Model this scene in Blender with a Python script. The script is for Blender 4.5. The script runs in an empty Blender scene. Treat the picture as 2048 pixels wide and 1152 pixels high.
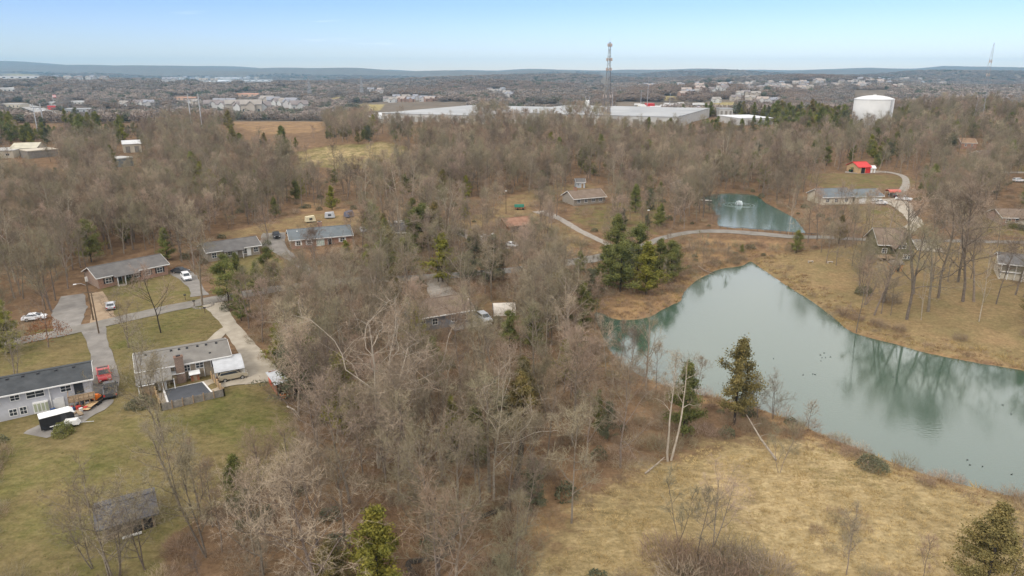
import bpy, math, random
import numpy as np
from mathutils import Vector, Matrix

random.seed(7); np.random.seed(7)
SC = bpy.context.scene
C = SC.collection
R = math.radians

# ------------------------------------------------------------------ camera, sky, sun, exposure
CAM_H, PITCH, FPX = 52.0, R(17.5), 1365.0           # metres over the lake, downward tilt, focal length in 2048-wide pixels
cam = bpy.data.cameras.new('camera'); camo = bpy.data.objects.new('camera', cam); C.objects.link(camo)
cam.sensor_width = 36.0; cam.lens = 36.0 * FPX / 2048.0
cam.clip_start = 0.5; cam.clip_end = 40000
camo.location = (0, 0, CAM_H); camo.rotation_euler = (math.pi / 2 - PITCH, 0, 0)
SC.camera = camo

SUN_EL, SUN_AZ = R(42), R(215)                       # azimuth clockwise from +Y: behind the camera, to the left
world = bpy.data.worlds.new('World'); SC.world = world; world.use_nodes = True
nt = world.node_tree; nt.nodes.clear()
def N(tree, kind, **kw):
    n = tree.nodes.new(kind)
    for k, v in kw.items(): setattr(n, k, v)
    return n
wout = N(nt, 'ShaderNodeOutputWorld'); bg = N(nt, 'ShaderNodeBackground')
sky = N(nt, 'ShaderNodeTexSky', sky_type='NISHITA', sun_disc=False)
sky.sun_elevation = SUN_EL; sky.sun_rotation = SUN_AZ; sky.altitude = 200; sky.air_density = 1.0; sky.dust_density = 0.0; sky.ozone_density = 2.6
tc = N(nt, 'ShaderNodeTexCoord'); sep = N(nt, 'ShaderNodeSeparateXYZ'); nt.links.new(tc.outputs['Generated'], sep.inputs[0])
# a soft veil of high cloud over the upper sky (it is what the ponds mirror); the clear band along the horizon stays blue
mr = N(nt, 'ShaderNodeMapRange', interpolation_type='SMOOTHSTEP'); nt.links.new(sep.outputs['Z'], mr.inputs['Value'])
mr.inputs['From Min'].default_value = 0.085; mr.inputs['From Max'].default_value = 0.26
mp = N(nt, 'ShaderNodeMapping'); mp.inputs['Scale'].default_value = (1.6, 1.6, 4.5); nt.links.new(tc.outputs['Generated'], mp.inputs[0])
cn = N(nt, 'ShaderNodeTexNoise'); cn.inputs['Scale'].default_value = 1.7; cn.inputs['Detail'].default_value = 5; cn.inputs['Roughness'].default_value = .55
nt.links.new(mp.outputs[0], cn.inputs['Vector'])
cr = N(nt, 'ShaderNodeMapRange'); nt.links.new(cn.outputs['Fac'], cr.inputs['Value'])
cr.inputs['From Min'].default_value = .3; cr.inputs['From Max'].default_value = .7; cr.inputs['To Min'].default_value = .62; cr.inputs['To Max'].default_value = 1.0
mm = N(nt, 'ShaderNodeMath', operation='MULTIPLY'); nt.links.new(mr.outputs[0], mm.inputs[0]); nt.links.new(cr.outputs[0], mm.inputs[1])
# a few thin wisps low down
ws = N(nt, 'ShaderNodeMapping'); ws.inputs['Scale'].default_value = (2.2, 2.2, 30); ws.inputs['Location'].default_value = (3.1, .4, 0); nt.links.new(tc.outputs['Generated'], ws.inputs[0])
wn = N(nt, 'ShaderNodeTexNoise'); wn.inputs['Scale'].default_value = 3.0; wn.inputs['Detail'].default_value = 6; nt.links.new(ws.outputs[0], wn.inputs['Vector'])
wr = N(nt, 'ShaderNodeMapRange', interpolation_type='SMOOTHSTEP'); nt.links.new(wn.outputs['Fac'], wr.inputs['Value'])
wr.inputs['From Min'].default_value = .66; wr.inputs['From Max'].default_value = .9; wr.inputs['To Max'].default_value = .3
mx = N(nt, 'ShaderNodeMath', operation='MAXIMUM'); nt.links.new(mm.outputs[0], mx.inputs[0]); nt.links.new(wr.outputs[0], mx.inputs[1])
hs = N(nt, 'ShaderNodeHueSaturation'); hs.inputs['Saturation'].default_value = 1.25; nt.links.new(sky.outputs[0], hs.inputs['Color'])
tint = N(nt, 'ShaderNodeMix', data_type='RGBA', blend_type='MULTIPLY'); tint.inputs['Factor'].default_value = 1.0; tint.inputs['B'].default_value = (.73, .725, .99, 1); nt.links.new(hs.outputs[0], tint.inputs['A'])
cm = N(nt, 'ShaderNodeMix', data_type='RGBA'); nt.links.new(mx.outputs[0], cm.inputs['Factor'])
nt.links.new(tint.outputs['Result'], cm.inputs['A']); cm.inputs['B'].default_value = (11.8, 11.3, 10.7, 1)
nt.links.new(cm.outputs['Result'], bg.inputs['Color']); bg.inputs['Strength'].default_value = 0.137
nt.links.new(bg.outputs[0], wout.inputs[0])

sl = bpy.data.lights.new('sun', 'SUN'); so = bpy.data.objects.new('sun', sl); C.objects.link(so)
sl.energy = 1.5; sl.angle = R(10); sl.color = (1.0, .93, .81)
sd = Vector((math.sin(SUN_AZ) * math.cos(SUN_EL), math.cos(SUN_AZ) * math.cos(SUN_EL), math.sin(SUN_EL)))
so.rotation_euler = sd.to_track_quat('Z', 'Y').to_euler(); so.location = sd * 300
SC.view_settings.view_transform = 'Standard'; SC.view_settings.look = 'None'
SC.view_settings.exposure = 0.22; SC.view_settings.gamma = 1.0; SC.view_settings.use_curve_mapping = False
SC.cycles.max_bounces = 5; SC.cycles.diffuse_bounces = 2; SC.cycles.glossy_bounces = 2; SC.cycles.transmission_bounces = 2
SC.cycles.transparent_max_bounces = 4; SC.cycles.volume_bounces = 0; SC.cycles.caustics_reflective = False; SC.cycles.caustics_refractive = False
SC.cycles.use_denoising = True

# ------------------------------------------------------------------ maps from the photograph's layout to places on the ground
CP, SP = math.cos(PITCH), math.sin(PITCH)
def ray(u, v):
    x, y = (u - 1024) / FPX, (576 - v) / FPX
    return np.array([x, CP + y * SP, -SP + y * CP])
def flat(u, v, z):
    d = ray(u, v); t = (z - CAM_H) / d[2]
    return (d[0] * t, d[1] * t)
def proj(X, Y, Z):
    X = np.asarray(X, float); Y = np.asarray(Y, float); Z = np.asarray(Z, float) - CAM_H
    d = Y * CP - Z * SP; up = Y * SP + Z * CP
    ok = d > 5; d = np.where(ok, d, 5)
    return np.where(ok, 1024 + FPX * X / d, -9e4), np.where(ok, 576 - FPX * up / d, 9e4)
def inpoly(px, py, poly):
    px = np.asarray(px, float); py = np.asarray(py, float); r = np.zeros(px.shape, bool); n = len(poly)
    for i in range(n):
        x0, y0 = poly[i]; x1, y1 = poly[(i + 1) % n]
        if y0 == y1: continue
        c = (y0 > py) != (y1 > py)
        r ^= c & (px < (x1 - x0) * (py - y0) / (y1 - y0) + x0)
    return r
def dist_line(px, py, pts, closed=False):
    best = np.full(np.shape(px), 1e9); n = len(pts)
    for i in range(n if closed else n - 1):
        x0, y0 = pts[i]; x1, y1 = pts[(i + 1) % n]
        dx, dy = x1 - x0, y1 - y0; L = dx * dx + dy * dy + 1e-9
        t = np.clip(((px - x0) * dx + (py - y0) * dy) / L, 0, 1)
        best = np.minimum(best, np.hypot(px - x0 - t * dx, py - y0 - t * dy))
    return best
def ss(x, a, b):
    t = np.clip((np.asarray(x, float) - a) / (b - a), 0, 1); return t * t * (3 - 2 * t)
def smooth_line(pts, n=4, closed=False):
    out = []; m = len(pts)
    rng = range(m) if closed else range(m - 1)
    for i in rng:
        g = lambda k: np.array(pts[k % m] if closed else pts[min(max(k, 0), m - 1)], float)
        p0, p1, p2, p3 = g(i - 1), g(i), g(i + 1), g(i + 2)
        for k in range(n):
            t = k / n
            out.append(tuple(.5 * (2 * p1 + (p2 - p0) * t + (2 * p0 - 5 * p1 + 4 * p2 - p3) * t * t + (3 * p1 - p0 - 3 * p2 + p3) * t ** 3)))
    if not closed: out.append(tuple(pts[-1]))
    return out

LAKE_PX = [(1188, 628), (1200, 624), (1225, 637), (1260, 640), (1300, 633), (1338, 612), (1362, 601), (1366, 586), (1390, 563), (1420, 546), (1445, 537),
           (1482, 532), (1500, 523), (1514, 531), (1540, 548), (1575, 572), (1620, 600), (1665, 633), (1690, 655), (1720, 670), (1790, 688), (1850, 705),
           (1900, 715), (1950, 725), (2048, 741), (2200, 775), (2420, 850), (2420, 1010), (2200, 1015), (2048, 997), (1950, 975), (1880, 958), (1820, 938), (1760, 915),
           (1700, 893), (1650, 872), (1600, 850), (1545, 828), (1500, 812), (1400, 790), (1340, 775), (1290, 756), (1250, 735), (1218, 700), (1200, 660)]
POND_Z = 3.6
POND_PX = [(1408, 392), (1440, 387), (1475, 387), (1512, 391), (1530, 405), (1560, 420), (1588, 436), (1602, 452), (1610, 467), (1590, 467), (1550, 464),
           (1500, 460), (1455, 457), (1436, 450), (1434, 432), (1420, 414), (1404, 402)]
LAKE = smooth_line([flat(u, v, 0) for u, v in LAKE_PX], 3, True)
POND = smooth_line([flat(u, v, POND_Z) for u, v in POND_PX], 3, True)
CREEK = smooth_line([flat(u, v, 1.6) for u, v in [(1048, 820), (1040, 900), (1028, 960), (1010, 995), (960, 1018), (918, 1040), (898, 1066), (893, 1090), (850, 1103), (815, 1110), (830, 1135), (870, 1165), (900, 1230)]], 4)
LBB = (min(p[0] for p in LAKE) - 40, max(p[0] for p in LAKE) + 40, min(p[1] for p in LAKE) - 40, max(p[1] for p in LAKE) + 40)

def hills(X, Y):
    a = np.sin(X / 410 + Y / 620 + 1.3) + np.sin(X / 270 - Y / 380 + 4.1) + .6 * np.sin(X / 150 + Y / 190 + .7) + .5 * np.sin(X / 95 - Y / 240)
    b = np.sin(X / 1100 + .4) + np.sin(Y / 900 + X / 1700)
    return a * 5.2 + b * 9
RID = np.array([(-1.2, 122), (-.95, 124), (-.75, 126), (-.70, 127), (-.62, 131), (-.5, 131), (-.42, 133), (-.3, 136), (-.2, 139), (-.08, 141), (-.02, 143), (.05, 140), (.09, 139), (.13, 143), (.2, 142),
                (.26, 140), (.33, 140), (.38, 141), (.45, 139), (.5, 136), (.56, 137), (.6, 133), (.64, 136), (.72, 137), (.8, 136), (.95, 133), (1.2, 130)])
def terrain(X, Y):
    X = np.asarray(X, float); Y = np.asarray(Y, float)
    z = 2.0 + 3.0 * ss(Y, 168, 232) + .35 * np.sin(X / 17 + Y / 23) * ss(Y, 40, 90) + .25 * np.sin(X / 9 - Y / 13 + 2)
    A = 3.5 + 6.0 * ss(X, -190, -60) + 7 * ss(X, 250, 430)
    z = z + A * ss(Y, 270, 545)
    z = z + 5 * np.exp(-((X + 95) / 60) ** 2 - ((Y - 410) / 45) ** 2)          # grassy knoll
    fall = ss(Y, 610, 900)
    far = -4 + hills(X, Y) * ss(Y, 900, 1700)
    far = far + 36 * np.exp(-((X + 250) / 1000) ** 2 - ((Y - 3500) / 500) ** 2) + 30 * np.exp(-((X + 2300) / 900) ** 2 - ((Y - 3000) / 420) ** 2) \
        + 40 * np.exp(-((X - 1500) / 800) ** 2 - ((Y - 3600) / 500) ** 2) + 62 * np.exp(-((X - 2900) / 700) ** 2 - ((Y - 4300) / 700) ** 2) + 26 * np.exp(-((X + 150) / 420) ** 2 - ((Y - 2300) / 260) ** 2) + 24 * np.exp(-((X + 1350) / 520) ** 2 - ((Y - 2050) / 240) ** 2) + 22 * np.exp(-((X - 900) / 380) ** 2 - ((Y - 2500) / 260) ** 2) + (30 + 12 * np.sin(X / 700) + 8 * np.sin(X / 260 + 1)) * np.exp(-((Y - 5500) / 520) ** 2) + 16 * np.exp(-((X - 420) / 160) ** 2 - ((Y - 1500) / 260) ** 2)
    r = X / np.maximum(Y, 1.0)
    row = np.interp(r, RID[:, 0], RID[:, 1])
    top = CAM_H + 9000 * (145.6 - row) / FPX * .9
    top = top + 10 * np.sin(X / 330 + 2) + 7 * np.sin(X / 170) + 9 * np.sin(X / 610 + Y / 500) + 6 * np.sin(X / 1100 + 1)
    k = ss(Y, 5200, 9000)
    far = far * (1 - k) + top * k + 14 * k * (1 - k) * 4 * np.sin(X / 420 + Y / 260)
    z = z * (1 - fall) + far * fall
    # ponds and creek
    m = (X > LBB[0]) & (X < LBB[1]) & (Y > LBB[2]) & (Y < LBB[3])
    if np.any(m):
        x, y = X[m], Y[m]
        d = dist_line(x, y, LAKE, True); d = np.where(inpoly(x, y, LAKE), -d, d)
        zz = z[m]; w = ss(d, 0.0, 24)
        zz = np.where(d < 0, np.maximum(-2.2, d * .45), (.12 + .5 * ss(d, 0, 1.5) + .5 * ss(d, 1, 8)) * (1 - w) + zz * w)
        z = z.copy(); z[m] = zz
    m = (X > 40) & (X < 150) & (Y > 190) & (Y < 330)
    if np.any(m):
        x, y = X[m], Y[m]
        d = dist_line(x, y, POND, True); d = np.where(inpoly(x, y, POND), -d, d)
        zz = z[m]; w = ss(d, 3, 14)
        rim = POND_Z + .15 + .9 * ss(d, 0, 3)
        z = z.copy(); z[m] = np.where(d < 0, POND_Z + np.maximum(-2, d * .5), rim * (1 - w) + zz * w)
    m = (np.abs(X) < 60) & (Y < 140)
    if np.any(m):
        d = dist_line(X[m], Y[m], CREEK)
        z = z.copy(); z[m] = z[m] - 1.1 * (1 - ss(d, .5, 3.2)) - .8 * (1 - ss(d, 3, 14))
    return z
def tz(x, y): return float(terrain(np.array([x]), np.array([y]))[0])
_T = np.geomspace(25, 16000, 900)
def W(u, v):
    """the place on the ground that lies at this spot of the photograph"""
    d = ray(u, v); P = d[None, :] * _T[:, None]
    g = P[:, 2] + CAM_H - terrain(P[:, 0], P[:, 1])
    i = np.where(g < 0)[0]
    if len(i) == 0: i = [len(_T) - 1]
    i = max(1, int(i[0])); a, b = _T[i - 1], _T[i]
    for _ in range(18):
        m = (a + b) / 2; p = d * m
        if p[2] + CAM_H < tz(p[0], p[1]): b = m
        else: a = m
    p = d * b
    return Vector((p[0], p[1], tz(p[0], p[1])))

# ------------------------------------------------------------------ materials
MATS = {}
def mat(name, col, rough=.8, var=.12, scale=1.5, metallic=0, spec=.3, col2=None, detail=4, objrand=0.0, kind=None, bump=0, emit=None):
    if name in MATS: return MATS[name]
    m = bpy.data.materials.new(name); m.use_nodes = True; t = m.node_tree; t.nodes.clear(); MATS[name] = m
    out = N(t, 'ShaderNodeOutputMaterial'); b = N(t, 'ShaderNodeBsdfPrincipled'); t.links.new(b.outputs[0], out.inputs[0])
    b.inputs['Roughness'].default_value = rough; b.inputs['Metallic'].default_value = metallic; b.inputs['Specular IOR Level'].default_value = spec
    co = N(t, 'ShaderNodeTexCoord'); no = N(t, 'ShaderNodeTexNoise'); no.inputs['Scale'].default_value = scale; no.inputs['Detail'].default_value = detail; no.inputs['Roughness'].default_value = .6
    t.links.new(co.outputs['Object'], no.inputs['Vector'])
    ra = N(t, 'ShaderNodeValToRGB'); t.links.new(no.outputs['Fac'], ra.inputs[0])
    c2 = col2 or tuple(min(1, c * (1 + var * 1.6)) for c in col); c1 = tuple(c * (1 - var) for c in col) if not col2 else col
    ra.color_ramp.elements[0].position = .32; ra.color_ramp.elements[1].position = .68
    ra.color_ramp.elements[0].color = (*c1, 1); ra.color_ramp.elements[1].color = (*c2, 1)
    last = ra.outputs[0]
    if kind == 'brick':
        br = N(t, 'ShaderNodeTexBrick'); br.inputs['Scale'].default_value = 1; br.inputs['Brick Width'].default_value = .22; br.inputs['Row Height'].default_value = .075; br.inputs['Mortar Size'].default_value = .012
        ro = N(t, 'ShaderNodeMapping'); ro.inputs['Rotation'].default_value = (math.pi / 2, 0, 0); t.links.new(co.outputs['Object'], ro.inputs[0]); t.links.new(ro.outputs[0], br.inputs['Vector'])
        t.links.new(last, br.inputs['Color1']); br.inputs['Color2'].default_value = (*[c * .7 for c in col], 1); br.inputs['Mortar'].default_value = (.32, .29, .25, 1); last = br.outputs[0]
    if kind == 'shingle' or kind == 'siding':
        wv = N(t, 'ShaderNodeTexWave', bands_direction='Z' if kind == 'siding' else 'Y'); wv.inputs['Scale'].default_value = 1.6 if kind == 'siding' else 1.1; wv.inputs['Distortion'].default_value = .6 if kind == 'shingle' else 0
        t.links.new(co.outputs['Object'], wv.inputs['Vector'])
        mu = N(t, 'ShaderNodeMix', data_type='RGBA', blend_type='MULTIPLY'); mu.inputs['Factor'].default_value = .22
        t.links.new(last, mu.inputs['A']); t.links.new(wv.outputs[0], mu.inputs['B']); last = mu.outputs['Result']
    if kind == 'stone':
        vo = N(t, 'ShaderNodeTexVoronoi'); vo.inputs['Scale'].default_value = 2.2; t.links.new(co.outputs['Object'], vo.inputs['Vector'])
        sp = N(t, 'ShaderNodeSeparateColor'); t.links.new(vo.outputs['Color'], sp.inputs[0])
        mu = N(t, 'ShaderNodeMix', data_type='RGBA'); mu.inputs['B'].default_value = (*[c * .55 for c in col], 1); t.links.new(sp.outputs[0], mu.inputs['Factor']); t.links.new(last, mu.inputs['A']); last = mu.outputs['Result']
    if objrand:
        oi = N(t, 'ShaderNodeObjectInfo'); h = N(t, 'ShaderNodeHueSaturation')
        r1 = N(t, 'ShaderNodeMapRange'); t.links.new(oi.outputs['Random'], r1.inputs['Value']); r1.inputs['To Min'].default_value = 1 - objrand; r1.inputs['To Max'].default_value = 1 + objrand
        t.links.new(r1.outputs[0], h.inputs['Value']); t.links.new(last, h.inputs['Color'])
        m2 = N(t, 'ShaderNodeMath', operation='MULTIPLY'); m2.inputs[1].default_value = 7.31; t.links.new(oi.outputs['Random'], m2.inputs[0])
        fr = N(t, 'ShaderNodeMath', operation='FRACT'); t.links.new(m2.outputs[0], fr.inputs[0])
        r2 = N(t, 'ShaderNodeMapRange'); t.links.new(fr.outputs[0], r2.inputs['Value']); r2.inputs['To Min'].default_value = .5 - objrand * .05; r2.inputs['To Max'].default_value = .5 + objrand * .05
        t.links.new(r2.outputs[0], h.inputs['Hue']); last = h.outputs[0]
    t.links.new(last, b.inputs['Base Color'])
    if bump:
        bp = N(t, 'ShaderNodeBump'); bp.inputs['Strength'].default_value = bump; bp.inputs['Distance'].default_value = .05; t.links.new(no.outputs['Fac'], bp.inputs['Height']); t.links.new(bp.outputs[0], b.inputs['Normal'])
    return m

# ------------------------------------------------------------------ mesh helpers
class MB:
    """collects pieces and links them as ONE mesh object"""
    def __init__(s): s.v = []; s.f = []; s.mi = []; s.cur = 0
    def add(s, vs, fs):
        o = len(s.v); s.v.extend([tuple(map(float, p)) for p in vs]); s.f.extend([tuple(i + o for i in q) for q in fs]); s.mi.extend([s.cur] * len(fs)); return s
    def box(s, x0, x1, y0, y1, z0, z1):
        return s.add([(x0, y0, z0), (x1, y0, z0), (x1, y1, z0), (x0, y1, z0), (x0, y0, z1), (x1, y0, z1), (x1, y1, z1), (x0, y1, z1)],
                     [(0, 3, 2, 1), (4, 5, 6, 7), (0, 1, 5, 4), (1, 2, 6, 5), (2, 3, 7, 6), (3, 0, 4, 7)])
    def hexa(s, lo, hi):
        return s.add(list(lo) + list(hi), [(0, 3, 2, 1), (4, 5, 6, 7), (0, 1, 5, 4), (1, 2, 6, 5), (2, 3, 7, 6), (3, 0, 4, 7)])
    def prism(s, poly, axis, a, b):
        n = len(poly)
        def P(p, t): return (t, p[0], p[1]) if axis == 'x' else ((p[0], t, p[1]) if axis == 'y' else (p[0], p[1], t))
        return s.add([P(p, a) for p in poly] + [P(p, b) for p in poly], [tuple(range(n))[::-1], tuple(range(n, 2 * n))] + [(i, (i + 1) % n, n + (i + 1) % n, n + i) for i in range(n)])
    def tube(s, pts, rad, n=6, cap=True):
        pts = [np.array(p, float) for p in pts]; m = len(pts); rings = []
        if np.isscalar(rad): rad = [rad] * m
        ref = np.array([.13, .97, .2]); vs = []
        for i in range(m):
            d = pts[min(i + 1, m - 1)] - pts[max(i - 1, 0)]; d = d / (np.linalg.norm(d) + 1e-9)
            if abs(d @ ref) > .95: ref = np.array([.9, .1, .4])
            a = np.cross(d, ref); a /= np.linalg.norm(a) + 1e-9; b = np.cross(d, a)
            for k in range(n):
                t = 2 * math.pi * k / n; vs.append(pts[i] + rad[i] * (a * math.cos(t) + b * math.sin(t)))
        fs = [(i * n + k, i * n + (k + 1) % n, (i + 1) * n + (k + 1) % n, (i + 1) * n + k) for i in range(m - 1) for k in range(n)]
        if cap: fs += [tuple(range(n))[::-1], tuple((m - 1) * n + k for k in range(n))]
        return s.add(vs, fs)
    def cyl(s, x, y, z0, z1, r0, r1=None, n=16):
        return s.tube([(x, y, z0), (x, y, z1)], [r0, r0 if r1 is None else r1], n)
    def wheel(s, x, y, z, r, w, n=14):
        return s.tube([(x, y - w / 2, z), (x, y + w / 2, z)], [r, r], n)
    def mesh(s, name, mats, smooth=False):
        me = bpy.data.meshes.new(name); me.from_pydata(s.v, [], s.f)
        for m in (mats if isinstance(mats, (list, tuple)) else [mats]): me.materials.append(m)
        if any(s.mi): me.polygons.foreach_set('material_index', s.mi)
        if smooth: me.polygons.foreach_set('use_smooth', [True] * len(me.polygons))
        me.update(); return me
    def build(s, name, mats, parent=None, smooth=False):
        return link(name, s.mesh(name, mats, smooth), parent)
def link(name, data, parent=None):
    o = bpy.data.objects.new(name, data); C.objects.link(o)
    if parent is not None: o.parent = parent
    return o
def tag(o, label, cat=None, group=None, kind=None):
    if label: o['label'] = label
    if cat: o['category'] = cat
    if group: o['group'] = group
    if kind: o['kind'] = kind
    return o
def thing(name, label, cat, loc=(0, 0, 0), rz=0, group=None):
    o = link(name, None); o.location = loc; o.rotation_euler = (0, 0, rz); return tag(o, label, cat, group)

# ------------------------------------------------------------------ the ground
def axis_x():
    c = list(np.arange(-240, 240.1, 1.6)); s = 1.6; x = 240
    out = []
    while x < 11300: s = min(s * 1.07, 130); x += s; out.append(x)
    return np.array([-a for a in out[::-1]] + c + out)
def axis_y():
    c = list(np.arange(30, 300.1, 1.6)); s = 1.6; y = 300; out = []
    while y < 11000: s = min(s * 1.035, 90); y += s; out.append(y)
    b = []; y = 30; s = 2
    while y > -600: s *= 1.2; y -= s; b.append(y)
    return np.array(b[::-1] + c + out)
GX, GY = axis_x(), axis_y()
XX, YY = np.meshgrid(GX, GY)
ZZ = terrain(XX.ravel(), YY.ravel()).reshape(XX.shape)
ZZ = ZZ + (np.random.rand(*ZZ.shape) - .5) * .10 * (YY < 400)
GU, GV = proj(XX, YY, ZZ)

LAWN = [[(-500, 655), (150, 660), (300, 628), (440, 603), (450, 660), (400, 700), (460, 735), (545, 745), (590, 830), (600, 900), (560, 960), (420, 1020), (320, 1080), (330, 1152), (300, 1400), (-900, 1400)],
        [(200, 575), (340, 545), (400, 560), (400, 600), (290, 625), (215, 650)],
        [(420, 525), (530, 505), (570, 520), (560, 560), (455, 590), (425, 560)],
        [(1150, 412), (1330, 395), (1345, 430), (1330, 470), (1225, 480), (1130, 440)],
        [(1690, 408), (1800, 412), (1840, 440), (1800, 470), (1760, 470), (1700, 470), (1700, 440)],
        [(1590, 345), (1720, 345), (1830, 352), (1840, 372), (1760, 380), (1640, 378)],
        [(1900, 318), (2300, 305), (2300, 345), (1960, 350)], [(1920, 425), (2300, 440), (2300, 478), (1900, 475)],
        [(560, 312), (610, 300), (650, 292), (720, 288), (770, 283), (830, 298), (815, 322), (760, 330), (700, 342), (640, 334), (590, 338)]]
STRAW = [[(1060, 1400), (1030, 1152), (1120, 1080), (1190, 985), (1290, 935), (1420, 890), (1560, 868), (1650, 880), (1760, 920), (1880, 968), (2048, 1003), (2400, 1020), (2600, 1400)],
         [(1120, 500), (1200, 488), (1215, 505), (1130, 525)]]
ORANGE = [[(1500, 515), (1640, 500), (1760, 480), (2300, 480), (2500, 830), (2300, 780), (2048, 738), (1850, 703), (1720, 668), (1660, 628), (1575, 570)],
          [(960, 430), (1010, 395), (1080, 370), (1200, 365), (1200, 378), (1100, 395), (1040, 430)],
          [(190, 600), (215, 590), (230, 650), (205, 655)], [(860, 590), (960, 585), (1040, 610), (1030, 640), (960, 620), (800, 640), (760, 620)],
          [(410, 470), (530, 445), (610, 425), (720, 430), (800, 440), (890, 430), (890, 450), (700, 455), (570, 470), (480, 480)], [(900, 440), (1030, 400), (1090, 425), (1200, 480), (1120, 520), (960, 540), (900, 500)]]
RUST = [[(1180, 600), (1280, 560), (1350, 545), (1300, 500), (1400, 475), (1650, 490), (1580, 530), (1520, 520), (1440, 530), (1360, 590), (1330, 615), (1260, 640), (1190, 632)],
        [(1040, 980), (1130, 900), (1180, 930), (1160, 1010), (1110, 1080), (1040, 1110)],
        [(440, 243), (660, 243), (640, 265), (520, 268)],
        [(600, 400), (700, 420), (900, 410), (900, 440), (600, 440)]]
FARFIELD = [[(205, 222), (300, 222), (300, 234), (205, 234)], [(330, 216), (355, 216), (355, 223), (320, 223)], [(690, 209), (770, 209), (760, 222), (690, 219)], [(1150, 181), (1205, 181), (1205, 188), (1150, 188)],
            [(1230, 220), (1310, 208), (1300, 228), (1230, 230)], [(520, 205), (560, 205), (560, 209), (520, 209)], [(880, 186), (930, 184), (930, 188), (880, 189)], [(1040, 172), (1090, 171), (1090, 174), (1040, 175)], [(1480, 178), (1540, 177), (1540, 181), (1480, 181)], [(560, 176), (620, 175), (620, 178), (560, 179)], [(180, 186), (240, 186), (240, 190), (180, 190)], [(30, 172), (100, 176), (90, 183), (30, 180)], [(100, 183), (160, 186), (150, 193), (100, 191)], [(665, 195), (700, 195), (700, 205), (650, 205)],
            [(1320, 193), (1360, 191), (1360, 203), (1325, 203)], [(1420, 203), (1540, 203), (1530, 209), (1420, 210)], [(2000, 214), (2060, 217), (2060, 226), (2000, 222)], [(0, 146), (80, 148), (80, 153), (0, 152)]]
def zone(polys, blur=2):
    m = np.zeros(GU.shape)
    for p in polys:
        m = np.maximum(m, inpoly(GU, GV, p).astype(float))
    for _ in range(blur):
        q = np.pad(m, 1, mode='edge'); m = (q[:-2, 1:-1] + q[2:, 1:-1] + q[1:-1, :-2] + q[1:-1, 2:] + q[1:-1, 1:-1] * 2) / 6
    return m
zl = np.maximum(np.maximum(zone(LAWN[:3]), .54 * zone(LAWN[3:-1], 4)), .9 * zone(LAWN[-1:], 3)); zs, zo, zr, zf = np.maximum(zone(STRAW, 40), .5 * zone(LAWN[-1:], 4)), np.maximum(zone(ORANGE[:1], 4), .55 * zone(ORANGE[1:], 4)), zone(RUST, 4), zone(FARFIELD, 1) * .85
LD = np.full(GU.shape, 99.0); m_ = (XX > LBB[0]) & (XX < LBB[1]) & (YY > LBB[2]) & (YY < LBB[3])
LD[m_] = dist_line(XX[m_], YY[m_], LAKE, True)
zr = np.maximum(zr, (LD < 4.5) * .8)
zw = ss(YY, 560, 800)                                  # the woods far off
nv = GU.size; ny, nx = GU.shape
idx = np.arange(nv).reshape(ny, nx)
faces = np.stack([idx[:-1, :-1], idx[:-1, 1:], idx[1:, 1:], idx[1:, :-1]], -1).reshape(-1, 4)
gm = bpy.data.meshes.new('ground'); gm.vertices.add(nv); gm.vertices.foreach_set('co', np.stack([XX, YY, ZZ], -1).ravel())
gm.loops.add(faces.size); gm.polygons.add(len(faces)); gm.loops.foreach_set('vertex_index', faces.ravel()); gm.polygons.foreach_set('loop_start', np.arange(0, faces.size, 4)); gm.polygons.foreach_set('use_smooth', np.ones(len(faces), bool))
gm.update(calc_edges=True)
for nm, ch in (('zone_a', (zl, zs, zo)), ('zone_b', (zr, zf, zw))):
    at = gm.attributes.new(nm, 'FLOAT_VECTOR', 'POINT'); at.data.foreach_set('vector', np.stack(ch, -1).astype(np.float32).ravel())
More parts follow.
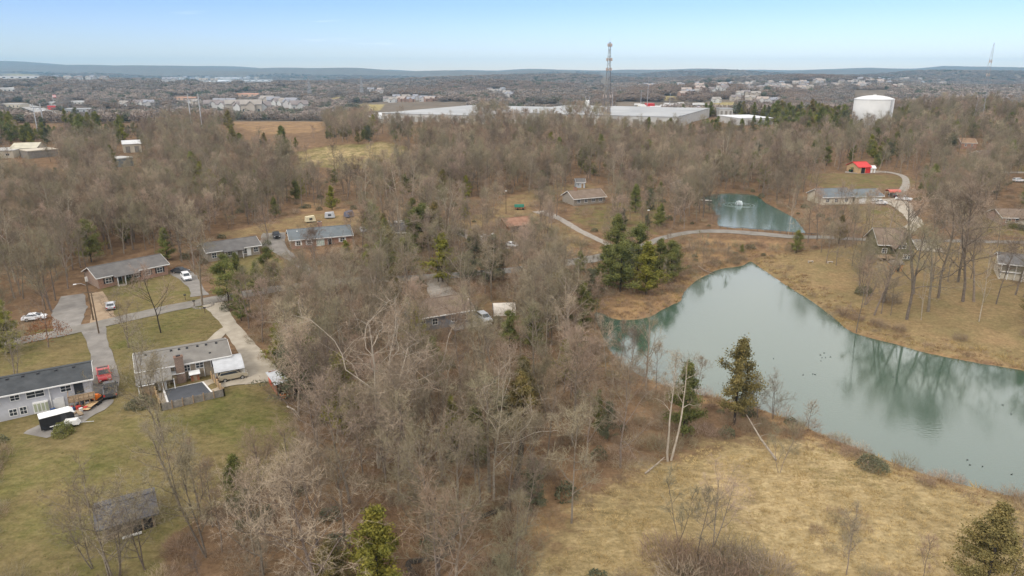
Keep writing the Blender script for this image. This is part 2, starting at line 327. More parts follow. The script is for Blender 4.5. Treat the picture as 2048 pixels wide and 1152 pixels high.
def ground_material():
    m = bpy.data.materials.new('ground'); m.use_nodes = True; t = m.node_tree; t.nodes.clear()
    out = N(t, 'ShaderNodeOutputMaterial'); b = N(t, 'ShaderNodeBsdfPrincipled'); t.links.new(b.outputs[0], out.inputs[0]); b.inputs['Roughness'].default_value = 1; b.inputs['Specular IOR Level'].default_value = .05
    co = N(t, 'ShaderNodeTexCoord')
    def noise(scale, detail=5, rough=.6, off=0, stretch=None):
        mpn = N(t, 'ShaderNodeMapping'); mpn.inputs['Location'].default_value = (off, off * .7, 0)
        if stretch: mpn.inputs['Scale'].default_value = stretch
        t.links.new(co.outputs['Object'], mpn.inputs[0])
        n = N(t, 'ShaderNodeTexNoise'); n.inputs['Scale'].default_value = scale; n.inputs['Detail'].default_value = detail; n.inputs['Roughness'].default_value = rough; t.links.new(mpn.outputs[0], n.inputs['Vector']); return n.outputs['Fac']
    def ramp(f, stops):
        r = N(t, 'ShaderNodeValToRGB'); t.links.new(f, r.inputs[0]); e = r.color_ramp.elements
        while len(e) < len(stops): e.new(.5)
        for k, (p, c) in enumerate(stops): e[k].position = p; e[k].color = (*c, 1)
        return r.outputs[0]
    def mix(f, a, bb, blend='MIX'):
        n = N(t, 'ShaderNodeMix', data_type='RGBA', blend_type=blend)
        (t.links.new(f, n.inputs['Factor']) if not isinstance(f, float) else setattr(n.inputs['Factor'], 'default_value', f))
        t.links.new(a, n.inputs['A']); t.links.new(bb, n.inputs['B']); return n.outputs['Result']
    big, mid, fine, tuft = noise(.035, 4), noise(.16, 5, .65, 31), noise(1.1, 6, .7, 7), noise(.55, 6, .75, 3, (1, 1.8, 1))
    ragged = noise(.22, 7, .78, 17)
    litter = ramp(noise(.3, 8, .78, 23), [(.28, (.09, .058, .036)), (.5, (.175, .112, .066)), (.72, (.28, .185, .108))])
    lawn = mix(ramp(noise(.075, 7, .72, 91), [(.34, (0, 0, 0)), (.58, (1, 1, 1))]), ramp(tuft, [(.3, (.082, .088, .027)), (.7, (.168, .158, .055))]), ramp(tuft, [(.3, (.125, .098, .044)), (.7, (.24, .188, .092))]))
    straw = mix(ramp(big, [(.38, (0, 0, 0)), (.62, (1, 1, 1))]), ramp(tuft, [(.28, (.14, .108, .05)), (.5, (.27, .205, .102)), (.72, (.41, .315, .165))]), ramp(tuft, [(.28, (.21, .16, .082)), (.5, (.385, .295, .158)), (.72, (.54, .42, .235))]))
    straw = mix(ramp(noise(.13, 6, .7, 71), [(.52, (0, 0, 0)), (.70, (.6, .6, .6))]), straw, ramp(tuft, [(.3, (.12, .088, .045)), (.7, (.25, .18, .09))]))
    orange = mix(ramp(mid, [(.35, (0, 0, 0)), (.65, (1, 1, 1))]), ramp(fine, [(.3, (.19, .128, .066)), (.7, (.33, .235, .125))]), ramp(fine, [(.3, (.16, .125, .06)), (.7, (.27, .21, .105))]))
    rust = mix(ramp(mid, [(.35, (0, 0, 0)), (.65, (1, 1, 1))]), ramp(tuft, [(.3, (.15, .095, .06)), (.7, (.24, .15, .088))]), ramp(tuft, [(.3, (.26, .165, .085)), (.7, (.36, .24, .12))]))
    field = ramp(mid, [(.3, (.25, .20, .085)), (.7, (.38, .31, .15))])
    wood = ramp(noise(.012, 8, .8, 11), [(.3, (.12, .10, .078)), (.55, (.175, .142, .108)), (.75, (.24, .195, .145))])
    def edge(sock):                                   # ragged zone borders
        ad = N(t, 'ShaderNodeMath', operation='ADD'); t.links.new(sock, ad.inputs[0]); s1 = N(t, 'ShaderNodeMath', operation='MULTIPLY_ADD'); t.links.new(ragged, s1.inputs[0]); s1.inputs[1].default_value = 1.5; s1.inputs[2].default_value = -.75
        t.links.new(s1.outputs[0], ad.inputs[1]); r = N(t, 'ShaderNodeMapRange', interpolation_type='SMOOTHSTEP'); t.links.new(ad.outputs[0], r.inputs['Value']); r.inputs['From Min'].default_value = .3; r.inputs['From Max'].default_value = .7; return r.outputs[0]
    A = N(t, 'ShaderNodeAttribute', attribute_name='zone_a'); B_ = N(t, 'ShaderNodeAttribute', attribute_name='zone_b')
    sa = N(t, 'ShaderNodeSeparateXYZ'); sb = N(t, 'ShaderNodeSeparateXYZ'); t.links.new(A.outputs['Vector'], sa.inputs[0]); t.links.new(B_.outputs['Vector'], sb.inputs[0])
    c = mix(sb.outputs['Z'], litter, wood)
    c = mix(edge(sb.outputs['X']), c, rust); c = mix(edge(sa.outputs['Z']), c, orange); c = mix(edge(sa.outputs['X']), c, lawn); c = mix(edge(sa.outputs['Y']), c, straw); c = mix(edge(sb.outputs['Y']), c, field)
    c = mix(.6, c, ramp(noise(2.2, 6, .8, 5), [(.3, (.5, .5, .5)), (.7, (1.4, 1.4, 1.4))]), 'MULTIPLY')
    c = mix(.45, c, ramp(noise(.09, 5, .7, 45), [(.3, (.62, .66, .6)), (.7, (1.3, 1.25, 1.25))]), 'MULTIPLY')
    t.links.new(c, b.inputs['Base Color'])
    bp = N(t, 'ShaderNodeBump'); bp.inputs['Strength'].default_value = .6; bp.inputs['Distance'].default_value = .25; t.links.new(tuft, bp.inputs['Height']); t.links.new(bp.outputs[0], b.inputs['Normal'])
    return m
gm.materials.append(ground_material()); tag(link('ground', gm), 'rolling ground of lawns, dry grass and leaf litter', kind='structure')

def water_material(name, body, rough, bump, sc):
    m = bpy.data.materials.new(name); m.use_nodes = True; t = m.node_tree; b = t.nodes['Principled BSDF']
    b.inputs['Base Color'].default_value = (*body, 1); b.inputs['Roughness'].default_value = rough; b.inputs['IOR'].default_value = 2.0; b.inputs['Specular IOR Level'].default_value = .5
    co = N(t, 'ShaderNodeTexCoord'); mpn = N(t, 'ShaderNodeMapping'); mpn.inputs['Scale'].default_value = (1, 1.6, 1); t.links.new(co.outputs['Object'], mpn.inputs[0])
    n = N(t, 'ShaderNodeTexNoise'); n.inputs['Scale'].default_value = sc; n.inputs['Detail'].default_value = 3; t.links.new(mpn.outputs[0], n.inputs['Vector'])
    n2 = N(t, 'ShaderNodeTexNoise'); n2.inputs['Scale'].default_value = .03; n2.inputs['Detail'].default_value = 2; t.links.new(co.outputs['Object'], n2.inputs['Vector'])
    r = N(t, 'ShaderNodeMapRange'); t.links.new(n2.outputs['Fac'], r.inputs['Value']); r.inputs['From Min'].default_value = .35; r.inputs['From Max'].default_value = .65; r.inputs['To Min'].default_value = bump * .25; r.inputs['To Max'].default_value = bump * 1.8
    bp = N(t, 'ShaderNodeBump'); bp.inputs['Distance'].default_value = .05; t.links.new(r.outputs[0], bp.inputs['Strength']); t.links.new(n.outputs['Fac'], bp.inputs['Height']); t.links.new(bp.outputs[0], b.inputs['Normal'])
    return m
def sheet(name, poly, z, m, label, grow=1.2):
    cx = sum(p[0] for p in poly) / len(poly); cy = sum(p[1] for p in poly) / len(poly); pts = []
    n = len(poly)
    for i in range(n):
        d = Vector((poly[(i + 1) % n][0] - poly[i - 1][0], poly[(i + 1) % n][1] - poly[i - 1][1])).normalized()
        s = Vector((d.y, -d.x)); q = Vector(poly[i][:2]) + s * grow
        pts.append((q.x, q.y, z))
    mb = MB(); mb.add(pts, [tuple(range(n))]); return tag(mb.build(name, m), label, kind='structure')
_area = sum(LAKE[i][0] * LAKE[(i + 1) % len(LAKE)][1] - LAKE[(i + 1) % len(LAKE)][0] * LAKE[i][1] for i in range(len(LAKE)))
if _area < 0: LAKE = LAKE[::-1]
_area = sum(POND[i][0] * POND[(i + 1) % len(POND)][1] - POND[(i + 1) % len(POND)][0] * POND[i][1] for i in range(len(POND)))
if _area < 0: POND = POND[::-1]
sheet('lake_water', LAKE, 0.0, water_material('lake_water', (.052, .090, .062), .07, .24, 1.6), 'wide calm grey green pond in the right foreground')
sheet('pond_water', POND, POND_Z, water_material('pond_water', (.06, .112, .092), .06, .2, 2.2), 'small teal pond with a fountain behind the causeway road')

def ribbon(name, pts, width, m, label, lift=.07, cols=4, n=4):
    """a strip of road laid over the ground; pts are world (x, y), width a number or one per point"""
    ws_ = width if isinstance(width, (list, tuple)) else [width] * len(pts)
    line = smooth_line([(p[0], p[1], w) for p, w in zip(pts, ws_)], n)
    fine = []
    for i in range(len(line) - 1):
        a, b = np.array(line[i]), np.array(line[i + 1]); k = max(1, int(np.hypot(*(b - a)[:2]) / 1.5))
        fine += [a + (b - a) * j / k for j in range(k)]  # rows about every 1.5 m
    fine.append(np.array(line[-1])); L = []
    for i, p in enumerate(fine):
        d = fine[min(i + 1, len(fine) - 1)][:2] - fine[max(i - 1, 0)][:2]; d = d / (np.linalg.norm(d) + 1e-9); s = np.array([d[1], -d[0]])
        for c in range(cols + 1):
            q = p[:2] + s * p[2] * (c / cols - .5) * (1 + (random.uniform(-.09, .09) if c in (0, cols) else 0)); L.append((q[0], q[1]))
    L = np.array(L); z = terrain(L[:, 0], L[:, 1]) + lift; c1 = cols + 1
    fs = [(i * c1 + c, i * c1 + c + 1, (i + 1) * c1 + c + 1, (i + 1) * c1 + c) for i in range(len(fine) - 1) for c in range(cols)]
    mb = MB(); mb.add(np.column_stack([L, z]), fs); o = mb.build(name, m, smooth=True)
    return tag(o, label, kind='structure')
def pxline(px): return [tuple(W(u, v)[:2]) for u, v in px]

M_road = mat('road_chipseal', (.165, .15, .128), .95, .10, .35, col2=(.25, .23, .20), detail=9)
M_asph = mat('old_asphalt', (.17, .155, .138), .95, .14, .35, col2=(.27, .25, .225), detail=8)
M_conc = mat('driveway_concrete', (.31, .27, .21), .9, .1, .45, col2=(.43, .38, .305), detail=8)
M_grav = mat('gravel', (.24, .215, .185), .95, .2, 1.2, col2=(.34, .305, .26))
M_dirt = mat('dirt', (.27, .195, .125), 1, .15, .5, col2=(.36, .27, .18))
ROAD_PX = [(-160, 722), (0, 690), (150, 660), (300, 626), (380, 609), (450, 596), (560, 577), (700, 562), (830, 556), (920, 550), (1040, 539), (1120, 528), (1200, 515), (1280, 494), (1330, 475), (1400, 463), (1500, 466), (1600, 474), (1700, 478), (1850, 482), (2100, 486), (2300, 488)]
ROAD = pxline(ROAD_PX)
ribbon('road', ROAD, [5.0] * 13 + [2.9] * 9, M_road, 'pale narrow lane running past the houses and over the causeway', .09)
ribbon('asphalt_driveway', pxline([(186, 656), (196, 690), (205, 720), (208, 760), (203, 800)]), [4.5, 3.4, 3.6, 4.6, 5], M_asph, 'cracked grey driveway leading down to the red pickup', .06)
ribbon('asphalt_parking', pxline([(146, 590), (140, 620), (135, 657)]), [4.5, 6.5, 5], M_asph, 'grey asphalt parking pad beside the street light pole', .06)
ribbon('dirt_driveway', pxline([(192, 585), (202, 610), (208, 652)]), [3, 3.5, 5], M_dirt, 'bare brown dirt driveway beside the red brick house', .05)
ribbon('concrete_driveway', pxline([(420, 600), (452, 640), (478, 675), (505, 712), (522, 745), (525, 765)]), [5, 3.1, 3.5, 4.2, 5.5, 5.5], M_conc, 'long pale concrete driveway from the lane to the metal carport', .06)
ribbon('concrete_walk', pxline([(462, 655), (440, 668), (418, 690)]), [3.0, 2.4, 2.2], M_conc, 'short pale concrete branch leading to the front of the pool house', .10)
ribbon('carport_pad', pxline([(432, 762), (480, 752), (525, 744)]), [7, 7.5, 7], M_conc, 'concrete pad under the arched carport', .10)
ribbon('gravel_yard', pxline([(70, 872), (130, 842), (180, 818), (205, 800)]), [5, 6, 5, 4], M_asph, 'worn grey yard behind the grey house', .05)
ribbon('house_driveway', pxline([(400, 592), (392, 575), (375, 555), (358, 543)]), [4, 3, 4.5, 5], M_asph, 'grey driveway beside the red brick ranch house', .06)
ribbon('brick_house_driveway', pxline([(640, 563), (600, 528), (568, 506), (545, 488), (548, 466)]), [4, 3.2, 4, 7, 7], M_asph, 'grey driveway left of the brick house with blue roof', .06)
ribbon('wooded_driveway', pxline([(868, 556), (880, 582), (905, 605), (938, 632), (962, 645)]), [4, 6, 8, 6, 5], M_grav, 'grey gravel driveway descending to the house in the wood', .06)
ribbon('garden_path', pxline([(1080, 422), (1118, 437), (1160, 462), (1212, 487), (1240, 502)]), [7, 3, 2.6, 2.6, 3], M_grav, 'straight pale path crossing the lawn in the middle', .06)
ribbon('hill_driveway', pxline([(1800, 474), (1822, 455), (1832, 446), (1815, 425), (1795, 405), (1770, 398)]), [4, 4, 4.5, 4.5, 9, 12], M_conc, 'pale bent driveway climbing to the cream house', .07)
ribbon('barn_lane', pxline([(1690, 344), (1720, 345), (1770, 344), (1805, 352), (1812, 368), (1800, 390)]), [4, 6, 4, 3, 3, 4], M_grav, 'gravel lane past the red barn', .06)
ribbon('cabin_driveway', pxline([(1838, 485), (1852, 492), (1862, 503)]), [5, 7, 7], M_conc, 'pale parking pad beside the olive house', .08)
ribbon('side_lane', pxline([(1905, 350), (1960, 347), (2060, 345), (2300, 343)]), 4, M_grav, 'pale lane at the upper right edge', .06)
ribbon('dam_parking', pxline([(890, 452), (940, 470), (985, 487), (1040, 495)]), [4, 6, 8, 4], M_grav, 'grey yard with scattered things behind the road', .06)
M_hwy = mat('highway', (.30, .29, .275), .95, .06, .05)
ribbon('highway', pxline([(118, 241), (95, 229), (75, 220), (50, 213), (20, 210), (-60, 208)]), [16, 22, 24, 26, 26, 26], M_hwy, 'wide pale highway running off at the far left', 1.2, 2, 2)
ribbon('frontage_road', pxline([(133, 240), (110, 229), (92, 222), (80, 218)]), [10, 10, 10, 10], M_hwy, 'narrow pale road beside the highway', 1.2, 2, 2)
# creek water
cz = [tuple(p) for p in CREEK]
ribbon('creek_water', cz, .75, mat('creek_mud', (.05, .042, .033), .5, .4, 1.2, spec=.2), 'dark narrow creek winding through the wood', .12, 2, 1)

# ------------------------------------------------------------------ trees
M_bark = mat('bark', (.135, .108, .084), .95, .2, 3, col2=(.24, .195, .155), objrand=.28)
M_twig = mat('twigs', (.235, .183, .127), .95, .15, .35, col2=(.335, .268, .19), objrand=.45)
M_twigr = mat('twigs_reddish', (.225, .158, .106), .95, .15, .35, col2=(.31, .228, .155), objrand=.2)
M_twigg = mat('twigs_greenish', (.19, .165, .10), .95, .15, .35, col2=(.28, .24, .152), objrand=.2)
M_barkp = mat('pale_grey_bark', (.19, .152, .115), .95, .25, 3, col2=(.31, .255, .195), objrand=.25)
M_syc = mat('pale_bark', (.33, .28, .215), .85, .2, 1.5, col2=(.50, .44, .355), objrand=.1)
M_dark = mat('dark_bark', (.045, .036, .03), .95, .2, 3)
M_leaf = mat('rust_leaves', (.21, .095, .04), .9, .3, 1.2, objrand=.1)
M_need = mat('cedar_foliage', (.085, .10, .028), .85, .3, .9, col2=(.225, .222, .062), objrand=.22)
M_neey = mat('yellow_cedar_foliage', (.115, .125, .022), .85, .3, .9, col2=(.29, .26, .04), objrand=.15)
M_neeo = mat('bronze_cedar_foliage', (.11, .098, .034), .85, .3, .9, col2=(.25, .19, .065), objrand=.15)
M_need2 = mat('grey_cedar_foliage', (.075, .083, .045), .85, .3, .9, col2=(.17, .165, .095), objrand=.15)

def unit(v): return v / (np.linalg.norm(v) + 1e-9)
def grow(seed, h=15, base=.3, spread=.5, limbs=11, sub=6, tw=7, tl=5, lean=0.0, forks=1, up=.35, tr=.011, twl=.75, rag=.25, wig=1.0):
    """bare tree: returns (wood MB, twigs MB)"""
    g = random.Random(seed); nr = np.random.RandomState(seed)
    wood, twig = MB(), MB(); tv, tf = [], []
    def rnd(): return nr.normal(size=3)
    def branch(p, d, L, r, n, wob, upw, sides, tgt):
        pts = [p]; rr = [r]
        for i in range(n):
            d = unit(d + rnd() * wob + np.array([0, 0, upw])); p = p + d * L / n; pts.append(p); rr.append(r * (1 - .78 * (i + 1) / n))
        tgt.tube(pts, rr, sides, cap=False); return pts, rr
    def tri(p, d, L, w):
        s = unit(np.cross(d, rnd())) * w; k = len(tv); tv.extend([p - s, p + s, p + d * L]); tf.append((k, k + 1, k + 2))
    R0 = h * tr
    for f in range(forks):
        d0 = unit(np.array([lean + (0 if forks == 1 else nr.normal() * .17), (0 if forks == 1 else nr.normal() * .17), 1.0]))
        hh = h * (1 if f == 0 else g.uniform(.72, .98)); rr0 = R0 * (1 if forks == 1 else .75)
        st = np.array([nr.normal() * .12 * (forks > 1), nr.normal() * .12 * (forks > 1), -.4])
        T, TR = branch(st, d0, hh * .96, rr0, 9, .05, .06, 7, wood)
        T = [np.array(t) for t in T]
        def along(pts, rr, t):
            x = t * (len(pts) - 1); i = min(int(x), len(pts) - 2); a = x - i
            return pts[i] * (1 - a) + pts[i + 1] * a, rr[i] * (1 - a) + rr[i + 1] * a, unit(pts[i + 1] - pts[i])
        nl = max(4, int(limbs / (1 if forks == 1 else 1.5)))
        for k in range(nl):
            t = base + (1 - base) * ((k + g.random() * .8) / nl) ** .85
            p, r, d = along(T, TR, min(t, .98)); a = g.uniform(0, 6.283) if k % 2 else k * 2.4
            rel = (t - base) / (1 - base)
            out = np.array([math.cos(a), math.sin(a), 0])
            dd = unit(out * (1.15 - .55 * rel) + np.array([0, 0, up + .55 * rel]) + d * .2)
            L = hh * spread * (.62 + .5 * math.sin(math.pi * min(1, .18 + rel * .8))) * (1 - .42 * rel) * g.uniform(1 - rag, 1 + rag)
            B, BR = branch(p, dd, L, max(.025, r * .6), 6 if wig == 1 else 8, .17 * wig, .07, 5, wood)
            for j in range(sub):
                t2 = .2 + .8 * (j + g.random()) / sub; q, r2, e = along(B, BR, min(t2, .99))
                d3 = unit(e * .8 + rnd() * .62 + np.array([0, 0, .22])); L2 = L * .52 * (1.15 - .6 * t2) * g.uniform(.7, 1.3)
                S, SR = branch(q, d3, L2, max(.014, r2 * .55), 3, .2 * wig, .06, 3, wood)
                for i in range(tw):
                    t3 = (i + g.random()) / tw; c, r3, e3 = along(S, SR, min(t3, .99))
                    d4 = unit(e3 * .8 + rnd() * .6 + np.array([0, 0, .15])); L3 = twl * g.uniform(.7, 1.6); tri(c, d4, L3, .016)
                    for q_ in range(tl):
                        t4 = .25 + .75 * g.random(); tri(c + d4 * L3 * t4, unit(d4 + rnd() * .7 + np.array([0, 0, .1])), twl * g.uniform(.35, .95), .0105)
    twig.add(tv, tf)
    return wood, twig
def cedar(seed, h=10, w=2.6, base=.12, n=2600, size=.34, power=.8, lobes=5, lean=.0):
    g = random.Random(seed); nr = np.random.RandomState(seed); wood, leaf = MB(), MB()
    wood.tube([(0, 0, -.4), (0, 0, h * .5), (lean * h * .3, 0, h * .93)], [h * .016, h * .011, .03], 6, cap=False)
    ph = [g.uniform(0, 6.28) for _ in range(6)]
    vs, fs = [], []
    nb = int(58 * h / 10)
    per = n // nb
    for b in range(nb):
        t = base + (1 - base) * ((b + g.random()) / nb); a = g.uniform(0, 6.283)
        prof = (1 - t) ** power * (.55 + .45 * min(1, (t - base) / .16 + .35))
        r = w * prof * (1 + .28 * math.sin(a * 2 + ph[0] + t * 7) + .18 * math.sin(a * 3 + ph[1] - t * 11)) * g.uniform(.62, 1.22) + .12
        tip = np.array([math.cos(a) * r, math.sin(a) * r, t * h + r * .28]); st = np.array([lean * h * .3 * t, 0, t * h - r * .12])
        if b % 2 == 0: wood.tube([st, tip * .8 + st * .2], [.035, .012], 3, cap=False)
        for _ in range(per):
            s = g.random() ** .55; p = st + (tip - st) * s + nr.normal(size=3) * (.10 + .17 * s) * w * .32
            nrm = unit(nr.normal(size=3) + np.array([math.cos(a), math.sin(a), .7]) * .8); x = unit(np.cross(nrm, nr.normal(size=3))); y = np.cross(nrm, x); z_ = size * g.uniform(.55, 1.3)
            k = len(vs); vs.extend([p - x * z_ * .5, p + x * z_ * .5 - y * z_ * .2, p + y * z_ + nrm * z_ * .25]); fs.append((k, k + 1, k + 2))
    leaf.add(vs, fs); return wood, leaf
def bush(seed, rx=1.5, h=1.9, n=2400, size=.13, stems=14):
    g = random.Random(seed); nr = np.random.RandomState(seed); wood, leaf = MB(), MB()
    for k in range(stems):
        a = g.uniform(0, 6.28); r = rx * g.uniform(.3, .95); z = h * g.uniform(.55, .95)
        wood.tube([(0, 0, -.2), (math.cos(a) * r * .45, math.sin(a) * r * .45, z * .55), (math.cos(a) * r, math.sin(a) * r, z)], [.035, .022, .008], 3, cap=False)
    vs, fs = [], []
    for _ in range(n):
        d = unit(nr.normal(size=3)); d[2] = abs(d[2]); lump = 1 + .1 * math.sin(d[0] * 5 + seed) + .09 * math.sin(d[1] * 6 + 2 * seed)
        p = d * np.array([rx, rx, h]) * lump * (.45 + .55 * g.random() ** .4); x = unit(nr.normal(size=3)); y = unit(np.cross(x, nr.normal(size=3))); s = size * g.uniform(.6, 1.3)
        k = len(vs); vs.extend([p - x * s * .5, p + x * s * .5, p + y * s]); fs.append((k, k + 1, k + 2))
    leaf.add(vs, fs); return wood, leaf
def thicket(seed, rx=1.6, h=1.8, n=420):
    g = random.Random(seed); nr = np.random.RandomState(seed); mb = MB(); vs, fs = [], []
    for _ in range(n):
        a = g.uniform(0, 6.28); r = rx * math.sqrt(g.random()); p = np.array([math.cos(a) * r, math.sin(a) * r, h * .75 * g.random() ** 1.5]); d = unit(np.array([math.cos(a) * .5, math.sin(a) * .5, .9]) + nr.normal(size=3) * .45); L = h * g.uniform(.25, .65); s = unit(np.cross(d, nr.normal(size=3))) * .016
        k = len(vs); vs.extend([p - s, p + s, p + d * L]); fs.append((k, k + 1, k + 2))
    mb.add(vs, fs); return mb
def tuft(seed, n=26, r=.35, h=.55):
    g = random.Random(seed); nr = np.random.RandomState(seed); mb = MB(); vs, fs = [], []
    for _ in range(n):
        a = g.uniform(0, 6.28); q = r * math.sqrt(g.random()); p = np.array([math.cos(a) * q, math.sin(a) * q, -.05]); d = unit(np.array([math.cos(a) * .8, math.sin(a) * .8, .75]) + nr.normal(size=3) * .3); s = unit(np.cross(d, nr.normal(size=3))) * .028
        k = len(vs); vs.extend([p - s, p + s, p + d * h * g.uniform(.6, 1.2)]); fs.append((k, k + 1, k + 2))
    mb.add(vs, fs); return mb
def clump(seed, rx=5.5, h=9, n=170, size=1.5, stretch=1.0):
    """far-off crown: loose leafy-edged mass of small faces on a short stem"""
    g = random.Random(seed); nr = np.random.RandomState(seed); mb = MB(); vs, fs = [], []
    for _ in range(n):
        d = unit(nr.normal(size=3)); p = d * np.array([rx, rx, h * .42]) * (.5 + .5 * g.random() ** .5) * (1 + .2 * math.sin(d[0] * 5 + seed)); p[2] += h * .55
        x = unit(nr.normal(size=3)); y = unit(np.cross(x, nr.normal(size=3))); s = size * g.uniform(.5, 1.3)
        k = len(vs); vs.extend([p - x * s * .5, p + x * s * .5, p + y * s * stretch]); fs.append((k, k + 1, k + 2))
    mb.add(vs, fs); return mb

PROTO = {}
def lift(mb, dz): mb.v = [(a, b, c + dz * (1 if c > .1 else 1)) for a, b, c in mb.v]; return mb
def proto(key, pair, mw, mc): PROTO[key] = (pair[0].mesh('trunk', mw, True), pair[1].mesh('crown', mc))
for k, s in enumerate((11, 12, 13, 14)): proto('forest%d' % k, grow(s, 16, .38, (.34, .27, .40, .31)[k], (13, 15, 11, 12)[k], 6, 7, (6, 7, 5, 6)[k], tr=(.014, .011, .016, .013)[k]), (M_barkp, M_bark, M_barkp, M_bark)[k], (M_twig, M_twigr, M_twigg, M_twigg)[k])
for k, s in enumerate((21, 22, 23)): proto('round%d' % k, grow(s, 13, .24, .50, 13, 7, 8, 8, forks=1 + (k == 1), up=.45), M_bark, (M_twig, M_twigg, M_twig)[k])
for k, s in enumerate((31, 32)): proto('slim%d' % k, grow(s, 11, .3, .27, 11, 6, 6, 7, tr=.008, twl=.6), M_bark, (M_twigr, M_twig)[k])
for k, s in enumerate((41, 42, 43)): proto('sycamore%d' % k, grow(s, 17, .3, .5, 10, 6, 6, 5, forks=2 if k < 2 else 1, tr=.0095, rag=.4, wig=1.9), M_syc, M_twig)
for k, s in enumerate((51, 52)): proto('open%d' % k, grow(s, 12, .2, .58, 12, 7, 7, 5, forks=2, up=.6, twl=.65, tr=.012), M_bark, M_twig)
for k in range(2): proto('birch%d' % k, grow(45 + k, 16, .5, .2, 9, 5, 5, 5, lean=.14, tr=.011, wig=1.5), M_syc, M_twig)
proto('darktrunk0', grow(55, 13, .3, .5, 12, 7, 8, 6, up=.7), M_dark, M_twig)
for k, s in enumerate((61, 62, 63)): proto('sapling%d' % k, grow(s, 7, .2, .34, 9, 5, 6, 5, forks=1 + (k == 2), up=.8, tr=.008, twl=.5), M_bark, (M_twigr, M_twig, M_twigg)[k])
for k, s in enumerate((71, 72, 73)): proto('cedar%d' % k, cedar(s, 10, (3.3, 3.9, 3.1)[k], (.1, .13, .08)[k], 14000, size=(.165, .165, .185)[k], power=(.75, .6, .8)[k]), M_dark, (M_need, M_need, M_neey)[k])
proto('cedar3', cedar(74, 10, 3.2, .18, 13500, size=.165, power=.72), M_dark, M_neeo)
proto('cedar4', cedar(75, 10, 3.4, .05, 13000, size=.165, power=.45), M_dark, M_need2)
proto('rustleaf0', (grow(81, 11, .2, .46, 11, 6, 6, 3)[0], lift(bush(82, 4.0, 3.6, 1500, .2, 1)[1], 2.2)), M_bark, M_leaf)
proto('bush0', bush(91), M_bark, M_need); proto('bush1', bush(92, 1.7, 1.5, 2200, .13), M_bark, M_need2); proto('bush2', bush(93, 1.5, 1.1, 1600, .12), M_bark, M_neey)
for k in range(2): proto('shrub%d' % k, (thicket(95 + k, .9, 1.5, 30), thicket(97 + k, 1.5, 1.9, 620)), M_bark, (M_twigr, M_twig)[k])

TREECOUNT = {}
def plant(key, u, v, h=None, label='', cat='tree', group=None, rz=None, name='bare_tree', wide=1.0, at=None):
    p = at if at is not None else W(u, v); me = PROTO[key]
    if h is None: s = 1.0
    else: s = h / {'f': 16, 'r': 13, 's': 11, 'o': 12, 'd': 13, 'c': 10, 'b': 1.9}.get(key[0], 12)
    if key.startswith('birch'): s = (h or 16) / 16
    if key.startswith('sycamore'): s = (h or 17) / 17
    if key.startswith('sapling'): s = (h or 7) / 7
    if key.startswith('rustleaf'): s = (h or 11) / 11
    if key.startswith('shrub'): s = (h or 1.9) / 1.9
    t = thing(name, label, cat, (p[0], p[1], p[2] - .05), rz if rz is not None else random.uniform(0, 6.28), group)
    t.scale = (s * wide, s * wide, s)
    for nm, m in (('trunk', me[0]), ('crown', me[1])): link(nm, m, t)
    return t

# ------------------------------------------------------------------ where nothing tall may stand or reach up to
MW_, MH_ = 1024, 640
mu, mv = np.meshgrid(np.arange(MW_) * 2 + 1.0, np.arange(MH_) * 2 + 1.0)
BASE_CLEAR = np.zeros((MH_, MW_), bool); SEE_CLEAR = np.zeros((MH_, MW_), bool)
def mark(mask, poly):
    xs = [p[0] for p in poly]; ys = [p[1] for p in poly]
    a, b = max(0, int(min(xs) // 2)), min(MW_, int(max(xs) // 2) + 2); c, d = max(0, int(min(ys) // 2)), min(MH_, int(max(ys) // 2) + 2)
    if a < b and c < d: mask[c:d, a:b] |= inpoly(mu[c:d, a:b], mv[c:d, a:b], poly)
def rect(u0, v0, u1, v1): return [(u0, v0), (u1, v0), (u1, v1), (u0, v1)]
for p in LAWN[:3] + LAWN[4:6] + LAWN[7:] + STRAW[:1] + ORANGE[:1] + ORANGE[4:5] + STRAW[1:] + [LAKE_PX, POND_PX] + FARFIELD + RUST[2:3]: mark(BASE_CLEAR, p)
mark(BASE_CLEAR, [(1180, 600), (1280, 590), (1360, 590), (1340, 612), (1260, 640), (1190, 632)])
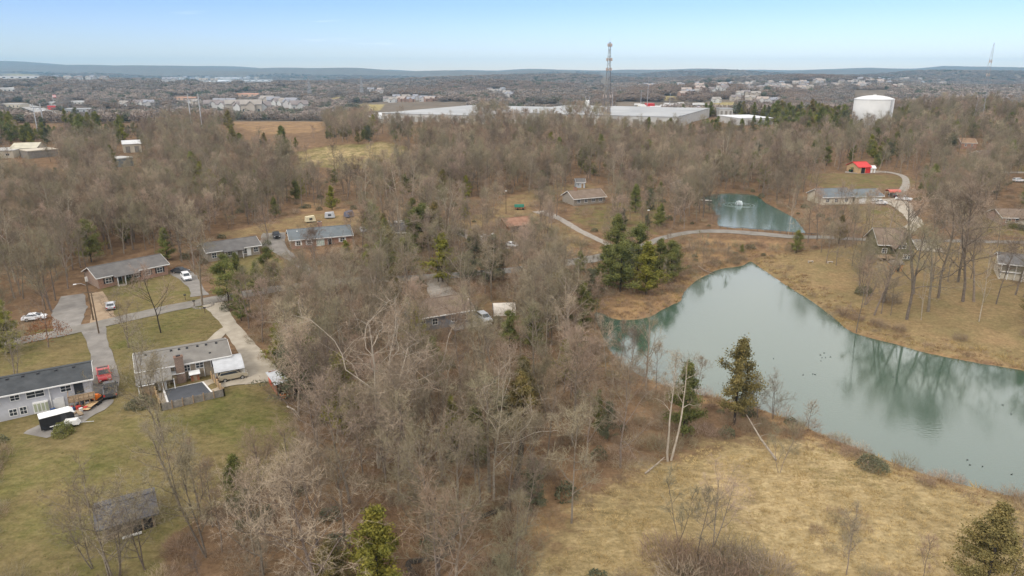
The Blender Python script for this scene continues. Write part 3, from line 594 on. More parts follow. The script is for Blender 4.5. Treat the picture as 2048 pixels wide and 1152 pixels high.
SEE = [rect(0, 700, 300, 900), [(258, 705), (445, 680), (560, 740), (590, 800), (450, 830), (260, 830)], [(185, 510), (345, 510), (430, 590), (445, 605), (440, 680), (300, 640), (195, 670), (130, 660), (120, 610), (180, 590)],
       [(412, 478), (520, 478), (520, 525), (415, 525)], [(540, 450), (705, 450), (705, 505), (540, 505)], [(600, 420), (720, 425), (720, 450), (600, 450)], [(430, 590), (480, 650), (560, 760), (500, 770), (420, 650)],
       [(870, 560), (900, 590), (920, 610), (890, 605), (862, 575)], rect(985, 600, 1030, 622), [(1130, 425), (1145, 432), (1215, 482), (1200, 490), (1120, 440)], [(1140, 372), (1212, 370), (1212, 408), (1140, 410)],
       rect(1145, 352, 1172, 372), rect(1010, 395, 1065, 420), [(1420, 390), (1512, 391), (1530, 405), (1575, 425), (1575, 466), (1440, 457), (1436, 432)], [(1370, 455), (1650, 455), (1650, 480), (1370, 480)], [(1710, 325), (1755, 325), (1755, 348), (1690, 352)], [(1640, 375), (1770, 375), (1770, 408), (1690, 412)],
       [(1770, 395), (1830, 395), (1850, 440), (1810, 470), (1780, 470), (1810, 440)], [(1755, 460), (1850, 465), (1850, 520), (1780, 520)], [(1990, 500), (2048, 500), (2048, 560), (1990, 555)], [(1995, 420), (2048, 420), (2048, 460), (1995, 450)],
       [(1700, 180), (1780, 180), (1776, 222), (1700, 222)], [(735, 205), (945, 205), (940, 226), (770, 228)], [(1020, 208), (1115, 208), (1140, 216), (1030, 219)], [(1270, 222), (1330, 228), (1330, 234), (1270, 230)], [(1200, 80), (1222, 80), (1222, 205), (1200, 205)],
       [(1225, 205), (1470, 205), (1480, 232), (1230, 232)], rect(1478, 236, 1546, 249), [(590, 304), (640, 293), (770, 287), (815, 300), (740, 308), (640, 318)], [(1190, 600), (1360, 600), (1330, 620), (1200, 640)],
       [(440, 243), (650, 243), (640, 262), (500, 262)], rect(0, 288, 112, 322), rect(240, 285, 285, 302), rect(230, 315, 275, 335), [(0, 204), (50, 204), (150, 245), (60, 245)],
       [(200, 220), (310, 220), (310, 234), (200, 234)], rect(765, 192, 875, 206), [(1590, 350), (1700, 345), (1830, 355), (1820, 375), (1650, 378)], [(1910, 283), (1965, 283), (1965, 293), (1910, 293)], rect(2025, 350, 2048, 368), rect(716, 1024, 802, 1150), rect(1430, 690, 1512, 800)]
for p in SEE: mark(SEE_CLEAR, p); mark(BASE_CLEAR, p)
LAKE_IN = [(1260, 650), (1340, 615), (1366, 590), (1420, 550), (1500, 530), (1575, 575), (1665, 636), (1720, 672), (1850, 707), (2048, 743), (2048, 960), (1880, 930), (1700, 865), (1540, 800), (1400, 770), (1330, 745), (1280, 700)]
mark(SEE_CLEAR, LAKE_IN)
SOFT_CLEAR = np.zeros((MH_, MW_), bool); mark(SOFT_CLEAR, [(868, 556), (905, 585), (945, 625), (945, 650), (850, 655), (828, 622), (885, 600)]); mark(SOFT_CLEAR, [(1755, 462), (1850, 466), (1850, 530), (1770, 530)])
def look(mask, u, v):
    i = np.clip((np.asarray(v) / 2).astype(int), 0, MH_ - 1); j = np.clip((np.asarray(u) / 2).astype(int), 0, MW_ - 1)
    o = (np.asarray(u) >= 0) & (np.asarray(u) < 2048) & (np.asarray(v) >= 0) & (np.asarray(v) < 1152)
    return mask[i, j] & o
rs = np.random.RandomState(3)
def jitter_grid(x0, x1, y0, y1, s):
    gx, gy = np.meshgrid(np.arange(x0, x1, s), np.arange(y0, y1, s)); gx = gx.ravel() + rs.uniform(-.48, .48, gx.size) * s; gy = gy.ravel() + rs.uniform(-.48, .48, gy.size) * s
    return gx, gy
def free(X, Y, Z, H, keep=0.0, side=2.5):
    """base on free ground, and neither stem nor crown in front of what stays in view"""
    u, v = proj(X, Y, Z); ok = ~look(BASE_CLEAR, u, v)
    bad = np.zeros(X.shape, bool)
    for f in (.35, .6, .85, 1.0):
        for sx in (-1, 0, 1):
            uu, vv = proj(X + sx * side * (f > .4), Y, Z + H * f); bad |= look(SEE_CLEAR, uu, vv)
    ok &= ~bad | (rs.rand(*X.shape) < keep)
    soft = np.zeros(X.shape, bool)
    for f in (.35, .6, .85): uu, vv = proj(X, Y, Z + H * f); soft |= look(SOFT_CLEAR, uu, vv)
    ok &= ~soft | (rs.rand(*X.shape) < .5)
    d = dist_line(X, Y, ROAD); ok &= d > 4.5
    return ok, u, v

def gn_scatter(name, meshes, pts, rz, scl, idx, label, tilt=None):
    """ONE stuff object: copies of the given meshes stood on points"""
    me = bpy.data.meshes.new(name); me.vertices.add(len(pts)); me.vertices.foreach_set('co', np.asarray(pts, np.float32).ravel())
    a = me.attributes.new('rot', 'FLOAT_VECTOR', 'POINT'); a.data.foreach_set('vector', np.column_stack([np.zeros(len(pts)) if tilt is None else tilt, np.zeros(len(pts)), rz]).astype(np.float32).ravel())
    a = me.attributes.new('scl', 'FLOAT_VECTOR', 'POINT'); a.data.foreach_set('vector', np.asarray(scl, np.float32).ravel())
    a = me.attributes.new('pick', 'INT', 'POINT'); a.data.foreach_set('value', np.asarray(idx, np.int32))
    o = link(name, me); tag(o, label, kind='stuff')
    g = bpy.data.node_groups.new(name, 'GeometryNodeTree'); g.interface.new_socket('Geometry', in_out='INPUT', socket_type='NodeSocketGeometry'); g.interface.new_socket('Geometry', in_out='OUTPUT', socket_type='NodeSocketGeometry')
    gi = N(g, 'NodeGroupInput'); go = N(g, 'NodeGroupOutput'); jn = N(g, 'GeometryNodeJoinGeometry')
    def attr(nm, ty): n = N(g, 'GeometryNodeInputNamedAttribute', data_type=ty); n.inputs['Name'].default_value = nm; return n.outputs['Attribute']
    rot, sc, pick = attr('rot', 'FLOAT_VECTOR'), attr('scl', 'FLOAT_VECTOR'), attr('pick', 'INT')
    for k, m in enumerate(meshes):
        po = bpy.data.objects.new('source_' + m.name, m)
        oi = N(g, 'GeometryNodeObjectInfo'); oi.inputs['Object'].default_value = po; oi.inputs['As Instance'].default_value = True
        cmp_ = N(g, 'FunctionNodeCompare', data_type='INT', operation='EQUAL'); g.links.new(pick, cmp_.inputs[2]); cmp_.inputs[3].default_value = k
        ip = N(g, 'GeometryNodeInstanceOnPoints'); g.links.new(gi.outputs[0], ip.inputs['Points']); g.links.new(cmp_.outputs[0], ip.inputs['Selection']); g.links.new(oi.outputs['Geometry'], ip.inputs['Instance'])
        g.links.new(rot, ip.inputs['Rotation']); g.links.new(sc, ip.inputs['Scale']); g.links.new(ip.outputs[0], jn.inputs[0])
    g.links.new(jn.outputs[0], go.inputs[0])
    md = o.modifiers.new('scatter', 'NODES'); md.node_group = g
    return o
def joined(key):
    """trunk and crown of a prototype as one mesh with two materials"""
    a, b = PROTO[key]; mb = MB()
    for k, m in enumerate((a, b)):
        mb.cur = k; mb.add([tuple(v.co) for v in m.vertices], [tuple(p.vertices) for p in m.polygons])
    return mb.mesh('joined_' + key, [a.materials[0], b.materials[0]])

# ---- woods: candidates over the near and middle ground
cx, cy = [], []
for (x0, x1, y0, y1, s) in ((-75, 75, 48, 130, 4.6), (-130, 110, 130, 215, 4.4), (-260, -110, 130, 215, 6.0), (110, 260, 130, 215, 9), (-340, 340, 215, 330, 5.4), (-480, 480, 330, 480, 6.4), (-640, 640, 480, 640, 7.6)):
    a, b = jitter_grid(x0, x1, y0, y1, s); cx.append(a); cy.append(b)
cx, cy = np.concatenate(cx), np.concatenate(cy); czz = terrain(cx, cy)
ch = rs.uniform(8.5, 16.5, cx.size) * (1 - .1 * ss(cy, 300, 450))
uu0, vv0 = proj(cx, cy, czz)
q = inpoly(uu0, vv0, [(-200, 860), (560, 930), (640, 1000), (600, 1152), (640, 1400), (-200, 1400)]); ch[q] = rs.uniform(6.5, 12.5, q.sum())
# low-growing strips: slope of the causeway, yard edges, foreground below the lawn
for poly, lim in (([(1180, 640), (1180, 560), (1300, 500), (1400, 470), (1700, 490), (1500, 540), (1360, 600)], (2.5, 7)), ([(860, 400), (1340, 372), (1340, 470), (1200, 515), (900, 545)], (7, 12)), ([(1640, 340), (1860, 345), (1860, 475), (1640, 470)], (6, 11))):
    q = inpoly(uu0, vv0, poly); ch[q] = rs.uniform(*lim, q.sum())
ok, uu, vv = free(cx, cy, czz, ch, .03)
dens = np.ones(cx.size)
def thin(poly, k):
    dens[inpoly(uu, vv, poly)] = k
thin([(860, 400), (1340, 372), (1340, 470), (1200, 515), (900, 545)], .55)
thin([(1180, 640), (1180, 560), (1300, 500), (1400, 470), (1700, 490), (1500, 540), (1360, 600)], .45)
thin([(1640, 340), (1860, 345), (1860, 475), (1640, 470)], .3)
thin([(1860, 350), (2300, 340), (2300, 480), (1860, 480)], .75)
thin([(1190, 760), (1620, 830), (1600, 900), (1290, 940), (1180, 990), (1120, 900)], .40)
thin([(1050, 1000), (1180, 900), (1200, 1000), (1100, 1152), (1000, 1300), (960, 1152)], .45)
q_ = inpoly(uu, vv, [(-200, 860), (560, 930), (640, 1000), (600, 1152), (640, 1400), (-200, 1400)]); dens[q_] = .75
thin([(-100, 540), (180, 540), (190, 660), (-100, 690)], .35)
thin([(760, 570), (1040, 560), (1060, 650), (780, 650)], .4)
thin([(580, 400), (900, 400), (900, 450), (580, 450)], .3)
ok &= rs.rand(cx.size) < dens
ok &= (uu > -220) & (uu < 2270) & (vv < 1290)
for _p in LAWN[:1] + STRAW[:1]: ok &= ~inpoly(uu, vv, _p)
X, Y, Z, H, U, V = cx[ok], cy[ok], czz[ok], ch[ok], uu[ok], vv[ok]
# which kind stands where
nz = np.sin(X / 31 + 1) + np.sin(Y / 27 + X / 50) + np.sin(X / 13 - Y / 17)
pc = .07 + .10 * (nz > 1.0)
for poly, k in (([(1240, 225), (1700, 225), (1700, 275), (1500, 285), (1240, 268)], .66), ([(1700, 225), (2048, 220), (2048, 280), (1760, 330), (1700, 290)], .36), ([(-100, 235), (300, 235), (270, 290), (-100, 295)], .5), ([(440, 265), (640, 260), (620, 325), (450, 330)], .25),
                ([(640, 250), (860, 245), (860, 290), (640, 290)], .3), ([(200, 340), (620, 330), (620, 430), (200, 430)], .15), ([(680, 470), (1040, 470), (1040, 570), (680, 560)], .28), ([(500, 640), (700, 640), (760, 900), (600, 900)], .10), ([(820, 680), (940, 700), (940, 950), (820, 950)], .16), ([(1560, 300), (1700, 300), (1700, 380), (1560, 380)], .12),
                ([(1190, 760), (1620, 830), (1600, 900), (1290, 940), (1180, 990), (1120, 900)], .04), ([(1250, 300), (1420, 330), (1420, 400), (1250, 400)], .12)):
    pc[inpoly(U, V, poly)] = k
pc[(V > 930) & (U < 1060)] = .008
isc = rs.rand(X.size) < pc
for _p in ([(1240, 225), (1700, 225), (1700, 275), (1500, 285), (1240, 268)], [(-100, 235), (300, 235), (270, 290), (-100, 295)], [(440, 255), (640, 250), (620, 325), (450, 330)]):
    _q = inpoly(U, V, _p); H[_q & isc] *= 1.35; H[_q & ~isc] *= .72
dist = np.hypot(X, Y)
vis = (U > -60) & (U < 2108) & (V < 1230)
keysB = ['forest0', 'forest1', 'forest2', 'forest3', 'round0', 'round1', 'round2', 'slim0', 'slim1', 'sapling0', 'sapling1', 'sapling2', 'sycamore2']
natH = {'f': 16, 'r': 13, 's': 11}
def pick_bare(h, r):
    if h < 7.2: return 9 + int(r * 2.99)
    if r > .985: return 12
    return int(r / .985 * 8.99)
kb = np.array([pick_bare(h, r) for h, r in zip(H, rs.rand(X.size))])
kc = rs.choice([0, 1, 2, 3, 4], X.size, p=[.34, .26, .12, .14, .14])
PLACES = [([(520, 640), (800, 660), (860, 690), (850, 900), (600, 930), (590, 850)], 'right of the pool house lawn', 'trees in the wood right of the pool house'),
          ([(800, 640), (1010, 640), (1200, 640), (1240, 720), (1260, 800), (1060, 960), (850, 900), (860, 690)], 'in the middle wood', 'trees in the middle wood'),
          ([(440, 540), (870, 540), (870, 600), (800, 660), (520, 700), (440, 620)], 'just below the lane', 'trees below the lane'),
          ([(560, 900), (1060, 900), (1060, 1290), (560, 1290)], 'beside the dark creek', 'trees along the creek'),
          ([(-100, 880), (560, 900), (560, 1290), (-100, 1290)], 'below the green lawn', 'trees at the bottom left'),
          ([(1060, 740), (1640, 800), (1640, 960), (1060, 1290)], 'on the near pond bank', 'trees on the near bank'),
          ([(-100, 330), (640, 330), (640, 560), (-100, 640)], 'behind the left houses', 'trees behind the left houses'),
          ([(640, 330), (900, 330), (900, 540), (640, 540)], 'behind the blue roofed house', 'trees in the upper middle yards'),
          ([(870, 360), (1360, 360), (1360, 640), (870, 640)], 'around the straight pale path', 'trees around the pale path'),
          ([(1180, 440), (1720, 440), (1720, 640), (1180, 640)], 'on the causeway slope', 'trees on the causeway slope'),
          ([(1600, 330), (2300, 330), (2300, 700), (1600, 700)], 'among the right houses', 'trees among the right houses')]
def place_of(u, v):
    for poly, ph, gr in PLACES:
        if inpoly(np.array([u]), np.array([v]), poly)[0]: return ph, gr
    return 'in the upper wood', 'trees in the upper wood'
bare = np.where(~isc)[0]; ced = np.where(isc)[0]
pxh = FPX * H / dist
score = np.where(vis, pxh, -1)
N_BARE, N_CED = 250, 215
bi = bare[np.argsort(-score[bare])]; bi, brest = bi[:N_BARE], bi[N_BARE:]
ci = ced[np.argsort(-score[ced])]; ci, crest = ci[:N_CED], ci[N_CED:]
SIZEW = lambda h: 'small' if h < 7.5 else ('medium' if h < 12.5 else 'tall')
TINT = {'forest0': 'grey brown', 'forest1': 'reddish brown', 'forest2': 'grey brown', 'forest3': 'greenish grey', 'round0': 'round crowned grey', 'round1': 'greenish forked', 'round2': 'round crowned grey', 'slim0': 'slim reddish', 'slim1': 'slim grey', 'sapling0': 'thin reddish', 'sapling1': 'thin grey', 'sapling2': 'thin greenish', 'sycamore2': 'pale barked'}
_one = ['', 'first', 'second', 'third', 'fourth', 'fifth', 'sixth', 'seventh', 'eighth', 'ninth', 'tenth', 'eleventh', 'twelfth', 'thirteenth', 'fourteenth', 'fifteenth', 'sixteenth', 'seventeenth', 'eighteenth', 'nineteenth', 'twentieth']
def nth(n): return _one[n] if n <= 20 else (['', '', 'twenty', 'thirty', 'forty', 'fifty', 'sixty', 'seventy'][n // 10] + '-' + _one[n % 10] if n % 10 else ['', '', '', 'thirtieth', 'fortieth', 'fiftieth', 'sixtieth', 'seventieth'][n // 10])
def ranked(items):
    """items: (sideways place, label); things with the same label are told apart by their order from the left"""
    out = [None] * len(items); by = {}
    for k, (x_, l_) in enumerate(items): by.setdefault(l_, []).append((x_, k))
    for l_, ks in by.items():
        ks.sort()
        for r_, (_, k) in enumerate(ks): out[k] = l_ if len(ks) == 1 else '%s, %s from left' % (l_, nth(r_ + 1))
    return out
LB = ranked([(U[i], '%s leafless %s tree %s' % (SIZEW(H[i]), TINT[keysB[kb[i]]], place_of(U[i], V[i])[0])) for i in bi])
for i, lb in zip(bi, LB): plant(keysB[kb[i]], 0, 0, H[i], lb, 'tree', place_of(U[i], V[i])[1], at=(X[i], Y[i], Z[i]), wide=rs.uniform(.85, 1.2))
CT = ['dark green', 'broad dark green', 'yellowish green', 'bronze tinged', 'grey green']
CH = [H[i] * rs.uniform(.55, .85) for i in ci]; LB = ranked([(U[i], '%s %s cedar %s' % (SIZEW(hh * 1.4), CT[kc[i]], place_of(U[i], V[i])[0])) for i, hh in zip(ci, CH)])
for i, hh, lb in zip(ci, CH, LB): plant('cedar%d' % kc[i], 0, 0, hh, lb, 'tree', 'cedars: ' + place_of(U[i], V[i])[1], at=(X[i], Y[i], Z[i]), name='cedar_tree')
def spread(ids, keys, pickv, hs, nat):
    pts = np.column_stack([X[ids], Y[ids], Z[ids] - .05]); s = hs / np.array([nat(keys[k]) for k in pickv]); w = rs.uniform(.85, 1.2, len(ids))
    return pts, rs.uniform(0, 6.28, len(ids)), np.column_stack([s * w, s * w, s]), pickv
JB = [joined(k) for k in keysB]
natf = lambda k: 17 if k.startswith('syc') else (7 if k.startswith('sap') else {'f': 16, 'r': 13, 's': 11}[k[0]])
p_, r_, s_, k_ = spread(brest, keysB, kb[brest], H[brest], natf)
gn_scatter('bare_wood', JB, p_, r_, s_, k_, 'wide grey brown mass of leafless wood across the middle distance')
JC = [joined('cedar%d' % k) for k in range(5)]
if len(crest):
    p_, r_, s_, k_ = spread(crest, ['cedar0'] * 5, kc[crest], H[crest] * rs.uniform(.5, .8, len(crest)), lambda k: 10)
    gn_scatter('evergreen_wood', JC, p_, r_, s_, k_, 'dark green cedar belts along the far edge of the wood')
print('trees', len(bi), len(brest), len(ci), len(crest))

# ---- brushy undergrowth in and around the woods
a, b = jitter_grid(-90, 115, 50, 215, 2.3); z = terrain(a, b); u, v = proj(a, b, z)
q = ~look(BASE_CLEAR, u, v) & (dist_line(a, b, ROAD) > 3.5) & (u > -100) & (u < 2150)
for poly in SEE: q &= ~(inpoly(u, v - 8, poly))
q &= (rs.rand(a.size) < .68); 
a2, b2 = jitter_grid(-330, 330, 215, 330, 4.2); z2 = terrain(a2, b2); u2, v2 = proj(a2, b2, z2); q2 = ~look(BASE_CLEAR, u2, v2) & ~look(SEE_CLEAR, u2, v2) & ~look(SEE_CLEAR, u2, v2 - 7) & (rs.rand(a2.size) < .55)
bx, by, bz = np.concatenate([a[q], a2[q2]]), np.concatenate([b[q], b2[q2]]), np.concatenate([z[q], z2[q2]])
n = len(bx); sc_ = rs.uniform(.45, 1.15, n)
TH = [thicket(k + 200, 1.7, 1.9, 340).mesh('thicket', m) for k, m in enumerate((M_twigr, M_twig, M_twigg, M_twigr))] + [bush(210, 1.5, 1.6, 420, .22, 6)[1].mesh('leafy_thicket', M_need2)]
gn_scatter('undergrowth', TH, np.column_stack([bx, by, bz]), rs.uniform(0, 6.28, n), np.column_stack([sc_, sc_, sc_ * rs.uniform(.6, 1.2, n)]), rs.choice(5, n, p=[.25, .24, .22, .22, .07]), 'brown twiggy undergrowth covering the floor of the woods')
print('brush', n)
# ---- brush and dead weeds along the pond banks
M_weed = mat('dead_weeds', (.24, .155, .085), 1, .25, .6, col2=(.36, .25, .14))
M_dry = mat('dry_grass', (.34, .245, .105), 1, .2, .4, col2=(.47, .345, .16)); M_dryg = mat('green_dry_grass', (.22, .185, .07), 1, .2, .4, col2=(.33, .26, .11))
a, b = jitter_grid(LBB[0], LBB[1], LBB[2], LBB[3], 1.15); inside = inpoly(a, b, LAKE); d = dist_line(a, b, LAKE, True)
q = (~inside) & (d > .3) & (d < 7) & (rs.rand(a.size) < 1.0 * (1 - d / 8.5)); a, b = a[q], b[q]; z = terrain(a, b); n = len(a); sc_ = rs.uniform(.5, 1.35, n)
WE = [tuft(300 + k, 40, .45, .8).mesh('weed', m) for k, m in enumerate((M_weed, M_dry))] + [thicket(310, .8, 1.0, 120).mesh('weed_twigs', M_twigr)]
gn_scatter('bank_weeds', WE, np.column_stack([a, b, z]), rs.uniform(0, 6.28, n), np.column_stack([sc_, sc_, sc_]), rs.choice([0, 1, 2], n, p=[.5, .3, .2]), 'fringe of dead rusty weeds round the banks of the big pond')
# ---- dry grass of the field, and of the peninsula
a, b = jitter_grid(-5, 120, 46, 135, .62); z = terrain(a, b); u, v = proj(a, b, z)
wob = 26 * np.sin(a / 3.1 + b / 4.3) + 22 * np.sin(a / 6.7 - b / 2.9 + 1) + rs.normal(size=a.size) * 16; q = inpoly(u + wob, v - np.abs(wob) * .6, STRAW[0]) & (u < 2200); q &= rs.rand(a.size) < .62
a3, b3 = jitter_grid(10, 130, 120, 230, 1.0); z3 = terrain(a3, b3); u3, v3 = proj(a3, b3, z3); q3 = (inpoly(u3, v3, RUST[0]) | inpoly(u3, v3, RUST[1])) & (rs.rand(a3.size) < .6) & ~look(SEE_CLEAR, u3, v3 - 4)
gx, gy, gz = np.concatenate([a[q], a3[q3]]), np.concatenate([b[q], b3[q3]]), np.concatenate([z[q], z3[q3]]); n = len(gx)
patch = np.sin(gx / 4.2 + gy / 6) + np.sin(gx / 7.1 - gy / 3.7 + 1) + rs.normal(size=n) * .8
kk = np.where(patch > 1.1, 2, np.where(patch < -1.5, 1, 0)); kk[q.sum():] = rs.choice([1, 3], n - q.sum())
sc_ = rs.uniform(.45, 1.15, n)
GT = [tuft(320, 26, .42, .5).mesh('grass', M_dry), tuft(321, 26, .4, .45).mesh('grass', M_dryg), tuft(322, 26, .42, .5).mesh('grass', mat('pale_grass', (.46, .34, .16), 1, .2, .4)), tuft(323, 30, .4, .7).mesh('grass', M_weed)]
gn_scatter('field_grass', GT, np.column_stack([gx, gy, gz]), rs.uniform(0, 6.28, n), np.column_stack([sc_, sc_, sc_ * rs.uniform(.5, 1.1, n)]), kk, 'matted straw coloured grass of the field and the pond banks')
print('grass', n)

# ---- short tufts and leaves that roughen the near lawns
a, b = jitter_grid(-110, -10, 55, 150, .85); z = terrain(a, b); u, v = proj(a, b, z); q = inpoly(u, v, LAWN[0]) & (u > -80) & (dist_line(a, b, ROAD) > 4) & (rs.rand(a.size) < .6)
for _p in SEE[:2]: q &= ~inpoly(u, v, _p)
a, b, z = a[q], b[q], z[q]; n = len(a); pt_ = np.sin(a / 3.7 + b / 5) + np.sin(a / 7 - b / 3.3) + rs.normal(size=n); sc_ = rs.uniform(.18, .42, n)
gn_scatter('lawn_tufts', [tuft(340, 22, .6, .45).mesh('lawn_tuft', mat('lawn_green', (.105, .115, .03), 1, .25, .5)), tuft(341, 22, .6, .4).mesh('lawn_tuft', mat('lawn_tan', (.22, .17, .08), 1, .25, .5)), tuft(342, 16, .7, .25).mesh('lawn_leaves', mat('dead_leaf', (.18, .10, .05), 1, .25, .5))], np.column_stack([a, b, z]), rs.uniform(0, 6.28, n), np.column_stack([sc_ * 1.5, sc_ * 1.5, sc_]), np.where(pt_ > .6, 1, np.where(pt_ < -2.2, 2, 0)), 'short uneven grass tufts of the lower left lawns')
# ---- low brush in patches over the field and down to the water
a, b = jitter_grid(-5, 120, 46, 140, 1.5); z = terrain(a, b); u, v = proj(a, b, z); dl = dist_line(a, b, LAKE, True)
pt_ = np.sin(a / 5.5 + 1) + np.sin(b / 4.1 + a / 9) + np.sin(a / 2.3 - b / 3.1); q = inpoly(u, v, STRAW[0]) & (u < 2250) & ((pt_ > 1.75) | ((dl < 11) & (pt_ > .2)) | inpoly(u, v, [(1290, 1180), (1310, 1110), (1400, 1085), (1500, 1110), (1560, 1180)])) & (rs.rand(a.size) < .7)
a, b, z = a[q], b[q], z[q]; n = len(a); sc_ = rs.uniform(.3, .75, n)
gn_scatter('field_brush', [thicket(330, 1.4, 1.2, 260).mesh('brush', M_twigr), thicket(331, 1.4, 1.0, 260).mesh('brush', M_twigg), tuft(332, 60, .7, .9).mesh('brush', M_weed)], np.column_stack([a, b, z]), rs.uniform(0, 6.28, n), np.column_stack([sc_, sc_, sc_]), rs.choice(3, n, p=[.45, .3, .25]), 'patches of low grey brown brush in the straw field and its bank')

# ---- the far country: belts of distant wood
fx, fy, fs_ = [], [], []
for (y0, y1, s) in ((640, 900, 9), (900, 1300, 11), (1300, 1900, 14.5), (1900, 2800, 20), (2800, 4200, 29), (4200, 6600, 43)):
    w = y1 * .86; a, b = jitter_grid(-w, w, y0, y1, s); k = np.abs(a) < b * .86 + 40; fx.append(a[k]); fy.append(b[k]); fs_.append(np.full(k.sum(), s / 7.6))
fx, fy, fs_ = np.concatenate(fx), np.concatenate(fy), np.concatenate(fs_); fz = terrain(fx, fy); u, v = proj(fx, fy, fz); ut, vt = proj(fx, fy, fz + 9 * np.minimum(fs_, 1.15))
FAR_DATA = (fx, fy, fs_, fz, u, v, ut, vt)

# ------------------------------------------------------------------ buildings
M_glass = mat('window_glass', (.035, .042, .05), .12, .1, 1, spec=.6)
M_white = mat('white_trim', (.72, .71, .68), .6, .05, 1.5)
M_black = mat('black_paint', (.025, .025, .027), .5, .1, 2)
M_char = mat('charcoal_shingle', (.048, .052, .055), .95, .2, .55, col2=(.085, .09, .094), kind='shingle', detail=9)
M_greysh = mat('grey_shingle', (.185, .172, .155), .95, .2, .55, col2=(.255, .24, .215), kind='shingle', detail=9)
M_midsh = mat('dark_grey_shingle', (.13, .122, .115), .95, .2, .55, col2=(.19, .18, .17), kind='shingle', detail=9)
M_bluesh = mat('blue_grey_shingle', (.135, .155, .165), .95, .2, .55, col2=(.19, .21, .22), kind='shingle', detail=9)
M_brownsh = mat('brown_shingle', (.175, .13, .095), .95, .2, .55, col2=(.25, .19, .145), kind='shingle', detail=9)
M_redbr = mat('red_brick', (.37, .155, .075), .9, .2, 1.5, kind='brick'); M_tanbr = mat('tan_brick', (.36, .285, .19), .9, .15, 1.5, kind='brick'); M_greybr = mat('grey_tan_brick', (.27, .225, .17), .9, .15, 1.5, kind='brick')
M_greysd = mat('pale_grey_siding', (.50, .50, .52), .8, .06, .8, kind='siding'); M_cream = mat('cream_wall', (.62, .56, .44), .85, .06, .8, kind='siding'); M_olive = mat('olive_siding', (.16, .145, .085), .85, .1, .8, kind='siding')
M_bluesd = mat('blue_grey_siding', (.21, .225, .25), .85, .08, .8, kind='siding'); M_stone = mat('tan_stone', (.44, .355, .24), .95, .2, 1.5, kind='stone')
M_wood = mat('weathered_wood', (.22, .15, .09), .9, .25, 2, col2=(.34, .25, .16)); M_newwood = mat('fresh_wood', (.52, .36, .19), .85, .15, 2); M_grywood = mat('grey_wood', (.22, .20, .175), .9, .2, 2)
M_red = mat('red_metal', (.52, .035, .03), .55, .08, 1); M_steel = mat('galvanised_metal', (.47, .48, .49), .45, .1, .8, metallic=.35); M_rust = mat('rusty_metal', (.24, .10, .05), .9, .3, 1.2)

def fr(A, B):
    a, b = W(*A), W(*B); d = Vector((b.x - a.x, b.y - a.y)); L = d.length; return a, b, math.atan2(d.y, d.x), L
def slab(mb, a, b, c, d, t):
    """sloping slab from four corners, thickness t downwards"""
    lo = [(p[0], p[1], p[2] - t) for p in (a, b, c, d)]; mb.hexa(lo, (a, b, c, d))
def window(root, x, z, w, h, y=0.0, frame=None, divided=True, side=-1):
    f = MB(); o = .05 * side
    for (x0, x1, z0, z1) in ((x - w / 2 - .09, x + w / 2 + .09, z - h / 2 - .1, z - h / 2), (x - w / 2 - .09, x + w / 2 + .09, z + h / 2, z + h / 2 + .1), (x - w / 2 - .09, x - w / 2, z - h / 2, z + h / 2), (x + w / 2, x + w / 2 + .09, z - h / 2, z + h / 2)):
        f.box(x0, x1, y - .06, y + .03, z0, z1)
    if divided: f.box(x - .03, x + .03, y - .045, y + .02, z - h / 2, z + h / 2); f.box(x - w / 2, x - .03, y - .043, y + .02, z - .03, z + .03); f.box(x + .03, x + w / 2, y - .043, y + .02, z - .03, z + .03)
    wn_ = f.build('window', frame or M_white, root)
    MB().box(x - w / 2, x + w / 2, y - .02, y + .02, z - h / 2, z + h / 2).build('pane', M_glass, wn_); return wn_
def door(root, x, w, h, m, y=0.0, z=0.0, knob=True):
    d = MB().box(x - w / 2, x + w / 2, y - .05, y + .02, z, z + h).build('door', m, root)
    f = MB(); f.box(x - w / 2 - .1, x - w / 2, y - .07, y + .02, z, z + h); f.box(x + w / 2, x + w / 2 + .1, y - .07, y + .02, z, z + h); f.box(x - w / 2 - .1, x + w / 2 + .1, y - .07, y + .02, z + h, z + h + .1); f.build('door_frame', M_white, d)
    return d
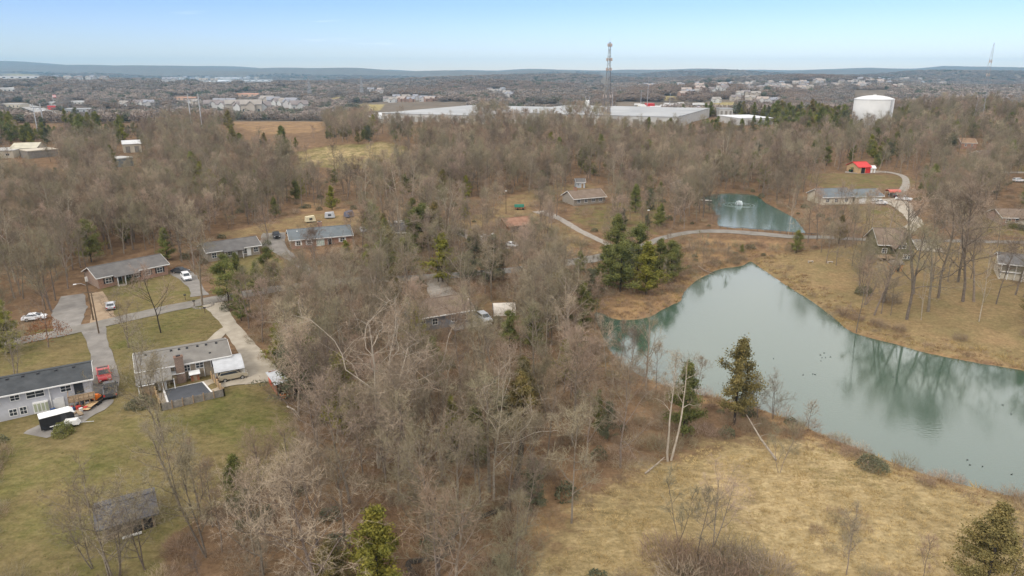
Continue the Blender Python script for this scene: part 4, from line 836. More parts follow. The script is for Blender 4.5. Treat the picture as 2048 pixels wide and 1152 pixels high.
def gable(root, L, D, wh, rh, wall, roof, ov=.45, y0=0.0, x0=0.0, sink=1.2, wname='wall', rname='roof', gutter=True, th=.16, front_drop=0.0):
    x1, y1, ym = x0 + L, y0 + D, y0 + D / 2
    w = MB(); w.prism([(y0, -sink), (y1, -sink), (y1, wh), (ym, wh + rh - .05), (y0, wh)], 'x', x0, x1); wo = w.build(wname, wall, root)
    k = rh / (D / 2); r = MB(); e = wh - ov * k
    slab(r, (x0 - ov, y0 - ov, e + th), (x1 + ov, y0 - ov, e + th), (x1 + ov, ym, wh + rh + th), (x0 - ov, ym, wh + rh + th), th)
    slab(r, (x0 - ov, ym, wh + rh + th - .004), (x1 + ov, ym, wh + rh + th - .004), (x1 + ov, y1 + ov, e + th), (x0 - ov, y1 + ov, e + th), th)
    ro = r.build(rname, roof, root)
    MB().box(x0 - ov, x1 + ov, ym - .14, ym + .14, wh + rh + th - .03, wh + rh + th + .05).build('ridge_cap', roof, ro)
    if gutter:
        g = MB(); g.box(x0 - ov, x1 + ov, y0 - ov - .13, y0 - ov - .01, e - .05, e + th - .01); g.build('gutter', M_white, root)
        f = MB()
        for xx in (x0 - ov - .06, x1 + ov + .01):
            f.hexa([(xx, y0 - ov, e - .06), (xx + .05, y0 - ov, e - .06), (xx + .05, ym, wh + rh - .06), (xx, ym, wh + rh - .06)], [(xx, y0 - ov, e + th), (xx + .05, y0 - ov, e + th), (xx + .05, ym, wh + rh + th), (xx, ym, wh + rh + th)])
            f.hexa([(xx, ym, wh + rh - .06), (xx + .05, ym, wh + rh - .06), (xx + .05, y1 + ov, e - .06), (xx, y1 + ov, e - .06)], [(xx, ym, wh + rh + th), (xx + .05, ym, wh + rh + th), (xx + .05, y1 + ov, e + th), (xx, y1 + ov, e + th)])
        f.build('fascia', M_white, root)
    return wo, ro
def vents(roof, xs, y, z, m=None):
    for x in xs: MB().hexa([(x - .2, y - .2, z - .1), (x + .2, y - .2, z - .1), (x + .2, y + .2, z - .1), (x - .2, y + .2, z - .1)], [(x - .15, y - .15, z + .18), (x + .15, y - .15, z + .18), (x + .15, y + .15, z + .2), (x - .15, y + .15, z + .2)]).build('roof_vent', m or M_black, roof)
def chimney(roof, x, y, w, d, z0, z1, m):
    c = MB(); c.box(x - w / 2, x + w / 2, y - d / 2, y + d / 2, z0, z1); c.box(x - w / 2 - .07, x + w / 2 + .07, y - d / 2 - .07, y + d / 2 + .07, z1 - .25, z1 - .05); o = c.build('chimney', m, roof)
    MB().box(x - w / 4, x + w / 4, y - d / 4, y + d / 4, z1 + .001, z1 + .16).build('flue', M_black, o)
def base(name, label, cat, A, B, group=None):
    a, b, rz, L = fr(A, B); zz = min(a.z, b.z); t = thing(name, label, cat, (a.x, a.y, zz), rz, group); return t, L

# --- grey house at the lower left, seen from its back yard
t, L = base('grey_house', 'long pale grey sided house with charcoal roof at the left edge', 'house', (-125, 872), (188, 800))
wo, ro = gable(t, L, 7.6, 4.4, 1.15, M_greysd, M_char, .5)
vents(ro, [L * f for f in (.46, .56, .66, .78, .90)], 3.2, 4.4 + 1.15 * .84 + .16)
for f, z, w, h in ((.63, 3.5, 2.2, .95), (.83, 3.45, 1.3, .9), (.50, 3.55, 1.1, .8), (.36, 3.5, 1.6, .95), (.20, 3.5, 1.6, .95)): window(t, L * f, z, w, h)
for f, z, w, h in ((.535, 1.25, .8, 1.1), (.47, 1.25, .9, 1.0), (.30, 1.2, 1.6, 1.1)): window(t, L * f, z, w, h)
bw = MB(); bw.box(L * .60, L * .70, -.5, .02, .5, 2.2); bwo = bw.build('bay_window', M_white, t)
for k in range(4): MB().box(L * .60 + .12 + k * L * .10 / 4, L * .60 + (k + 1) * L * .10 / 4 - .02, -.53, -.49, .75, 2.05).build('pane', mat('curtained_glass', (.36, .38, .27), .3, .1, 1), bwo)
door(t, L * .775, .95, 2.05, M_white, 0, .05); MB().box(L * .73, L * .76, -.03, .02, .1, 2.0).build('door_panel', M_white, t)
dp = MB(); dp.box(L * .715, L * .723, -.14, -.01, -.5, 4.4); dp.build('downspout', M_white, t)
d2 = MB().box(L * .885, L * .945, -.06, .02, 2.2, 4.2).build('patio_door', M_glass, t)
for k in range(5): MB().box(L * .885 + k * L * .015 - .03, L * .885 + k * L * .015 + .03, -.08, -.05, 2.2, 4.2).build('door_rail', M_black, d2)
dk = MB(); dk.box(L * .84, L + .3, -2.6, -.1, 1.95, 2.1); deck = dk.build('deck', M_wood, t)
for k in range(6): MB().box(L * .84 + k * (L * .16 + .2) / 5 - .06, L * .84 + k * (L * .16 + .2) / 5 + .06, -2.6, -2.48, -1.2, 3.0).build('post', M_wood, deck)
MB().box(L * .84, L + .3, -2.62, -2.5, 2.85, 3.0).build('rail', M_wood, deck); MB().box(L * .84, L + .3, -2.6, -2.5, 2.3, 2.4).build('rail', M_wood, deck); MB().box(L * .84 - .06, L * .84 + .06, -2.5, -.1, 2.85, 3.0).build('rail', M_wood, deck)

# --- pool house in the lower left middle
t, L = base('pool_house', 'long tan brick house with grey roof beside the covered pool', 'house', (283, 779), (461, 742))
wo, ro = gable(t, L, 8.4, 3.3, 1.2, M_tanbr, M_greysh, .5)
vents(ro, [L * f for f in (.10, .38, .47, .56, .68, .78, .90)], 3.6, 3.3 + 1.2 * .86 + .16); vents(ro, [L * .80], 1.2, 3.3 + .42)
chimney(ro, L * .44, -.55, 1.3, .9, -1, 4.9, mat('chimney_brick', (.22, .12, .08), .9, .2, 1.5, kind='brick'))
pr = MB(); slab(pr, (-.6, -3.6, 2.3), (L * .34, -3.6, 2.3), (L * .34, -.45, 3.3), (-.6, -.45, 3.3), .15); po_ = pr.build('porch_roof', M_greysh, t)
for k in range(4): MB().box(-.3 + k * L * .125 - .07, -.3 + k * L * .125 + .07, -3.4, -3.26, -1.2, 2.2).build('porch_post', M_white, t)
for f, z, w, h in ((.52, 2.3, .8, 1.0), (.66, 2.4, 1.1, .9), (.56, .8, .9, .6), (.41, 2.4, .6, .8)): window(t, L * f, z, w, h)
sp = MB().box(L * .79, L * .965, -.05, .02, 1.7, 2.9).build('screened_porch', M_black, t)
for k in range(3): MB().box(L * .79 + k * L * .0875 - .06, L * .79 + k * L * .0875 + .06, -.09, -.04, 1.7, 2.9).build('post', M_white, sp)
MB().box(L * .70, L * .708, -.14, -.01, -.5, 3.4).build('downspout', M_white, t)

# --- the covered pool with its patio and fence
P = [W(u, v) for u, v in ((330, 783), (404, 766), (422, 786), (338, 806))]; zz = max(p.z for p in P) + .22
def inset(ps, k):
    c = sum((Vector(p) for p in ps), Vector()) / 4; return [c + (Vector(p) - c) * k for p in ps]
pt = link('swimming_pool', None); pt.location = P[0]; tag(pt, 'rectangular pool under a dark grey cover inside a wooden fence', 'swimming pool'); l0 = Vector(P[0])
def flatbox(ps, z0, z1, name, m, parent, org=l0):
    q = [Vector(p) - org for p in ps]; return MB().hexa([(p.x, p.y, z0) for p in q], [(p.x, p.y, z1) for p in q]).build(name, m, parent)
PAT = [W(u, v) for u, v in ((312, 790), (424, 758), (449, 792), (324, 822))]
flatbox(PAT[::-1], -.9, .16, 'patio', mat('patio_concrete', (.33, .28, .21), .9, .18, .7, col2=(.45, .38, .29)), pt)
flatbox(inset(P, 1.10)[::-1], -.3, .24, 'coping', M_white, pt); flatbox(inset(P, 1.0)[::-1], -.2, .29, 'pool_cover', mat('dark_pool_cover', (.062, .066, .075), .6, .12, .8), pt)
ft = link('pool_fence', None); ft.location = PAT[3]; tag(ft, 'weathered wooden fence enclosing the covered pool', 'fence')
def fence_run(root, a, b, n, h, mp, m, org):
    a, b = Vector(a), Vector(b)
    for k in range(n + 1):
        p = a.lerp(b, k / n) - org; MB().box(p.x - .08, p.x + .08, p.y - .08, p.y + .08, p.z - .5, p.z + h + .15).build('post', mp, root)
    for k in range(n):
        p, q = a.lerp(b, k / n) - org, a.lerp(b, (k + 1) / n) - org; d = (q - p); s = Vector((-d.y, d.x, 0)).normalized() * .03
        e = MB(); nb = 8
        for j in range(nb):
            p0, p1 = p + d * (j + .04) / nb, p + d * (j + .96) / nb; hh = h * random.uniform(.96, 1.0)
            e.hexa([p0 - s, p1 - s, p1 + s, p0 + s], [(c.x, c.y, c.z + hh) for c in (p0 - s, p1 - s, p1 + s, p0 + s)])
        e.build('panel', m, root)
fo = Vector(PAT[3]); fence_run(ft, PAT[3], PAT[2], 6, 1.25, M_wood, M_grywood, fo); fence_run(ft, PAT[2], PAT[1], 4, 1.3, M_newwood, M_wood, fo); fence_run(ft, PAT[3], PAT[0], 4, 1.3, M_newwood, M_wood, fo)
# small sheds beside the pool house
def hut(name, label, u, v, w, d, h, wallm, roofm, rz, cat='shed', slope=.25, doorm=None):
    p = W(u, v); t = thing(name, label, cat, p, rz); MB().box(-w / 2, w / 2, -d / 2, d / 2, -.4, h).build('wall', wallm, t)
    r = MB(); slab(r, (-w / 2 - .2, -d / 2 - .2, h + .02), (w / 2 + .2, -d / 2 - .2, h + .02), (w / 2 + .2, d / 2 + .2, h + slope + .02), (-w / 2 - .2, d / 2 + .2, h + slope + .02), -.1); r.build('roof', roofm, t)
    MB().box(-w * .2, w * .2, -d / 2 - .04, -d / 2 + .01, -.1, h * .85).build('door', doorm or M_wood, t); return t
M_wroof = mat('white_metal_roof', (.78, .78, .76), .5, .05, 1)
RZ = math.atan2(W(461, 742).y - W(283, 779).y, W(461, 742).x - W(283, 779).x)
hut('pool_shed', 'small brown shed with bright white roof against the chimney', 359, 764, 1.6, 1.1, 1.7, M_wood, M_wroof, RZ)
hut('pump_shed', 'tiny brown hut with white roof right of the chimney', 391, 760, 1.3, .9, 1.2, M_rust, M_wroof, RZ)
hut('corner_shed', 'brown shed with white roof at the left end of the pool house', 296, 788, 1.9, 1.8, 1.9, M_wood, M_wroof, RZ)
hut('white_shed', 'narrow white metal locker beside the pool patio', 326, 777, 1.3, 1.2, 1.5, M_white, M_wroof, RZ, cat='locker')

# --- vehicles
M_tyre = mat('tyre', (.02, .02, .02), .9, .1, 4); M_rim = mat('wheel_rim', (.45, .46, .47), .35, .05, 4, metallic=.7); M_lamp = mat('headlamp', (.7, .7, .68), .2, .05, 4); M_tail = mat('tail_lamp', (.45, .02, .02), .3, .05, 4)
CARP = {'white': (.74, .75, .76), 'silver': (.45, .47, .5), 'red': (.55, .03, .035), 'dark': (.055, .055, .06), 'tan': (.42, .37, .27), 'blue': (.08, .12, .22), 'black': (.02, .02, .022)}
def car(name, label, u, v, heading, paint, kind='sedan', group=None, cat='car', s=1.0):
    p = W(u, v); t = thing(name, label, cat, (p.x, p.y, p.z + .08), R(heading), group); t.scale = (s, s, s)
    m = mat('paint_' + paint, CARP[paint], .3, .04, .6, spec=.6)
    L, w = {'sedan': (4.5, 1.78), 'suv': (4.7, 1.88), 'pickup': (5.7, 1.98), 'van': (5.2, 1.95)}[kind]; h2 = L / 2; y = w / 2
    b = MB()
    if kind == 'pickup':
        prof = [(-h2, .5), (-h2 + .05, 1.08), (-.35, 1.08), (-.34, 1.1), (1.25, 1.12), (h2 - .25, 1.05), (h2, .85), (h2, .42), (-h2, .42)]; cab = [(-.35, 1.1), (-.15, 1.78), (.75, 1.82), (1.45, 1.12)]
    elif kind == 'sedan':
        prof = [(-h2, .45), (-h2 + .02, .88), (-1.4, .98), (1.0, .96), (h2 - .3, .82), (h2, .62), (h2, .35), (-h2, .35)]; cab = [(-1.75, .95), (-1.0, 1.42), (.35, 1.45), (1.2, .95)]
    else:
        prof = [(-h2, .48), (-h2 + .03, 1.02), (-1.4, 1.08), (1.05, 1.08), (h2 - .25, .98), (h2, .75), (h2, .4), (-h2, .4)]; cab = [(-h2 + .12, 1.05), (-h2 + .5, 1.70), (.45, 1.72), (1.3, 1.07)]
    n = len(prof); b.add([(x, -y, z) for x, z in prof] + [(x, y, z) for x, z in prof], [tuple(range(n)), tuple(range(2 * n - 1, n - 1, -1))] + [(i, n + i, n + (i + 1) % n, (i + 1) % n) for i in range(n)])
    yi = y - .18; c0, c1, c2, c3 = cab
    b.add([(c0[0], -y + .05, c0[1]), (c3[0], -y + .05, c3[1]), (c2[0], -yi, c2[1]), (c1[0], -yi, c1[1]), (c0[0], y - .05, c0[1]), (c3[0], y - .05, c3[1]), (c2[0], yi, c2[1]), (c1[0], yi, c1[1])], [(0, 1, 2, 3), (7, 6, 5, 4), (3, 2, 6, 7), (1, 5, 6, 2), (0, 3, 7, 4)])
    b.build('body', m, t)
    def lerp(a, b_, k): return (a[0] + (b_[0] - a[0]) * k, a[1] + (b_[1] - a[1]) * k)
    def pane(nm, q): MB().add(q, [(0, 1, 2, 3)]).build(nm, M_glass, t)
    f0, f1 = lerp(c3, c2, .08), lerp(c3, c2, .92); e = .02
    pane('windscreen', [(f0[0] + e, -y + .2, f0[1] + e), (f0[0] + e, y - .2, f0[1] + e), (f1[0] + e, yi - .1, f1[1] + e), (f1[0] + e, -yi + .1, f1[1] + e)])
    r0, r1 = lerp(c0, c1, .15), lerp(c0, c1, .88); pane('rear_window', [(r0[0] - e, y - .2, r0[1] + e), (r0[0] - e, -y + .2, r0[1] + e), (r1[0] - e, -yi + .1, r1[1] + e), (r1[0] - e, yi - .1, r1[1] + e)])
    for sgn in (-1, 1):
        a0, a1 = lerp(c0, c1, .3), lerp(c0, c1, .88); b0, b1 = lerp(c3, c2, .3), lerp(c3, c2, .88)
        yy0, yy1 = sgn * (y - .05 - .13 * .3 + .02), sgn * (yi + .13 * .12 + .02)
        q = [(a0[0] + .12, yy0, a0[1]), (b0[0] - .12, yy0, b0[1]), (b1[0] - .08, yy1, b1[1]), (a1[0] + .08, yy1, a1[1])]; pane('side_window', q if sgn < 0 else q[::-1])
        MB().box(1.05, 1.2, sgn * (y + .1) - .1, sgn * (y + .1) + .1, 1.0, 1.16).build('mirror', m, t)
        MB().box(h2 - .06, h2 + .015, sgn * (y - .28) - .2, sgn * (y - .28) + .2, .62, .78).build('headlight', M_lamp, t); MB().box(-h2 - .015, -h2 + .06, sgn * (y - .16) - .12, sgn * (y - .16) + .12, .62, .92).build('tail_light', M_tail, t)
        for xx in (h2 - .95, -h2 + 1.0):
            wh_ = MB().wheel(xx, sgn * (y - .10), .30, .36, .24).build('wheel', M_tyre, t); MB().wheel(xx, sgn * (y - .09), .30, .22, .25, 10).build('rim', M_rim, wh_)
    MB().box(h2 - .03, h2 + .03, -y + .3, y - .3, .48, .62).build('grille', M_black, t); MB().box(-h2 - .04, -h2 + .02, -y + .1, y - .1, .38, .52).build('bumper', M_black, t)
    if kind == 'pickup':
        MB().box(-h2 + .12, -.42, -y + .14, y - .14, .98, 1.085).build('truck_bed', M_black, t)
    return t
def head(u0, v0, u1, v1):
    a, b = W(u0, v0), W(u1, v1); return math.degrees(math.atan2(b.y - a.y, b.x - a.x))
HD = head(205, 735, 214, 775)
car('pickup_truck', 'bright red pickup truck on the grey driveway', 209, 756, HD, 'red', 'pickup', cat='truck')
car('pickup_truck', 'charcoal pickup truck parked nose to nose below the red one', 222, 786, HD + 176, 'dark', 'pickup', cat='truck')
car('sport_utility', 'tan utility vehicle under the arched metal carport', 466, 758, head(440, 762, 490, 752), 'tan', 'suv')
car('silver_car', 'silver car parked on the bare dirt drive near the pole', 222, 617, head(222, 640, 221, 610), 'silver', 'sedan')
car('white_car', 'white hatchback on the grass left of the asphalt pad', 70, 640, head(40, 643, 92, 636), 'white', 'sedan')
car('white_suv', 'white car in the driveway beside the red brick ranch house', 373, 559, head(362, 546, 384, 572), 'white', 'suv')
car('dark_car', 'dark car behind the white one beside the brick ranch house', 361, 546, head(350, 545, 372, 547), 'dark', 'sedan')
car('dark_truck', 'dark blue truck on the drive left of the blue roofed house', 553, 474, head(550, 462, 556, 480), 'black', 'pickup', cat='truck')
car('white_pickup', 'white pickup parked against the cream house', 1757, 409, head(1745, 409, 1770, 409), 'white', 'pickup', cat='truck')
car('white_pickup', 'white pickup on the pale drive right of the red canopy', 1807, 401, head(1795, 400, 1818, 402), 'white', 'pickup', cat='truck')
car('white_van', 'white van at the upper right edge of the frame', 2037, 364, head(2020, 364, 2050, 364), 'white', 'van', cat='van')
car('white_car', 'white car in the grey yard behind the lane', 1023, 494, head(1010, 490, 1035, 496), 'white', 'sedan')
for (u, v, c, lb, k) in ((726, 464, 'silver', 'silver car at the left of the junk row', 'sedan'), (739, 465, 'blue', 'blue car second in the junk row', 'sedan'), (753, 464, 'red', 'dull red car third in the junk row', 'suv'), (763, 465, 'dark', 'dark car at the right of the junk row', 'sedan')):
    car('parked_car', lb + ' beside the blue roofed house', u, v, head(u, v, u + 2, v + 8) + random.uniform(-15, 15), c, k, 'cars in the junk row')
car('blue_car', 'blue grey car beside the white tarpaulin shelter in the wood', 968, 642, head(955, 630, 978, 648), 'silver', 'suv')

# carport
a_, b_ = W(432, 768), W(492, 757); d = b_ - a_; rz = math.atan2(d.y, d.x); Lc = Vector((d.x, d.y)).length
t = thing('metal_carport', 'arched grey metal carport over a tan vehicle', 'carport', a_, rz); arc = [(3.2 + 3.3 * math.cos(k), 2.0 + .75 * math.sin(k)) for k in np.linspace(math.pi, 0, 9)]
mb = MB(); inner = [(y_ * .985 + .05, z_ - .08) for y_, z_ in arc]; mb.prism(arc + inner[::-1], 'x', 0, Lc); mb.build('roof', M_steel, t)
for xx in (.1, Lc / 2, Lc - .1):
    for yy in (.05, 6.35): MB().box(xx - .05, xx + .05, yy - .05, yy + .05, -.4, 2.0).build('post', M_steel, t)
# red shed at the lawn edge
a_ = W(556, 792); rz = math.atan2(W(532, 756).y - a_.y, W(532, 756).x - a_.x); t = thing('red_shed', 'open fronted red brown shed with tin roof at the lawn edge', 'shed', a_, rz)
mb = MB(); mb.box(0, 5.2, 0, .1, -.4, 2.0); mb.box(5.1, 5.2, -3.0, -.001, -.4, 2.3); mb.box(0, 5.099, -3.0, -2.9, -.4, 2.3); mb.build('wall', M_rust, t)
mb = MB(); slab(mb, (-.3, -3.3, 2.45), (5.5, -3.3, 2.45), (5.5, .4, 2.12), (-.3, .4, 2.12), .08); mb.build('roof', M_steel, t); MB().box(3.4, 5.15, .101, .13, .3, 1.9).build('red_panel', mat('faded_red', (.55, .10, .06), .8, .2, 1), t)
p = W(566, 796); t = thing('riding_mower', 'small orange riding mower in front of the open shed', 'mower', p, rz); MB().box(-.7, .5, -.4, .4, .25, .6).build('hood', mat('orange_paint', (.55, .14, .02), .5, .1, 1), t); MB().box(-.1, .3, -.25, .25, .6, .95).build('seat', M_black, t)
for xx, yy in ((-.5, -.4), (-.5, .4), (.35, -.45), (.35, .45)): MB().wheel(xx, yy, .2, .22, .18, 10).build('wheel', M_tyre, t)

# enclosed trailer, flatbed with loader, boat trailer and clutter behind the grey house
a_ = W(84, 866); rz = math.atan2(W(128, 853).y - a_.y, W(128, 853).x - a_.x); t = thing('cargo_trailer', 'black enclosed cargo trailer with white roof', 'trailer', a_, rz)
mb = MB(); mb.prism([(0, .35), (3.9, .35), (4.3, 1.0), (4.3, 1.9), (3.9, 2.2), (0, 2.2)], 'y', 0, 2.0); mb.build('body', M_black, t)
mb = MB(); mb.prism([(0, 2.203), (3.9, 2.203), (4.32, 1.9), (4.35, 1.96), (3.92, 2.26), (0, 2.26)], 'y', -.04, 2.04); mb.build('roof', M_wroof, t)
MB().box(2.6, 3.3, -.03, .01, .5, 2.0).build('side_door', mat('dark_panel', (.05, .05, .055), .4, .1, 1), t); MB().tube([(4.2, 1, .5), (5.3, 1, .45)], .06, 6).build('tongue', M_steel, t)
for xx in (1.5, 2.3): w_ = MB().wheel(xx, -.06, .25, .33, .2, 12).build('wheel', M_tyre, t); MB().wheel(xx, -.07, .25, .18, .21, 8).build('rim', M_rim, w_); 
mb = MB(); mb.box(1.05, 2.75, -.2, -.001, .6, .68); mb.build('fender', M_white, t)
a_ = W(184, 820); rz = math.atan2(W(213, 798).y - a_.y, W(213, 798).x - a_.x); t = thing('flatbed_trailer', 'black flatbed trailer with fresh plank deck behind the charcoal pickup', 'trailer', a_, rz); t.scale = (.72,) * 3
mb = MB(); mb.box(0, 5.2, 0, .1, .45, .7); mb.box(0, 5.2, 1.9, 2.0, .45, .7); mb.box(0, .1, .101, 1.899, .45, .7); mb.box(5.1, 5.2, .101, 1.899, .45, .7); mb.build('frame', M_black, t)
for k in range(6): MB().box(.11, 5.09, .11 + k * .3, .11 + k * .3 + .27, .62, .68).build('plank', M_newwood, t)
MB().tube([(5.2, 1, .55), (6.5, 1, .5)], .06, 6).build('tongue', M_black, t); MB().box(-.9, 0, .1, 1.9, .5, .56).build('ramp', M_newwood, t)
for xx in (2.2, 3.0):
    for yy in (-.14, 2.14): MB().wheel(xx, yy, .32, .36, .2, 12).build('wheel', M_tyre, t)
p = Matrix.Rotation(rz, 3, 'Z') @ Vector((2.7, .72, 0)) + a_; t = thing('loader', 'orange compact loader standing on the flatbed trailer', 'loader', (p.x, p.y, p.z + .5), rz); t.scale = (.7,) * 3; MO = mat('loader_orange', (.62, .16, .02), .5, .1, 1)
mb = MB(); mb.hexa([(-1, -.6, .3), (1, -.6, .3), (1, .6, .3), (-1, .6, .3)], [(-.9, -.55, 1.0), (.6, -.55, .9), (.6, .55, .9), (-.9, .55, 1.0)]); mb.build('body', MO, t); MB().box(-.5, .3, -.45, .45, 1.0, 1.25).build('cab', MO, t); MB().box(1.1, 1.5, -.7, .7, .15, .65).build('bucket', M_black, t)
for yy in (-.7, .7): MB().box(-.9, .9, yy - .15, yy + .15, .0, .45).build('track', M_tyre, t)
p = W(146, 852); t = thing('utility_trailer', 'small white covered utility trailer left of the round bush', 'trailer', p, .3); MB().hexa([(-1, -.6, .4), (1, -.6, .4), (1, .6, .4), (-1, .6, .4)], [(-.9, -.5, 1.1), (.7, -.5, 1.1), (.7, .5, 1.1), (-.9, .5, 1.1)]).build('body', M_white, t); MB().tube([(1, 0, .45), (2.8, 0, .35)], .05, 6).build('tongue', M_steel, t)
for yy in (-.65, .65): MB().wheel(0, yy, .3, .3, .16, 10).build('wheel', M_tyre, t)
# clutter by the deck: each its own thing
CL = [('storage_bin', (.05, .10, .25), 'blue plastic bin'), ('storage_bin', (.5, .06, .05), 'red plastic bin'), ('cardboard_box', (.38, .27, .16), 'brown cardboard box'), ('storage_bin', (.7, .7, .68), 'white plastic tub'), ('tool_chest', (.06, .06, .065), 'black tool chest'), ('plank_pile', (.34, .25, .16), 'pile of brown boards'), ('storage_bin', (.12, .13, .14), 'dark grey tote'), ('cooler', (.3, .32, .34), 'grey cool box')]
CLP = [(107, 824, 0), (113, 826, 4), (139, 824, 2), (146, 822, 0), (152, 826, 5), (158, 820, 1), (163, 824, 3), (168, 815, 2), (172, 820, 1), (176, 812, 3), (180, 808, 6), (185, 804, 0), (166, 810, 7), (174, 805, 2), (150, 816, 6), (132, 820, 4), (160, 828, 5), (146, 828, 3), (143, 819, 1), (155, 812, 7)]
ORD = ['first', 'second', 'third', 'fourth', 'fifth']; cnt = {}
for u, v, k in CLP:
    nm, c, lb = CL[k]; p = W(u, v); cnt[k] = cnt.get(k, 0) + 1; w, d_, h = random.uniform(.35, .75), random.uniform(.3, .55), random.uniform(.3, .7)
    if nm == 'plank_pile': w, d_, h = 1.6, .5, .2
    t = thing(nm, '%s in the clutter below the deck, %s from the left' % (lb, ORD[cnt[k] - 1]), 'box' if nm != 'plank_pile' else 'boards', p, random.uniform(0, 3), 'clutter behind the grey house')
    m = mat('clutter_%d' % k, c, .6, .15, 2)
    MB().hexa([(-w / 2, -d_ / 2, 0), (w / 2, -d_ / 2, 0), (w / 2, d_ / 2, 0), (-w / 2, d_ / 2, 0)], [(-w * .55, -d_ * .55, h), (w * .55, -d_ * .55, h), (w * .55, d_ * .55, h), (-w * .55, d_ * .55, h)]).build('body', m, t)
    MB().box(-w * .58, w * .58, -d_ * .58, d_ * .58, h + .002, h + .06).build('lid', m, t)

# --- red brick ranch
t, L = base('red_brick_house', 'long red brick ranch house with grey roof on the left', 'house', (199, 578), (337, 549))
wo, ro = gable(t, L, 8.6, 2.9, 1.7, M_redbr, M_midsh, .5)
for f, w in ((.14, 1.3), (.42, 1.2), (.53, 1.2), (.70, 1.2), (.88, 1.3)):
    window(t, L * f, 1.65, w, 1.2)
    for s_ in (-1, 1): MB().box(L * f + s_ * (w / 2 + .3) - .18, L * f + s_ * (w / 2 + .3) + .18, -.05, .01, .95, 2.35).build('shutter', M_black, t)
door(t, L * .29, 1.0, 2.05, M_black, 0, .3); MB().box(L * .24, L * .34, -1.6, -.001, -.6, .25).build('porch_slab', M_conc, t)
for f in (.235, .34): MB().box(L * f - .08, L * f + .08, -1.55, -1.4, -.6, 2.55).build('porch_post', M_white, t)
pr = MB(); slab(pr, (L * .2, -1.75, 2.55), (L * .56, -1.75, 2.55), (L * .56, -.2, 3.0), (L * .2, -.2, 3.0), .12); pr.build('porch_roof', M_midsh, t); vents(ro, [L * .4, L * .6], 5.2, 4.4)
for k in range(3): MB().box(L * .26, L * .32, -2.5 + k * .3, -1.601, -.6, -.15 + k * .13).build('step', M_conc, t)
# --- tan ranch
t, L = base('tan_ranch_house', 'tan brick ranch house with white windows uphill from the red one', 'house', (417, 524), (521, 508))
wo, ro = gable(t, L, 8.5, 2.8, 1.6, M_greybr, M_midsh, .5)
for f, w in ((.12, 1.1), (.42, 1.2), (.70, 1.3), (.92, 1.1)): window(t, L * f, 1.6, w, 1.3)
for f in (.52, .78): door(t, L * f, .95, 2.05, M_white, 0, .2)
for k in range(3): MB().box(L * .3 + k * L * .17 - .07, L * .3 + k * L * .17 + .07, -1.5, -1.36, -.6, 2.5).build('porch_post', M_white, t)
pr = MB(); slab(pr, (L * .28, -1.7, 2.5), (L * .68, -1.7, 2.5), (L * .68, -.2, 2.95), (L * .28, -.2, 2.95), .12); pr.build('porch_roof', M_midsh, t)
# --- red brick house with blue grey roof
t, L = base('blue_roofed_house', 'red brick ranch house with blue grey roof and white garage window', 'house', (583, 499), (704, 482))
wo, ro = gable(t, L, 9, 2.9, 2.0, M_redbr, M_bluesh, .5)
for f, w in ((.12, 1.0), (.29, 1.0), (.84, 1.2)):
    window(t, L * f, 1.65, w, 1.2)
    for s_ in (-1, 1): MB().box(L * f + s_ * (w / 2 + .3) - .18, L * f + s_ * (w / 2 + .3) + .18, -.05, .01, 1.0, 2.3).build('shutter', M_white, t)
wv = MB().box(L * .41, L * .54, -.12, .01, .35, 2.4).build('picture_window', M_white, t)
for k in range(4): MB().box(L * .415 + k * L * .031, L * .415 + k * L * .031 + L * .027, -.14, -.11, .5, 2.25).build('pane', mat('pale_glass', (.42, .48, .42), .3, .1, 1), wv)
door(t, L * .63, 1.0, 2.05, M_black, 0, .2); chimney(ro, L * .53, 6.5, 1.3, .9, 2.5, 6.3, M_redbr); vents(ro, [L * .13], 3.4, 4.45, M_white)
# --- house hidden behind trees
t, L = base('cream_gabled_house', 'brown roofed house with cream gable behind the bare trees', 'house', (775, 482), (884, 478))
wo, ro = gable(t, L * .45, 8, 2.7, 1.7, M_greybr, M_midsh, .5); gable(t, L * .5, 9, 3.2, 2.0, M_cream, M_brownsh, .5, x0=L * .48, wname='wing_wall', rname='wing_roof')
for f in (.1, .3, .6, .8): window(t, L * f, 1.6, 1.1, 1.1, 0)
# --- house in the wood
t, L = base('wood_house', 'blue grey sided house with brown roof half hidden in the middle wood', 'house', (838, 664), (944, 647))
wo, ro = gable(t, L, 9.5, 3.2, 1.9, M_bluesd, M_brownsh, .5)
for f in (.08, .3, .66, .84): window(t, L * f, 1.8, 1.1, 1.2)
MB().box(L * .55, L + 3.2, -3.4, -.001, .4, .55).build('deck', M_grywood, t); MB().box(L + .2, L + 3.2, .001, 3.4, .35, .5).build('side_deck', mat('pale_deck', (.5, .43, .32), .9, .1, 1), t); vents(ro, [L * .4, L * .7], 6, 4.3)
p = W(1008, 626); t = thing('tarpaulin_shelter', 'white arched tarpaulin shelter in the middle wood', 'shelter', p, .1); arc = [(1.9 * math.cos(k), 2.3 * math.sin(k)) for k in np.linspace(math.pi, 0, 11)]
MB().prism(arc + [(y_ * .97, z_ * .97 - .01) for y_, z_ in arc[::-1]], 'x', -2.4, 2.4).build('cover', mat('white_tarpaulin', (.68, .62, .54), .7, .08, 1), t)
for xx in (-2.42, 0, 2.42): MB().tube([(xx, 1.93 * math.cos(k), 2.33 * math.sin(k)) for k in np.linspace(math.pi, 0, 9)], .03, 5).build('hoop', M_steel, t)
